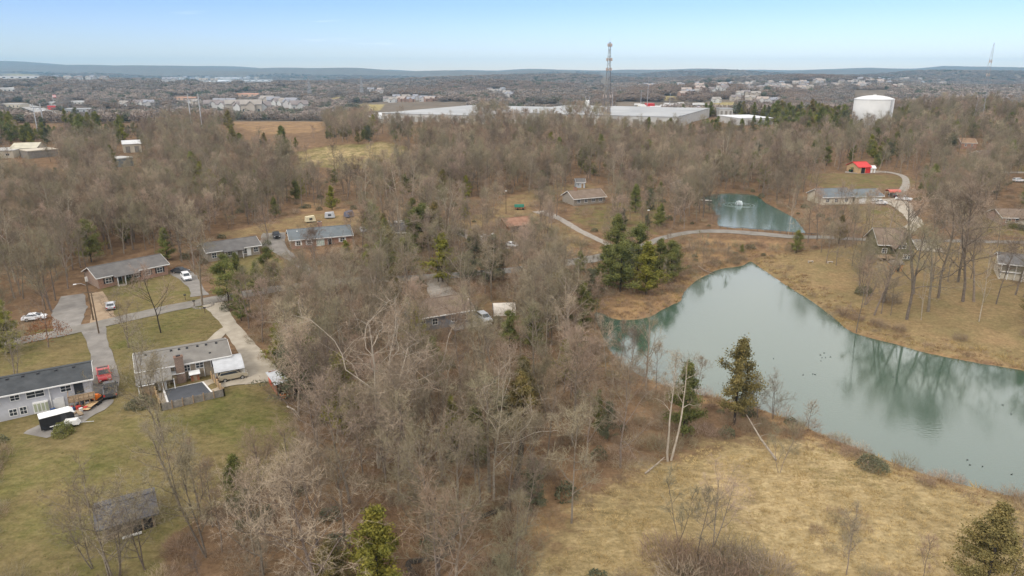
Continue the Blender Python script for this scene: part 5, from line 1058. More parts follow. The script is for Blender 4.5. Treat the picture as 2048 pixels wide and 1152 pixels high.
# --- brown house by the path
t, L = base('brown_house', 'brown roofed house with red chimney above the straight path', 'house', (1148, 412), (1210, 405))
wo, ro = gable(t, L, 9, 2.7, 2.2, M_greybr, M_brownsh, .5); chimney(ro, L * .22, 4.5, 1.2, .9, 3, 6.1, M_redbr)
for f in (.15, .38, .62, .85): window(t, L * f, 1.6, 1.3, 1.1)
def gable_hut(name, label, A, B, depth, wh, rh, wallm, roofm, cat='shed', win=(.5,), doorx=None):
    t, L = base(name, label, cat, A, B); gable(t, L, depth, wh, rh, wallm, roofm, .25)
    for f in win: window(t, L * f, wh * .6, min(.9, L * .2), wh * .35)
    if doorx: door(t, L * doorx, min(1.2, L * .25), wh * .75, M_wood)
    return t, L
M_bluepale = mat('pale_blue_siding', (.42, .46, .50), .8, .06, 1, kind='siding')
gable_hut('garden_shed', 'little pale blue shed at the foot of the wood', (1152, 376), (1170, 376), 4, 2.5, 1.2, M_bluepale, M_midsh, win=(.25,), doorx=.7)
gable_hut('lake_cabin', 'grey weathered cabin left of the small pond', (1366, 386), (1389, 381), 6, 3.2, 1.6, M_grywood, M_midsh, 'cabin', win=(.7,), doorx=.25)
t, L = base('pole_barn', 'low dark barn with rust brown roof among bare trees', 'barn', (1016, 466), (1073, 460)); gable(t, L, 8, 2.2, 1.6, M_rust, mat('rusty_roof', (.22, .115, .075), .9, .25, .8, col2=(.31, .18, .12)), .5, gutter=False); MB().box(L * .1, L * .5, -.05, .01, 0, 1.9).build('opening_shade', M_black, t); door(t, L * .8, 1, 1.9, M_wood)  # the open bay is a flat black panel, its inner shade painted on
p = W(1040, 419); t = thing('tarpaulin_trailer', 'small trailer under a green tarpaulin on the orange lawn', 'trailer', p, .1); MB().hexa([(-2, -1, .5), (2, -1, .5), (2, 1, .5), (-2, 1, .5)], [(-1.9, -.9, 1.0), (1.9, -.9, 1.0), (1.9, .9, 1.0), (-1.9, .9, 1.0)]).build('body', M_rust, t); MB().prism([(-1.1, 1.02), (1.1, 1.02), (.4, 1.9), (-.4, 1.9)], 'x', -2, 1.4).build('tarpaulin', mat('green_tarpaulin', (.02, .14, .09), .6, .15, 1), t)
for xx in (-1, 1): MB().wheel(xx, -1.0, .35, .35, .2, 10).build('wheel', M_tyre, t)
# junk heap of white things by the lane and behind houses: separate pieces
for k, (u, v) in enumerate(((962, 478), (970, 474), (978, 477), (985, 473), (975, 482), (966, 484))):
    p = W(u, v); t = thing('white_tarp_heap', 'white wrapped bundle in the grey yard heap, number %s from the left' % ['one', 'four', 'five', 'six', 'three', 'two'][k], 'bundle', p, k * .7, 'white bundles in the grey yard'); s = .7 + .25 * (k % 3)
    MB().hexa([(-s, -s * .7, -.1), (s, -s * .6, -.1), (s * .9, s * .7, -.1), (-s * .8, s * .7, -.1)], [(-s * .6, -s * .4, .9), (s * .5, -s * .5, 1.15), (s * .6, s * .4, .8), (-s * .5, s * .5, 1.0)]).build('bundle', M_white, t); MB().tube([(-s, 0, .1), (0, -.1, 1.15), (s, 0, .1)], .05, 4).build('strap', M_black, t)
for nm, lb, u, v, m, rz in (('tilted_shed', 'leaning cream shed panel behind the blue roofed house', 621, 444, mat('pale_yellow', (.55, .49, .33), .8, .1, 1), .5), ('camper', 'grey camper shell behind the blue roofed house', 660, 436, M_steel, .2), ('small_boat', 'blue covered boat on the leaf strewn yard', 698, 434, mat('blue_cover', (.10, .12, .18), .7, .1, 1), 1.2), ('white_boat', 'white boat hull beyond the junk row', 772, 455, M_white, .2), ('white_camper', 'low white camper roof beyond the junk row', 798, 454, M_white, .1), ('white_trailer', 'white trailer roof right of the junk row', 815, 453, M_white, 0)):
    p = W(u, v); t = thing(nm, lb, 'shed' if 'shed' in nm else ('boat' if 'boat' in nm else 'trailer'), p, rz)
    MB().hexa([(-1.7, -1, .3), (1.7, -1, .3), (1.7, 1, .3), (-1.7, 1, .3)], [(-1.5, -.8, 1.9), (1.3, -.8, 2.1), (1.3, .8, 2.1), (-1.5, .8, 1.9)]).build('body', m, t); MB().box(-1.2, 1.2, -.5, .5, -.1, .3).build('chassis', M_black, t); MB().box(-.5, .5, -1.03, -.98, .9, 1.5).build('window', M_glass, t)
# --- cream house above the small pond, barn, canopy
t, L = base('cream_house', 'cream walled house with blue grey roof up the slope on the right', 'house', (1644, 410), (1768, 406))
gable(t, L * .48, 10, 3.0, 2.2, M_cream, M_bluesh, .5); gable(t, L * .44, 10, 2.8, 1.8, M_cream, M_bluesh, .5, x0=L * .52, wname='garage_wall', rname='garage_roof'); MB().box(L * .481, L * .519, 2, 8, -1, 2.5).build('link_wall', M_cream, t)
for f in (.08, .22, .38): window(t, L * f, 1.6, 1.2, 1.2)
for f in (.64, .82): MB().box(L * f - 1.3, L * f + 1.3, -.05, .01, 0, 2.2).build('garage_door', M_white, t)
p = W(1785, 393); t = thing('red_canopy', 'red canopy over a dark car beside the cream house', 'canopy', p, 0); arc = [(1.7 * math.cos(k), 2.0 + .8 * math.sin(k)) for k in np.linspace(math.pi, 0, 7)]; MB().prism(arc + [(y_, z_ - .07) for y_, z_ in arc[::-1]], 'x', -2.4, 2.4).build('roof', mat('faded_red_roof', (.5, .12, .09), .6, .1, 1), t)
for xx in (-2.3, 2.3):
    for yy in (-1.65, 1.65): MB().box(xx - .05, xx + .05, yy - .05, yy + .05, -.3, 2.0).build('post', M_steel, t)
car('dark_car', 'dark car under the red canopy', 1785, 394, 90, 'black', 'sedan')
t, L = base('red_barn', 'small timber barn with red roof and red sliding door', 'barn', (1716, 347), (1740, 346)); gable(t, L, 9, 3.0, 1.9, mat('honey_wood', (.50, .34, .19), .85, .12, 1), M_red, .5, gutter=False); MB().box(L * .55, L * .98, -.10, .01, 0, 2.9).build('sliding_door', M_red, t); MB().box(L * .22, L * .54, -.04, .01, 0, 2.7).build('opening_shade', M_black, t)  # beside the sliding door a black panel paints the shade of the doorway
for f in (.2, .55): MB().box(L * f - .08, L * f + .08, -.14, -.101, 0, 3.0).build('post', M_newwood, t)
gable_hut('white_shed', 'white shed against the right side of the red barn', (1741, 346), (1750, 346), 3, 2.3, .9, M_white, M_wroof, win=(), doorx=.5)
p = W(1704, 344); t = thing('green_tractor', 'green tractor left of the red barn', 'tractor', p, .2); MG = mat('tractor_green', (.03, .22, .03), .4, .1, 1); MB().hexa([(-.3, -.4, .6), (1.4, -.4, .6), (1.4, .4, .6), (-.3, .4, .6)], [(-.3, -.35, 1.25), (1.3, -.35, 1.15), (1.3, .35, 1.15), (-.3, .35, 1.25)]).build('hood', MG, t); MB().box(-1.1, -.3, -.5, .5, .6, 1.0).build('seat', MG, t); MB().box(-1.1, .1, -.6, .6, 2.1, 2.2).build('roof', MG, t)
for xx, yy in ((-1.05, -.55), (-1.05, .55), (.05, -.55), (.05, .55)): MB().box(xx - .03, xx + .03, yy - .03, yy + .03, 1.0, 2.1).build('post', M_black, t)
for xx, yy, r_ in ((-.7, -.7, .65), (-.7, .7, .65), (1.1, -.5, .4), (1.1, .5, .4)): MB().wheel(xx, yy, r_, r_, .3, 12).build('wheel', M_tyre, t)
# --- olive house by the pond
t, L = base('olive_house', 'olive sided house with tall brown cross gable above the pond lawn', 'house', (1763, 522), (1826, 522))
gable(t, L, 9, 4.2, 3.4, M_olive, M_brownsh, .5, y0=3.0)
cw = MB(); x0, x1 = L * .42, L * .98; xm = (x0 + x1) / 2; cw.prism([(x0, -1.5), (x1, -1.5), (x1, 4.2), (xm, 7.6), (x0, 4.2)], 'y', 0, 7.4); cw.build('gable_wall', M_olive, t)
r = MB(); k = 3.4 / ((x1 - x0) / 2); o_ = .55
r.hexa([(x0 - o_, -.6, 4.2 - o_ * k), (xm, -.6, 7.6), (xm, 7.4, 7.6), (x0 - o_, 7.4, 4.2 - o_ * k)], [(x0 - o_, -.6, 4.38 - o_ * k), (xm, -.6, 7.8), (xm, 7.4, 7.8), (x0 - o_, 7.4, 4.38 - o_ * k)])
r.hexa([(xm + .002, -.6, 7.6), (x1 + o_, -.6, 4.2 - o_ * k), (x1 + o_, 7.4, 4.2 - o_ * k), (xm + .002, 7.4, 7.6)], [(xm + .002, -.6, 7.8), (x1 + o_, -.6, 4.38 - o_ * k), (x1 + o_, 7.4, 4.38 - o_ * k), (xm + .002, 7.4, 7.8)]); r.build('gable_roof', M_brownsh, t)
window(t, xm - .9, 4.4, 1.7, 1.4); window(t, xm + .2, 1.4, .9, 1.2); window(t, xm + 1.4, 1.4, .9, 1.2); window(t, L * .2, 2.2, 1.2, 1.2, 3.0)
f = MB(); f.hexa([(xm, -.66, 7.5), (x1 + o_, -.66, 4.1 - o_ * k), (x1 + o_, -.61, 4.1 - o_ * k), (xm, -.61, 7.5)], [(xm, -.66, 7.8), (x1 + o_, -.66, 4.4 - o_ * k), (x1 + o_, -.61, 4.4 - o_ * k), (xm, -.61, 7.8)]); f.build('barge_board', M_white, t)
MB().box(-1, L * .4, -.5, 2.9, .9, 1.05).build('deck', M_wood, t)
for xx in (-.9, L * .18, L * .38): MB().box(xx - .07, xx + .07, -.45, -.31, -1.2, 2.0).build('deck_post', M_wood, t)
MB().box(-1, L * .4, -.5, -.42, 1.9, 2.0).build('deck_rail', M_wood, t)
p = W(1789, 541); t = thing('wooden_playhouse', 'orange timber playhouse below the olive house', 'playhouse', p, .2); MB().box(-1.3, 1.3, -1.2, 1.2, -.3, 2.0).build('wall', mat('orange_wood', (.48, .26, .12), .85, .15, 1.5), t); r = MB(); r.prism([(-1.5, 1.95), (1.5, 1.95), (0, 2.9)], 'x', -1.5, 1.5); r.build('roof', M_grywood, t); MB().box(-.4, .4, -1.24, -1.19, 0, 1.6).build('door', M_black, t)
# --- white house at the right edge
t, L = base('white_lake_house', 'white house with grey roof and porch at the right edge', 'house', (1995, 556), (2110, 572))
gable(t, L, 9, 4.4, 1.6, M_cream, M_midsh, .6); MB().box(.2, L * .42, -.6, .02, 2.2, 2.35).build('porch_floor', M_white, t)
for k in range(4): MB().box(.2 + k * L * .13, .36 + k * L * .13, -.6, -.44, -1.2, 4.3).build('porch_post', M_white, t)
MB().box(.5, L * .4, -.03, .012, 2.5, 4.0).build('porch_screen', mat('porch_dark', (.2, .19, .15), .8, .2, 1), t)
for f, z in ((.5, 3.2), (.66, 3.2), (.85, 3.2), (.55, 1.0), (.8, 1.0)): window(t, L * f, z, 1.3, 1.1)
# --- brick house with cream garage at the right edge
t, L = base('brick_garage_house', 'brick house with brown roof and cream garage gable at the right edge', 'house', (2003, 450), (2080, 452)); gable(t, L, 9, 2.7, 1.9, M_redbr, M_brownsh, .5)
for f in (.15, .4): window(t, L * f, 1.6, 1.5, 1.2)
MB().prism([(L * .42, -1), (L * .85, -1), (L * .85, 2.7), (L * .635, 4.6), (L * .42, 2.7)], 'y', -5, -.01).build('garage_wall', M_cream, t); r = MB(); r.hexa([(L * .39, -5.4, 2.5), (L * .635, -5.4, 4.65), (L * .635, 0, 4.65), (L * .39, 0, 2.5)], [(L * .39, -5.4, 2.68), (L * .635, -5.4, 4.83), (L * .635, 0, 4.83), (L * .39, 0, 2.68)]); r.hexa([(L * .636, -5.4, 4.65), (L * .88, -5.4, 2.5), (L * .88, 0, 2.5), (L * .636, 0, 4.65)], [(L * .636, -5.4, 4.83), (L * .88, -5.4, 2.68), (L * .88, 0, 2.68), (L * .636, 0, 4.83)]); r.build('garage_roof', M_brownsh, t)
gable_hut('hillside_house', 'orange brown roofed house in the wood at the upper right', (1921, 297), (1952, 297), 10, 3.2, 2.4, M_redbr, mat('orange_shingle', (.29, .19, .12), .95, .15, 1, kind='shingle', detail=9), 'house', win=(.3, .7))
gable_hut('dark_house', 'dark low house half hidden at the upper right', (1965, 322), (2000, 320), 9, 2.8, 2.0, M_grywood, M_midsh, 'house', win=(.3, .7))
# --- stone cottage at the bottom left
t, L = base('stone_cottage', 'tan stone cottage with dark grey roof among trees at the bottom left', 'cottage', (207, 1084), (312, 1052))
gable(t, L, 5.0, 2.0, .95, M_stone, mat('slate_shingle', (.085, .083, .09), .95, .2, 1.2, col2=(.135, .13, .135), kind='shingle', detail=9), .55, gutter=False); window(t, L * .28, 1.2, .6, .5, 0, M_black, False); MB().box(L * .55, L * .97, -.06, .01, 0, 1.7).build('porch_shade', M_black, t)  # black sheet on the wall paints the shade inside the open porch
for f in (.55, .76, .97): MB().box(L * f - .09, L * f + .09, -.16, -.061, -.5, 1.95).build('porch_post', M_wood, t)
MB().box(L * .35, L * .72, -.9, -.65, .2, .38).build('bench', M_white, t)
# --- sheds and buildings of the left middle distance
def block(name, label, A, B, depth, h, wallm, roofm, cat='building', rh=.0, wins=0, group=None, doors=0):
    t, L = base(name, label, cat, A, B, group)
    if rh: gable(t, L, depth, h, rh, wallm, roofm, .4, gutter=False)
    else:
        MB().box(0, L, 0, depth, -4, h).build('wall', wallm, t); MB().box(-.25, L + .25, -.25, depth + .25, h + .003, h + .45).build('roof', roofm, t)
    for k in range(wins):
        w = MB().box(L * (k + .3) / wins, L * (k + .7) / wins, -.05, .02, h * .35, h * .7).build('window', M_white, t); MB().box(L * (k + .33) / wins, L * (k + .67) / wins, -.07, -.04, h * .38, h * .67).build('pane', M_glass, w)
    for k in range(doors): MB().box(L * (k + .25) / doors, L * (k + .75) / doors, -.06, .02, -.5, h * .75).build('door', M_grywood, t)
    return t
M_tanw = mat('tan_metal', (.48, .43, .34), .7, .1, .3); M_offw = mat('offwhite_metal', (.45, .44, .41), .6, .08, .2); M_gryr = mat('grey_roofing', (.29, .295, .295), .8, .1, .03, col2=(.40, .405, .40)); M_whr = mat('white_roofing', (.52, .525, .525), .7, .06, .06, col2=(.62, .625, .62))
block('tan_workshop', 'tan metal workshop with low gable roof at the left edge', (22, 312), (75, 310), 22, 4, M_tanw, mat('buff_roof', (.46, .43, .33), .7, .1, .3), rh=2.2, doors=2); block('brown_workshop', 'long low brown workshop behind the pale sycamore', (58, 318), (118, 312), 12, 4, M_grywood, M_tanw, doors=3); block('tan_store', 'pale flat roofed store at the far left edge', (-40, 318), (28, 316), 18, 4, M_tanw, M_offw, wins=3)
block('white_warehouse', 'small white roofed warehouse in the left wood', (248, 306), (284, 304), 16, 5, M_tanw, M_whr, rh=1.5, doors=2); block('grey_workshop', 'grey fronted flat workshop with white side in the left wood', (240, 335), (268, 331), 9, 4.2, mat('slate_front', (.16, .18, .19), .7, .1, .4), M_offw, doors=1); block('white_garage', 'small white garage left of the grey workshop', (206, 338), (226, 335), 8, 3, M_white, M_gryr, rh=1.2, doors=1)

# ------------------------------------------------------------------ towers, tank, poles
p = W(1739, 262); p.x *= 1.0
t = thing('water_tank', 'huge white cylindrical water tank rising over the wood', 'water tank', p); M_tank = mat('tank_white', (.52, .51, .485), .6, .06, .15)
rr = 12.6; hT = 21.6
MB().cyl(0, 0, -3, hT, rr, n=64).build('shell', M_tank, t, True)
prof = [(rr + .15, hT - .1), (rr + .15, hT + .25), (rr * .86, hT + .95), (rr * .66, hT + 1.7), (rr * .4, hT + 2.3), (rr * .15, hT + 2.6), (.02, hT + 2.65)]; mb = MB(); n = 64
vs = [(r_ * math.cos(2 * math.pi * k / n), r_ * math.sin(2 * math.pi * k / n), z_) for r_, z_ in prof for k in range(n)]; mb.add(vs, [(i * n + k, i * n + (k + 1) % n, (i + 1) * n + (k + 1) % n, (i + 1) * n + k) for i in range(len(prof) - 1) for k in range(n)]); dome = mb.build('dome', mat('tank_roof_white', (.62, .62, .61), .6, .04, .15), t, True)
MB().cyl(0, 0, hT + 2.5, hT + 3.3, .9, n=12).build('vent', M_tank, dome); a_ = R(-62); lx, ly = math.cos(a_) * (rr + .3), math.sin(a_) * (rr + .3)
MB().tube([(lx, ly, -2), (lx, ly, hT)], .22, 6).build('pipe', M_steel, t); mb = MB()
for s_ in (-.3, .3): mb.tube([(lx + 1.2 + s_, ly + .7, 0), (lx + 1.2 + s_, ly + .7, hT)], .06, 4)
for k in range(40): mb.tube([(lx + .9, ly + .7, k * .55 + .3), (lx + 1.5, ly + .7, k * .55 + .3)], .03, 4)
mb.build('ladder', M_steel, t)
def lattice(name, label, u, v, H, w0, w1, legs, plats, m1, m2, bays, lean=0, gal=.12):
    p = W(u, v); t = thing(name, label, 'tower', p); ang = [2 * math.pi * k / legs + .5 for k in range(legs)]
    def at_(k, z): w = w0 + (w1 - w0) * z / H; return (math.cos(ang[k % legs]) * w, math.sin(ang[k % legs]) * w, z)
    for k in range(legs): MB().tube([at_(k, -2), at_(k, H)], [gal * 1.5, gal * .9], 6).build('leg', m1 if k else m2, t)
    for b in range(bays):
        z0, z1 = H * b / bays, H * (b + 1) / bays; mb = MB()
        for k in range(legs): mb.tube([at_(k, z0), at_(k + 1, z1)], gal * .5, 3, False); mb.tube([at_(k + 1, z0), at_(k, z1)], gal * .5, 3, False); mb.tube([at_(k, z1), at_(k + 1, z1)], gal * .5, 3, False)
        mb.build('brace_bay', m1, t)
    for z, r_, n_ in plats:
        pm = MB()
        for k in range(9): q = 2 * math.pi * k / 9; pm.tube([(math.cos(q) * r_, math.sin(q) * r_, z), (math.cos(q + .7) * r_, math.sin(q + .7) * r_, z)], .09, 4); 
        pm.tube([(-r_, 0, z), (r_, 0, z)], .09, 4); pm.tube([(0, -r_, z), (0, r_, z)], .09, 4); po_ = pm.build('platform', m1, t)
        for k in range(n_): q = 2 * math.pi * k / n_; c_, s_ = math.cos(q) * (r_ + .15), math.sin(q) * (r_ + .15); MB().box(c_ - .22, c_ + .22, s_ - .22, s_ + .22, z - .9, z + 1.1).build('antenna', M_ant, po_)
    return t, H
M_ant = mat('antenna_cover', (.50, .42, .38), .6, .15, 2); M_dksteel = mat('dark_steel', (.09, .09, .10), .6, .15, .5); M_towst = mat('tower_steel', (.19, .185, .185), .6, .15, .5, metallic=.2); M_ltsteel = mat('weathered_steel', (.33, .33, .34), .5, .15, .5, metallic=.3)
t, H_ = lattice('cell_tower', 'tall three legged lattice phone tower with four antenna rings', 1213, 256, 58, 3.2, .7, 3, [(22, 3.0, 6), (40, 1.7, 9), (46.5, 1.8, 9), (56, 1.3, 9)], M_towst, M_dksteel, 14, gal=.12); MB().tube([(0, 0, 56), (0, 0, 61)], .06, 5).build('lightning_rod', M_steel, t)
lattice('radio_mast', 'slim leaning looking lattice radio mast near the right edge', 1956, 250, 55, 4.0, .25, 3, [(34, .6, 2), (43, .5, 2)], M_ltsteel, M_ltsteel, 16, gal=.065)
def hframe(label, u, v, H, gap, group='pairs of steel power poles'):
    p = W(u, v); t = thing('power_pole_pair', label, 'power pole', p, 0, group)
    for s_ in (-gap / 2, gap / 2): MB().tube([(s_, 0, -3), (s_, 0, H)], [.42, .26], 8).build('pole', M_steel, t)
    MB().box(-gap * .8, gap * .8, -.15, .15, H * .86, H * .86 + .4).build('crossarm', M_dksteel, t)
    for k in (-.7, 0, .7): MB().cyl(gap * k, 0, H * .86 - 1.2, H * .86, .12, n=6).build('insulator', M_white, t)
hframe('tall pair of pale steel power poles before the brown field', 395, 262, 28, 8); hframe('pair of pale steel power poles beside the highway at the far left', 84, 268, 22, 5.5)
for k, (u, v, H) in enumerate(((620, 195, 38), (724, 192, 42))): lattice('power_pylon', 'distant lattice power pylon, %s of the two' % ['left', 'right'][k], u, v, H, 5, .8, 4, [(H * .8, 5, 2), (H * .92, 4, 2)], M_ltsteel, M_ltsteel, 8, gal=.3)
for k, (u, v, H) in enumerate(((1294, 216, 46), (1281, 216, 26), (1339, 214, 20), (1224, 226, 34), (1170, 222, 20), (1178, 222, 20))):
    p = W(u, v); t = thing('lamp_mast', 'slim pale lamp mast beyond the trees, %s from the left' % ['fifth', 'fourth', 'sixth', 'third', 'first', 'second'][k], 'lamp mast', p, 0, 'lamp masts round the works yard'); MB().tube([(0, 0, -2), (0, 0, H)], [.5, .3], 6).build('mast', M_ltsteel, t); MB().box(-1.2, 1.2, -.3, .3, H, H + .6).build('lamp_head', M_ltsteel, t)
M_pole = mat('pole_wood', (.12, .085, .055), .95, .2, 2)
p = W(187, 640); t = thing('street_light_pole', 'wooden pole carrying a street light and transformer beside the asphalt pad', 'utility pole', p, .1)
MB().tube([(0, 0, -.6), (0, 0, 10.4)], [.17, .11], 8).build('pole', M_pole, t); MB().box(-1.1, 1.1, -.06, .06, 6.0, 6.14).build('crossarm', M_pole, t); MB().cyl(.3, -.25, 8.6, 9.5, .26, n=10).build('transformer', mat('transformer_grey', (.5, .47, .42), .6, .1, 2), t); MB().tube([(0, 0, 7.6), (-.8, -.5, 8.2), (-1.6, -.9, 8.25)], .04, 5).build('lamp_arm', M_steel, t); MB().hexa([(-2.1, -1.2, 8.12), (-1.5, -.95, 8.12), (-1.55, -.75, 8.12), (-2.15, -1.0, 8.12)], [(-2.0, -1.1, 8.3), (-1.5, -.9, 8.3), (-1.52, -.8, 8.3), (-2.05, -1.0, 8.3)]).build('lamp_head', M_white, t)
p2 = W(198, 667); t = thing('utility_pole', 'plain wooden pole at the mouth of the grey driveway', 'utility pole', p2, .1); MB().tube([(0, 0, -.6), (0, 0, 8.6)], [.15, .10], 8).build('pole', M_pole, t); MB().box(-.4, .4, -.05, .05, 8.0, 8.1).build('crossarm', M_pole, t)
mb = MB(); a_, b_ = Vector((p.x, p.y, p.z + 10.1)), Vector((p2.x, p2.y, p2.z + 8.3)); mb.tube([a_.lerp(b_, k / 6) - Vector((0, 0, .35 * math.sin(math.pi * k / 6))) for k in range(7)], .015, 4); tag(mb.build('wire', M_black), 'thin wire between the two wooden poles', 'wire')
for u, v, lb in ((1094 - 84 + 2, 428, 'slim dark pole left of the green tarpaulin trailer'), (1294, 472, 'dark post with a lamp on the lawn right of the straight path')):
    p = W(u, v); t = thing('yard_pole', lb, 'utility pole', p); MB().tube([(0, 0, -.5), (0, 0, 8)], [.13, .09], 6).build('pole', M_pole, t); MB().box(-.3, .3, -.15, .15, 8.0, 8.2).build('lamp_head', M_white, t)
for u, v, lb in ((389, 612, 'dark mailbox on a post left of the tall lane tree'), (410, 626, 'dark mailbox beside the concrete driveway'), (371, 600, 'small mailbox across the lane from the brick ranch')):
    p = W(u, v); t = thing('mailbox', lb, 'mailbox', p, .3); MB().box(-.06, .06, -.06, .06, -.3, 1.1).build('post', M_pole, t); MB().prism([(-.12, 1.1), (.12, 1.1), (.12, 1.28), (.07, 1.36), (-.07, 1.36), (-.12, 1.28)], 'x', -.28, .28).build('box', M_black, t)
# stone ring round the tall lane tree
p = W(405, 611); t = thing('stone_ring', 'ring of pale edging stones round the tall tree by the lane', 'edging', p)
for k in range(18): q = 2 * math.pi * k / 18; c_, s_ = math.cos(q) * 2.1, math.sin(q) * 2.1; MB().hexa([(c_ - .3, s_ - .2, -.2), (c_ + .3, s_ - .2, -.2), (c_ + .3, s_ + .2, -.2), (c_ - .3, s_ + .2, -.2)], [(c_ - .25, s_ - .16, .22), (c_ + .25, s_ - .16, .25), (c_ + .25, s_ + .16, .22), (c_ - .25, s_ + .16, .2)]).build('stone', M_grav, t)

# ------------------------------------------------------------------ on and beside the ponds
DUCK = MB(); DUCK.tube([(-.32, 0, .1), (-.2, 0, .08), (0, 0, .07), (.18, 0, .08), (.27, 0, .1)], [.03, .12, .15, .12, .04], 8); duck_m = DUCK.mesh('body', M_black, True)
HD_ = MB(); HD_.tube([(.2, 0, .12), (.27, 0, .3)], [.05, .045], 6); HD_.tube([(.22, 0, .33), (.29, 0, .34), (.4, 0, .32)], [.05, .06, .015], 6); head_m = HD_.mesh('head', mat('duck_head', (.03, .04, .03), .6, .1, 5), True)
DP = [(1626, 748), (1630, 749), (1642, 722), (1648, 706), (1644, 715), (1641, 710), (1651, 715), (1661, 714), (1606, 750), (1547, 717), (1787, 754), (1935, 920), (1940, 930), (2005, 810), (2022, 828), (2023, 949), (1965, 933), (1508, 708), (1490, 670)]
for k, (u, v) in enumerate(DP):
    q = flat(u, v, 0); t = thing('duck', 'small dark duck floating on the big pond', 'duck', (q[0], q[1], -.02), random.uniform(0, 6.28), 'ducks on the big pond'); t.scale = (.5,) * 3; link('body', duck_m, t); link('head', head_m, t)
q = flat(1478, 410, POND_Z); t = thing('fountain', 'low white fountain spray in the small pond', 'fountain', (q[0], q[1], POND_Z)); M_spray = mat('water_spray', (.8, .85, .86), .4, .03, 3)
MB().cyl(0, 0, -.1, .12, .5, n=14).build('float', M_black, t); mb = MB()
for k in range(90):
    a_ = random.uniform(0, 6.28); R_ = random.uniform(.3, 1.7); ph = [(math.cos(a_) * R_ * s_, math.sin(a_) * R_ * s_, 1.5 * 4 * s_ * (1 - s_) * random.uniform(.8, 1.05) + .1) for s_ in np.linspace(0, 1, 6)]; mb.tube(ph, [.02, .025, .03, .03, .025, .02], 3, False)
mb.build('spray', M_spray, t)
mb = MB()
for k in range(3):
    r0 = 3.0 + k * 1.3; ring = [(math.cos(q_) * r0, math.sin(q_) * r0, .012) for q_ in np.linspace(0, 6.283, 33)]; mb.tube(ring, .015, 3, False)
mb.build('ripple', M_spray, t)
a_ = flat(1392, 402, POND_Z); b_ = flat(1424, 404, POND_Z); t = thing('dock', 'pale wooden dock at the left end of the small pond', 'dock', (a_[0], a_[1], POND_Z + .55), math.atan2(b_[1] - a_[1], b_[0] - a_[0])); Ld = math.hypot(b_[0] - a_[0], b_[1] - a_[1]); M_pdeck = mat('pale_planks', (.45, .40, .35), .9, .12, 1)
for k in range(int(Ld / .3)): MB().box(k * .3, k * .3 + .27, -1.1, 1.1, -.05, .02).build('plank', M_pdeck, t)
for xx in (.3, Ld / 2, Ld - .3):
    for yy in (-1.0, 1.0): MB().cyl(xx, yy, -2, .7, .07, n=6).build('post', M_pole, t)
for u, v, lb in ((1621, 525, 'left'), (1660, 526, 'right')):
    p = W(u, v); t = thing('garden_bench', 'small pale bench on the pond lawn, the %s one' % lb, 'bench', p, .1, 'benches on the pond lawn'); MB().box(-.75, .75, -.22, .22, .40, .46).build('seat', M_pdeck, t)
    for xx in (-.6, .6): MB().box(xx - .06, xx + .06, -.2, .2, -.1, .398).build('leg', M_pdeck, t)
# guard rail of the causeway
gp = [W(u, v) for u, v in ((1440, 457), (1500, 461), (1560, 466), (1610, 471), (1660, 474))]; o0 = gp[0]; t = thing('guard_rail', 'low dark guard rail along the causeway beside the small pond', 'guard rail', o0)
for k in range(4):
    MB().tube([gp[k] - o0 + Vector((0, 0, .75)), gp[k + 1] - o0 + Vector((0, 0, .75))], .07, 5).build('rail', M_dksteel, t)
    for j in range(4): q = gp[k].lerp(gp[k + 1], j / 4) - o0; MB().cyl(q.x, q.y, q.z - .5, q.z + .8, .07, n=5).build('post', M_dksteel, t)
M_log = mat('log_bark', (.27, .22, .17), .95, .25, 2, col2=(.42, .36, .29))
def log(label, pts, r, name='fallen_log'):
    P_ = [W(u, v) + Vector((0, 0, dz)) for u, v, dz in pts]; t = thing(name, label, 'log', P_[0]); MB().tube([q - P_[0] for q in P_], [r, r * .8, r * .45][:len(P_)] if len(P_) == 3 else [r, r * .4], 7).build('trunk', M_log, t); d = P_[-1] - P_[0]
    for k in (.5, .75): q = d * k; MB().tube([q, q + Vector((.5, -.8, .8)), q + Vector((.7, -1.5, 1.0))], [r * .4, r * .2, .01], 4).build('branch', M_log, t)
    return t
log('long pale fallen trunk leaning down the near bank', [(1552, 922, .2), (1520, 890, 1.0), (1490, 856, 2.2)], .16); log('short pale fallen limb in the straw grass', [(1290, 948, .1), (1310, 936, .4), (1328, 926, .9)], .12); log('bare dead branch hanging over the pond from the far shore', [(1396, 540, 1.2), (1410, 548, .9), (1432, 552, .4)], .11, 'dead_branch'); log('pale fallen trunk at the lawn corner of the wood', [(575, 815, .2), (590, 826, .5), (600, 838, .3)], .16); log('drowned branch sticking out of the near water', [(1930, 943, .1), (1940, 944, .3), (1950, 945, .05)], .06, 'dead_branch')

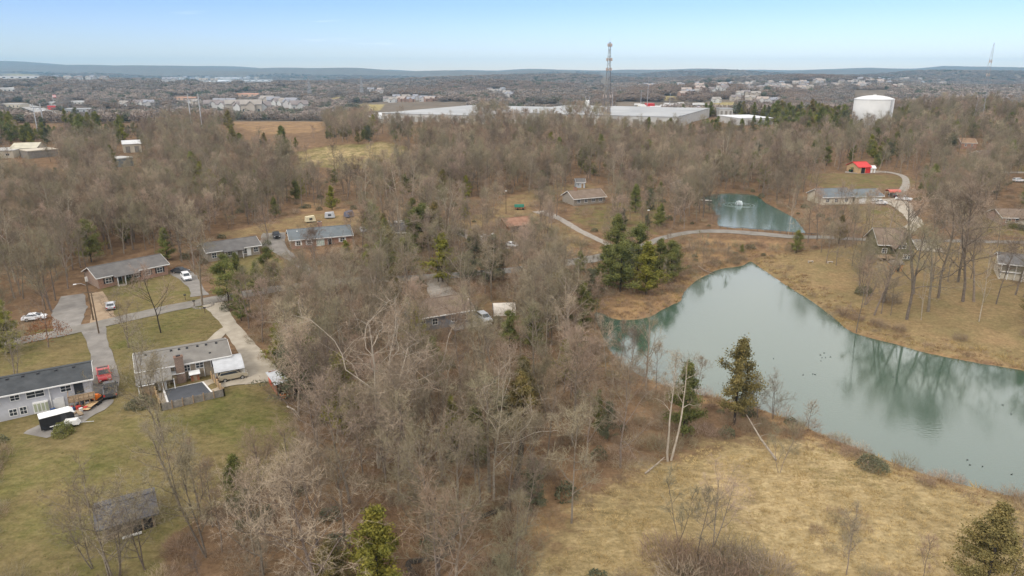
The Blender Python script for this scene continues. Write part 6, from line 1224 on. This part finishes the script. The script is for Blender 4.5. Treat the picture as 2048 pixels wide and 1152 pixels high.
# ------------------------------------------------------------------ trees one can single out
T = lambda *a, **k: plant(*a, **k)
T('darktrunk0', 322, 665, 13, 'dark trunked spreading tree on the lawn above the pool house'); T('open0', 258, 695, 10.5, 'pale forked tree on the lawn right of the grey driveway'); T('rustleaf0', 97, 694, 11, 'tree still holding rust brown leaves at the lane on the left', name='oak_tree'); T('open1', 27, 765, 11.5, 'leafless forked tree in front of the grey house at the left edge')
T('round1', 331, 884, 15, 'bare multi stemmed tree in front of the pool fence'); T('forest2', 405, 611, 14.5, 'tall bare tree standing in a stone ring by the lane'); T('sycamore0', 756, 935, 22, 'great pale limbed sycamore spreading over the middle wood', wide=1.25, rz=.4, name='sycamore_tree'); T('sycamore1', 776, 900, 21, 'second pale sycamore leaning right in the middle wood', wide=1.1, rz=2.2, name='sycamore_tree')
T('sycamore2', 988, 1000, 17, 'white stemmed sycamore beside the creek', rz=1, name='sycamore_tree'); T('birch0', 1336, 922, 16, 'white trunked sycamore on the near bank leaning left', rz=3.3, name='sycamore_tree'); T('birch1', 1341, 920, 15.5, 'white trunked sycamore on the near bank leaning right', rz=.1, name='sycamore_tree')
for k, (u, v, h, kk) in enumerate(((1212, 742, 10, 'forest0'), (1238, 752, 11, 'slim1'), (1258, 766, 9, 'round0'), (1292, 776, 12, 'forest2'), (1312, 782, 9, 'slim0'), (1390, 800, 8, 'slim1'), (1515, 838, 6.5, 'round2'))): T(kk, u, v, h, 'bare tree at the near water edge, %s from the left' % nth(k + 1), group='trees at the near water edge')
T('sycamore0', 892, 490, 18, 'pale sycamore with twisted limbs beside the hidden brown roofed house', rz=1.7, name='sycamore_tree'); T('sycamore1', 119, 330, 17, 'pale bare sycamore in front of the left workshops', rz=.9, name='sycamore_tree'); T('sycamore2', 1447, 352, 19, 'slim pale trunk shining at the edge of the upper wood', wide=.5, name='sycamore_tree'); T('sycamore2', 1577, 470, 13, 'thin white trunk beside the green spruce', wide=.4, name='sycamore_tree')
for u, v, h, lb in ((188, 1135, 8.5, 'leftmost'), (236, 1150, 10, 'middle'), (292, 1140, 9, 'rightmost')): T('open1', u, v, h, 'slender bare tree close before the stone cottage wall, the %s one' % lb, group='trees before the stone cottage')
T('open0', 772, 900 + 62, 12.5, 'wide grey many branched tree low in the middle wood', wide=1.1); T('forest0', 884, 930 + 10, 11, 'slender grey tree on the brown bank above the field'); T('round0', 1240, 935, 14, 'many branched grey tree on the near bank with dark ivied foot')
RB = [(1727, 610, 10, 'open1'), (1748, 630, 12, 'forest0'), (1762, 628, 11, 'slim1'), (1766, 605, 17, 'forest2'), (1781, 631, 8, 'slim1'), (1813, 639, 19, 'forest3'), (1827, 588, 22, 'forest0'), (1856, 623, 15, 'forest2'), (1876, 596, 21, 'round0'), (1926, 603, 23, 'round2'), (1916, 564, 19, 'forest3'), (1948, 603, 16, 'forest0'), (1992, 608, 14, 'slim1'), (1895, 500, 12, 'round0'), (1960, 500, 12.5, 'round2'), (2030, 590, 15, 'round0')]
RL = ['first', 'second', 'third', 'fourth', 'fifth', 'sixth', 'seventh', 'eighth', 'ninth', 'tenth', 'eleventh', 'twelfth', 'thirteenth', 'fourteenth', 'fifteenth', 'sixteenth']
order = sorted(range(len(RB)), key=lambda i: RB[i][0])
for rank, i in enumerate(order): u, v, h, k = RB[i]; T(k, u, v, h * 1.08, wide=1.25, label='bare tree on the right pond lawn, %s trunk from the left' % RL[rank] if u > 1800 else 'bare tree on the pond lawn before the olive house, %s trunk from the left' % RL[rank], group='trees on the right pond lawn')
rq = random.Random(12); RX = sorted([(rq.uniform(1700, 2050), rq.uniform(492, 600)) for _ in range(18)])
RX = [q for q in RX if not (1740 < q[0] < 1855)]
for k, (u, v) in enumerate(RX): T(rq.choice(['round0', 'round2', 'forest2', 'slim1', 'round1']), u, v, rq.uniform(7.5, 12), 'smaller leafless tree among the right pond lawn trunks, %s from left' % nth(k + 1), wide=1.1, group='smaller trees on the right pond lawn')
T('sycamore1', 1842, 640, 14, 'cut back white sycamore with double trunk on the pond lawn', wide=.5, rz=2.8, name='sycamore_tree'); T('sycamore2', 1958, 643, 15, 'pale flared trunk nearest the water on the right lawn', wide=.7, name='sycamore_tree')
for u, v, h, lb in ((1652, 526, 10, 'left'), (1672, 531, 11, 'right'), (1642, 505, 9, 'rear')): T('round0', u, v, h, 'bare round tree by the pond lawn benches, the %s one' % lb, group='trees by the benches')
for k, (u, v, h) in enumerate(((1616, 486, 12), (1634, 480, 14), (1658, 492, 13), (1676, 484, 15), (1690, 496, 12), (1706, 484, 14), (1722, 492, 12))): T(['round0', 'round2', 'forest2'][k % 3], u, v, h, 'bare tree in the clump right of the spruce, %s from the left' % nth(k + 1), group='trees right of the spruce')
T('round0', 536, 486, 12.5, 'broad bare tree between the tan ranch and the blue roofed house')
for u, v, h, lb in ((1737, 461, 13, 'left'), (1742, 464, 14, 'right')): T('slim1', u, v, h, 'straight bare trunk on the lawn below the cream house, the %s one of two' % lb)
T('forest2', 1780, 456, 12, 'leaning bare tree beside the bent driveway')
for u, v, h, k, lb in ((362, 1017, 12, 'forest0', 'dark single trunk below the lawn, right of the stone cottage'), (415, 1112, 15, 'round1', 'many stemmed bare tree right of the stone cottage'), (222, 1160, 12, 'open0', 'bare tree standing before the stone cottage'), (1425, 1095, 9, 'open1', 'bare forked tree in the thicket of the straw field'), (1355, 1085, 8.5, 'sapling2', 'forked sapling left in the straw field thicket'), (1395, 1110, 9, 'slim1', 'slim bare tree in the middle of the straw field thicket'), (1693, 1150, 8, 'sapling1', 'lone slender sapling in the straw field'), (1845, 1160, 5.5, 'sapling0', 'small thin sapling left of the corner cedar'), (2020, 1165, 10, 'round0', 'bare tree right of the corner cedar'), (1615, 862, 5, 'sapling0', 'lone reddish sapling on the near bank of the big pond'), (1545, 838, 7, 'open0', 'low spreading bare tree at the near water edge'), (1558, 945, 7.5, 'sapling2', 'ivy clad small tree at the edge of the straw field')): T(k, u, v, h, lb)
for u, v, h, k, w, lb in ((1468, 848, 13.5, 'cedar3', .95, 'bronze topped cedar standing before the big pond'), (1366, 872, 11.5, 'cedar0', .9, 'dark ragged cedar behind the white sycamores on the near bank'), (757, 1192, 10.2, 'cedar2', 1.25, 'bright yellow green cedar at the bottom middle'), (665, 1192, 6.3, 'cedar3', 1.3, 'smaller bronze tipped cedar left of the bright one'), (1968, 1185, 10, 'cedar3', 1.2, 'bronze green cedar in the bottom right corner'),
                            (592, 800, 10, 'cedar4', 1.35, 'big grey green evergreen overhanging the red shed'), (18, 705, 10, 'cedar2', 1.1, 'yellow green evergreen at the left edge above the grey house'), (1592, 506, 6.6, 'cedar1', .9, 'bright green spruce on the causeway slope'), (905, 900, 8, 'cedar2', .7, 'yellow green cedar deep in the middle wood'), (1215, 880, 6, 'cedar4', .8, 'small grey ivied evergreen on the brown near bank'), (1195, 868, 7, 'cedar0', .6, 'narrow dark cedar on the brown near bank')): T(k, u, v, h, lb, name='cedar_tree', wide=w)
PEN = [(1240, 584, 10.5, 'cedar1'), (1292, 589, 11, 'cedar2'), (1212, 574, 9, 'cedar0'), (1340, 562, 9, 'cedar1'), (1232, 520, 11, 'cedar0'), (1275, 545, 11, 'cedar1'), (1318, 552, 8.5, 'cedar0'), (1180, 600, 6.5, 'cedar4'), (1252, 560, 8, 'cedar4'), (1160, 545, 5, 'cedar0'), (1165, 650, 8, 'cedar0')]
for rank, i in enumerate(sorted(range(len(PEN)), key=lambda i: PEN[i][0])): u, v, h, k = PEN[i]; T(k, u, v, h * 1.15, wide=1.2, label= 'green cedar in the cluster on the pond peninsula, %s from the left' % RL[rank], name='cedar_tree', group='cedars on the pond peninsula')
LC = [(458, 606, 11, 'cedar1'), (478, 580, 9, 'cedar0'), (540, 572, 9.5, 'cedar1'), (516, 590, 8, 'cedar0'), (694, 526, 5, 'cedar2'), (738, 540, 5.5, 'cedar1'), (770, 548, 7.5, 'cedar1'), (812, 552, 8, 'cedar1'), (845, 500, 10.5, 'cedar1'), (885, 562, 9.5, 'cedar2'), (945, 558, 8.5, 'cedar4'), (985, 560, 9, 'cedar4'), (335, 520, 9, 'cedar0')]
for rank, i in enumerate(sorted(range(len(LC)), key=lambda i: LC[i][0])): u, v, h, k = LC[i]; T(k, u, v, h * (1.0 if u < 600 else 1.25), wide=1.0 if u < 600 else 1.25, label='dark cedar along the lane through the middle, %s from the left' % RL[rank], name='cedar_tree', group='cedars along the lane')
for u, v, h, k, w, lb in ((128, 868, 1.9, 'bush0', 1.0, 'round green bush beside the black cargo trailer'), (282, 812, 2.2, 'bush1', 1.1, 'grey green bush left of the pool fence'), (248, 566, 1.5, 'bush0', 1.6, 'clipped green hedge before the red brick ranch house, left piece'), (262, 564, 1.5, 'bush0', 1.5, 'clipped green hedge before the red brick ranch house, right piece'), (458, 742 + 4, 1.6, 'bush0', 1.0, 'dark bush at the corner of the carport'), (2012, 446, 1.8, 'bush0', 1.6, 'dark clipped hedge before the right edge brick house'), (2022, 455, 2.0, 'bush0', 1.3, 'dark bush beside the cream garage gable'), (2042, 458, 2.0, 'bush1', 1.3, 'dark bush in front of the cream garage gable'), (1728, 588, 2.6, 'bush1', .9, 'dark evergreen bush under the pond lawn trees'), (1780, 604, 2.2, 'shrub1', 1.3, 'grey twiggy shrub under the pond lawn trees'), (1745, 935, 2.0, 'bush1', 1.2, 'dark low shrub on the near bank by the field')): T(k, u, v, h, lb, cat='bush', name='evergreen_bush' if k[0] == 'b' else 'bare_shrub', wide=w)
for k in range(9): u, v = [(1682, 626), (1690, 634), (1716, 642), (1752, 650), (1766, 656), (1798, 661), (1700, 880 + 32), (1850, 968), (1920, 680)][k]; T('shrub0', u, v, 1.6, 'dark rusty shrub on the pond bank, %s from the left' % RL[[0, 1, 3, 4, 5, 6, 2, 7, 8][k]], cat='bush', name='bare_shrub', group='rusty shrubs on the pond bank')
for k, (u, v) in enumerate(((1380, 1130), (1440, 1140), (1330, 1120), (1480, 1130), (1410, 1165), (1360, 1175), (1460, 1180), (1540, 1160))): T('shrub%d' % (k % 2), u, v, 2.6, 'tangled bare shrub in the straw field thicket, %s from left' % nth([3, 5, 1, 7, 4, 2, 6, 8][k]), cat='bush', name='bare_shrub', wide=1.3, group='shrubs of the field thicket')

# ------------------------------------------------------------------ the far country: works, town, farms
SEE_CLEAR[:] = False
def fblock(*a, **k):
    A, B = a[2], a[3]; mark(SEE_CLEAR, [(A[0] - 3, A[1] - k.pop('see', 8)), (B[0] + 3, B[1] - 8), (B[0] + 3, B[1] + 1), (A[0] - 3, A[1] + 1)]); return block(*a, **k)
block('distribution_warehouse', 'huge pale grey flat roofed warehouse behind the wood, the left one', (765, 247), (965, 249), 150, 8, M_offw, M_gryr, 'warehouse', doors=14); block('warehouse_annex', 'low white annex at the left end of the large warehouse', (690, 244), (766, 246), 60, 7, M_offw, M_whr, 'warehouse', doors=6)
block('distribution_warehouse', 'huge pale grey flat roofed warehouse behind the phone tower, the right one', (1010, 246), (1352, 258), 140, 8, M_offw, M_gryr, 'warehouse', doors=16)
block('white_works', 'white low factory buildings left of the water tank', (1478, 251), (1546, 250), 40, 5, M_offw, M_whr, 'factory', doors=5)
M_lot = mat('parking_lot', (.36, .35, .33), .9, .1, .02); M_lotrow = mat('new_car_rows', (.24, .12, .11), .5, .4, .3)
ribbon('parking_lot', pxline([(1236, 218), (1300, 222), (1370, 222), (1440, 224), (1470, 228)]), [60, 110, 120, 110, 70], M_lot, 'large pale car park on the rise beyond the warehouses', 1.5, 3, 2)
for k, (u0, v0, u1, v1) in enumerate(((1318, 230, 1332, 214), (1352, 232, 1380, 214), (1372, 232, 1398, 216), (1300, 228, 1312, 216), (1392, 232, 1418, 218))):
    a_, b_ = W(u0, v0), W(u1, v1); d = b_ - a_; t = thing('car_row', 'long row of parked cars on the far car park, %s from the left' % RL[[1, 2, 3, 0, 4][k]], 'cars', a_, math.atan2(d.y, d.x), 'rows of cars on the far car park'); Lr = Vector((d.x, d.y)).length; nn = max(4, int(Lr / 3.2))
    for j in range(nn):
        cc = random.choice(['red', 'dark', 'silver', 'red', 'white', 'dark']); x_ = j * Lr / nn; zz = d.z * j / nn + 1.6; MB().hexa([(x_, -2.2, zz), (x_ + 1.9, -2.2, zz), (x_ + 1.9, 2.2, zz), (x_, 2.2, zz)], [(x_ + .1, -1.5, zz + 1.5), (x_ + 1.8, -1.5, zz + 1.5), (x_ + 1.8, 1.4, zz + 1.5), (x_ + .1, 1.4, zz + 1.5)]).build('parked_car', mat('paint_' + cc, CARP[cc], .3), t)
for k, (u, v) in enumerate([(1290, 221), (1299, 221), (1308, 220), (1318, 219), (1328, 217), (1340, 215), (1352, 214), (1362, 212), (1284, 216), (1392, 213), (1402, 213), (1440, 219), (1455, 221), (1466, 223), (1276, 214), (1335, 213), (1322, 221), (1312, 223)]):
    p = W(u, v); t = thing('white_truck', 'tiny white lorry parked on the works yard beyond the warehouses', 'lorry', (p.x, p.y, p.z + 1.5), random.uniform(-.4, .4), 'lorries on the works yard'); mb = MB(); mb.box(-6, 4, -1.4, 1.4, 1.1, 4.2); mb.build('box_body', M_white, t); MB().box(4.2, 6.4, -1.3, 1.3, .6, 3.2).build('cab', M_white, t)
    for xx in (-4.5, -3.2, 5): MB().box(xx - .5, xx + .5, -1.35, 1.35, 0, 1.0).build('wheels', M_tyre, t)
fblock('red_shop', 'bright red roofed shop on the works yard', (1293, 214), (1309, 214), 18, 5, M_red, M_red, 'shop'); fblock('red_brick_unit', 'dull red brick unit at the front of the car park', (1382, 236), (1402, 235), 14, 6, mat('dull_red', (.35, .12, .09), .9, .1, .3), M_gryr, 'building', wins=4); fblock('concrete_unit', 'pale concrete loading bay under the car park rise', (1438, 234), (1465, 233), 14, 7, M_offw, M_gryr, 'building', doors=3)
for k, (u, dx) in enumerate(((1172, 0), (1176, 0))): p = W(u, 226); t = thing('silo', 'small white silo above the warehouse roof, %s' % ['left', 'right'][k], 'silo', p); MB().cyl(0, 0, 0, 17, 1.6, n=14).build('drum', M_white, t); MB().cyl(0, 0, 17.001, 18.2, 1.6, .2, 14).build('cap', M_white, t)
# left: highway strip, apartments
CAR_M = [mat('paint_' + c, CARP[c], .3) for c in ('white', 'silver', 'dark', 'red')]
HOUSE_ROOF = [mat('far_roof_%d' % k, c, .9, .1, .2) for k, c in enumerate([(.30, .27, .24), (.22, .19, .18), (.36, .30, .26), (.26, .26, .28)])]; HOUSE_WALL = [mat('far_wall_%d' % k, c, .9, .05, .2) for k, c in enumerate([(.52, .51, .48), (.42, .37, .31), (.31, .21, .16), (.46, .44, .42)])]
FHM = []
for k in range(8):
    mb = MB(); L_, D_, h_, r_ = 13 + 2 * (k % 3), 9, 5.2 + (k % 2) * 1.2, 3
    mb.cur = 0; mb.prism([(-D_ / 2, -4), (D_ / 2, -4), (D_ / 2, h_), (0, h_ + r_), (-D_ / 2, h_)], 'x', -L_ / 2, L_ / 2); mb.cur = 1
    slab(mb, (-L_ / 2 - .5, -D_ / 2 - .6, h_ - .1), (L_ / 2 + .5, -D_ / 2 - .6, h_ - .1), (L_ / 2 + .5, 0, h_ + r_ + .3), (-L_ / 2 - .5, 0, h_ + r_ + .3), .25); slab(mb, (-L_ / 2 - .5, 0, h_ + r_ + .29), (L_ / 2 + .5, 0, h_ + r_ + .29), (L_ / 2 + .5, D_ / 2 + .6, h_ - .1), (-L_ / 2 - .5, D_ / 2 + .6, h_ - .1), .25)
    mb.cur = 0; mb.prism([(-3, -4), (3, -4), (3, h_ - .6), (0, h_ + r_ - 1.0), (-3, h_ - .6)], 'y', -D_ / 2 - 2.5, -D_ / 2 + 1); mb.cur = 1
    mb.hexa([(-3.5, -D_ / 2 - 2.9, h_ - .9), (0, -D_ / 2 - 2.9, h_ + r_ - .9), (0, 0, h_ + r_ - .9), (-3.5, 0, h_ - .9)], [(-3.5, -D_ / 2 - 2.9, h_ - .6), (0, -D_ / 2 - 2.9, h_ + r_ - .6), (0, 0, h_ + r_ - .6), (-3.5, 0, h_ - .6)]); mb.hexa([(0, -D_ / 2 - 2.9, h_ + r_ - .9), (3.5, -D_ / 2 - 2.9, h_ - .9), (3.5, 0, h_ - .9), (0, 0, h_ + r_ - .9)], [(0, -D_ / 2 - 2.9, h_ + r_ - .6), (3.5, -D_ / 2 - 2.9, h_ - .6), (3.5, 0, h_ - .6), (0, 0, h_ + r_ - .6)])
    mb.cur = 2
    for x_ in (-L_ / 2 + 1.5, L_ / 2 - 2.6): mb.box(x_, x_ + 1.2, -D_ / 2 - .06, -D_ / 2 + .05, 1.2, 2.8)
    FHM.append(mb.mesh('far_house', [HOUSE_WALL[k % 4 if k < 4 else (k * 3) % 4], HOUSE_ROOF[(k + k // 4) % 4], M_glass]))
rh_ = random.Random(5)
def farhouse(u, v, label, group, s=1.0, kind=None, rz=None, cat='house', name='far_house'):
    p = W(u, v); o = link(name, FHM[kind if kind is not None else rh_.randrange(8)]); o.location = p; o.rotation_euler = (0, 0, rz if rz is not None else rh_.uniform(-.7, .7)); o.scale = (s, s, s); tag(o, label, cat, group)
    pxw = FPX * 8 * s / max(200, p.y); mark(SEE_CLEAR, [(u - pxw, v - pxw * .9), (u + pxw, v - pxw * .9), (u + pxw, v - pxw * .25), (u - pxw, v - pxw * .25)])
for u, v in [(775, 203), (785, 205), (793, 200), (804, 203), (812, 200), (822, 204), (832, 200), (848, 203), (858, 203), (865, 202)]: farhouse(u, v, 'small pale house in the cluster behind the left warehouse', 'houses behind the left warehouse', 1.1)
for u, v in [(980, 184), (985, 187), (993, 185), (1014, 191), (1005, 183), (762, 184), (760, 188), (742, 185), (1020, 196)]: farhouse(u, v, 'scattered pale house on the wooded middle hill', 'houses on the middle hill', 1.2)
for k in range(44):
    u = rh_.uniform(1350, 1620); v = 166 + rh_.uniform(0, 16) + (1620 - u) * .012; farhouse(u, v, 'tiny house in the distant subdivision left of the water tank', 'houses of the left subdivision', 1.15)
for k in range(46):
    u = rh_.uniform(1600, 1890); v = 159 + rh_.uniform(0, 17); farhouse(u, v, 'tiny house in the distant hillside subdivision above the water tank', 'houses above the water tank', 1.2)
for u, v in [(1366, 192), (1372, 186), (1380, 189), (1395, 187), (1470, 202), (1480, 192), (1490, 192), (1500, 203), (1510, 194), (1525, 206), (1432, 205), (1292, 172), (1298, 174), (1306, 173), (1545, 208), (1550, 207)]: farhouse(u, v, 'scattered house on the slope above the car park', 'houses above the car park', 1.1)
for k, (u, v, s) in enumerate([(425, 217, 1.6), (440, 213, 1.4), (452, 219, 1.6), (464, 213, 1.4), (470, 222, 1.7), (490, 224, 1.9), (505, 225, 1.9), (522, 224, 1.8), (536, 208, 1.5), (548, 212, 1.6), (560, 213, 1.7), (572, 215, 1.8), (585, 218, 1.8), (598, 220, 1.7), (530, 206, 1.3), (395, 212, 1.3), (388, 210, 1.2), (278, 212, 1.2), (292, 212, 1.3), (300, 214, 1.2), (250, 214, 1.2)]): farhouse(u, v, 'pale grey apartment house in the row left of the warehouses', 'apartment houses left of the warehouses', s, rh_.choice([0, 3, 7, 4]), cat='apartment house')
for k in range(20): u = rh_.uniform(325, 545); farhouse(u, rh_.uniform(157, 166), 'tiny white building in the distant valley town', 'buildings of the distant valley town', 2.2, rh_.choice([0, 3]), cat='building')
for k in range(16): u = rh_.uniform(95, 225); farhouse(u, rh_.uniform(155, 162), 'tiny pale building at the foot of the far left ridge', 'buildings below the far left ridge', 2.0, cat='building')
M_clay = mat('clay_cut', (.50, .34, .24), .95, .1, .02)
for nm, lb, A, B, dp, h, wm, rm in (('far_store', 'long white store at the far left edge', (-10, 185), (32, 184), 60, 9, M_offw, M_whr), ('far_store', 'long pale store under the far left ridge', (0, 158), (80, 158), 60, 12, M_white, M_whr), ('far_depot', 'white depot roofs in the distant valley, the longer left row', (400, 163), (470, 163), 80, 12, M_white, M_whr), ('far_depot', 'white depot roofs in the distant valley, right row', (480, 163), (545, 163), 80, 12, M_white, M_whr), ('far_depot', 'far white depot behind the valley rows', (430, 157), (495, 157), 60, 10, M_white, M_whr), ('red_roofed_store', 'orange red low building beyond the apartments', (470, 193), (520, 193), 40, 6, M_clay, mat('clay_roof', (.5, .25, .17), .9, .1, .05)), ('red_roofed_store', 'orange low building behind the power poles', (345, 201), (392, 201), 30, 6, M_clay, mat('clay_roof2', (.48, .27, .18), .9, .1, .05)), ('red_diner', 'red fronted diner beside the highway', (96, 219), (113, 219), 16, 6, M_red, M_gryr), ('highway_store', 'white store roof behind the red diner', (98, 213), (112, 213), 20, 7, M_offw, M_whr), ('highway_shop', 'long pale shops right of the highway', (140, 210), (178, 210), 20, 6, M_offw, M_whr), ('highway_hotel', 'grey block right of the highway junction', (130, 227), (185, 226), 24, 6, M_gryr, M_gryr), ('highway_shop', 'tan shop row left of the highway', (0, 216), (40, 216), 20, 6, M_tanw, M_offw)): fblock(nm, lb, A, B, dp, h, wm, rm, 'building', wins=5)
ribbon('clay_cut', pxline([(58, 190), (75, 188), (95, 190), (140, 193)]), [30, 60, 50, 20], M_clay, 'bare pinkish clay bank at the far left', 2.0, 3, 2)
for k in range(26):
    a_ = random.random(); u, v = 52 + 62 * a_ + random.uniform(-5, 8), 211 + 27 * a_ + random.uniform(-1, 1); p = W(u, v); t = thing('highway_car', 'speck of a car on the distant highway', 'car', (p.x, p.y, p.z + 1.3), 2.1, 'cars on the distant highway'); MB().hexa([(-2.2, -.9, .2), (2.2, -.9, .2), (2.2, .9, .2), (-2.2, .9, .2)], [(-1.5, -.75, 1.5), (1.0, -.75, 1.5), (1.0, .75, 1.5), (-1.5, .75, 1.5)]).build('body', random.choice(CAR_M), t)
p = W(109, 214); t = thing('big_flag', 'large red and white flag on a tall pole by the highway', 'flag', p); MB().cyl(0, 0, 0, 20, .2, n=6).build('pole', M_white, t)
for k in range(5): MB().box(.3, 6, -.06, .06, 15.5 + k * .8, 15.5 + k * .8 + .79).build('stripe', M_red if k % 2 == 0 else M_white, t)
# distant wood
fx, fy, fs_, fz, u, v, ut, vt = FAR_DATA
pat = np.sin(fx / 170 + 1) + np.sin(fy / 230 + fx / 300) + np.sin(fx / 61 - fy / 97); low = look(SEE_CLEAR, ut, vt) | look(SEE_CLEAR, u, (v + vt) / 2) | look(SEE_CLEAR, u, v); ok = ~look(BASE_CLEAR, u, v) & (u > -120) & (u < 2170) & (rs.rand(u.size) < np.clip(.78 + .2 * pat, .35, 1))
hw = pxline([(118, 241), (95, 229), (75, 220), (50, 213), (20, 210), (-60, 208)]); ok &= dist_line(fx, fy, hw) > 22
for _p in ([(690, 224), (770, 221), (965, 222), (965, 250), (690, 246)], [(1005, 219), (1130, 219), (1365, 236), (1365, 262), (1005, 250)], [(1478, 238), (1546, 238), (1546, 252), (1478, 252)]): ok &= ~inpoly(u, v, _p)
fx, fy, fs_, fz, pat, low = fx[ok], fy[ok], fs_[ok], fz[ok], pat[ok], low[ok]; n = len(fx); eg = rs.rand(n) < np.clip(.07 + .10 * (np.sin(fx / 120 + fy / 150) > .7), 0, 1)
M_farw = mat('far_twigs', (.26, .212, .175), .95, .15, .05, col2=(.35, .29, .245), objrand=.13); M_farg = mat('far_evergreen', (.13, .138, .092), .95, .2, .1, objrand=.12); M_farw2 = mat('far_twigs_grey', (.225, .196, .17), .95, .12, .05, objrand=.1); M_farr = mat('far_twigs_red', (.24, .185, .145), .95, .15, .05, objrand=.12)
FC = [clump(400 + k, 5.5, 9, 520, .8, 1.6).mesh('far_crown', m) for k, m in enumerate((M_farw, M_farw2, M_farr))] + [clump(410 + k, 3.6, 9, 420, .9).mesh('far_cedar', M_farg) for k in range(2)]
belt = np.sin(fx / 260 + fy / 410) + np.sin(fx / 130 - fy / 210 + 2) + rs.normal(size=n) * .45; kk = np.where(eg | (belt > 1.9), 3 + rs.randint(0, 2, n), np.where(belt > .45, 0, np.where(belt > -.6, 1, 2))); hs_ = np.minimum(fs_, 2.6) * rs.uniform(.75, 1.25, n); vs_ = np.minimum(fs_, 1.15) * rs.uniform(.75, 1.2, n); hs_ = np.where(low, hs_ * .7, hs_); vs_ = np.where(low, vs_ * .28, vs_)
gn_scatter('distant_wood', FC, np.column_stack([fx, fy, fz]), rs.uniform(0, 6.28, n), np.column_stack([hs_, hs_, vs_]), kk, 'distant grey brown woodland rolling to the ridges')
print('far', n)

# ------------------------------------------------------------------ haze in the air
hz = bpy.data.materials.new('haze'); hz.use_nodes = True; t_ = hz.node_tree; t_.nodes.clear(); o_ = N(t_, 'ShaderNodeOutputMaterial'); pv = N(t_, 'ShaderNodeVolumePrincipled'); t_.links.new(pv.outputs[0], o_.inputs['Volume'])
pv.inputs['Color'].default_value = (.34, .70, 1.0, 1); pv.inputs['Density'].default_value = 7.4e-5; pv.inputs['Anisotropy'].default_value = .2
hb = MB().box(-11700, 11700, -900, 11300, -60, 260).build('haze', hz); tag(hb, 'thin blue haze over the far country', kind='stuff')
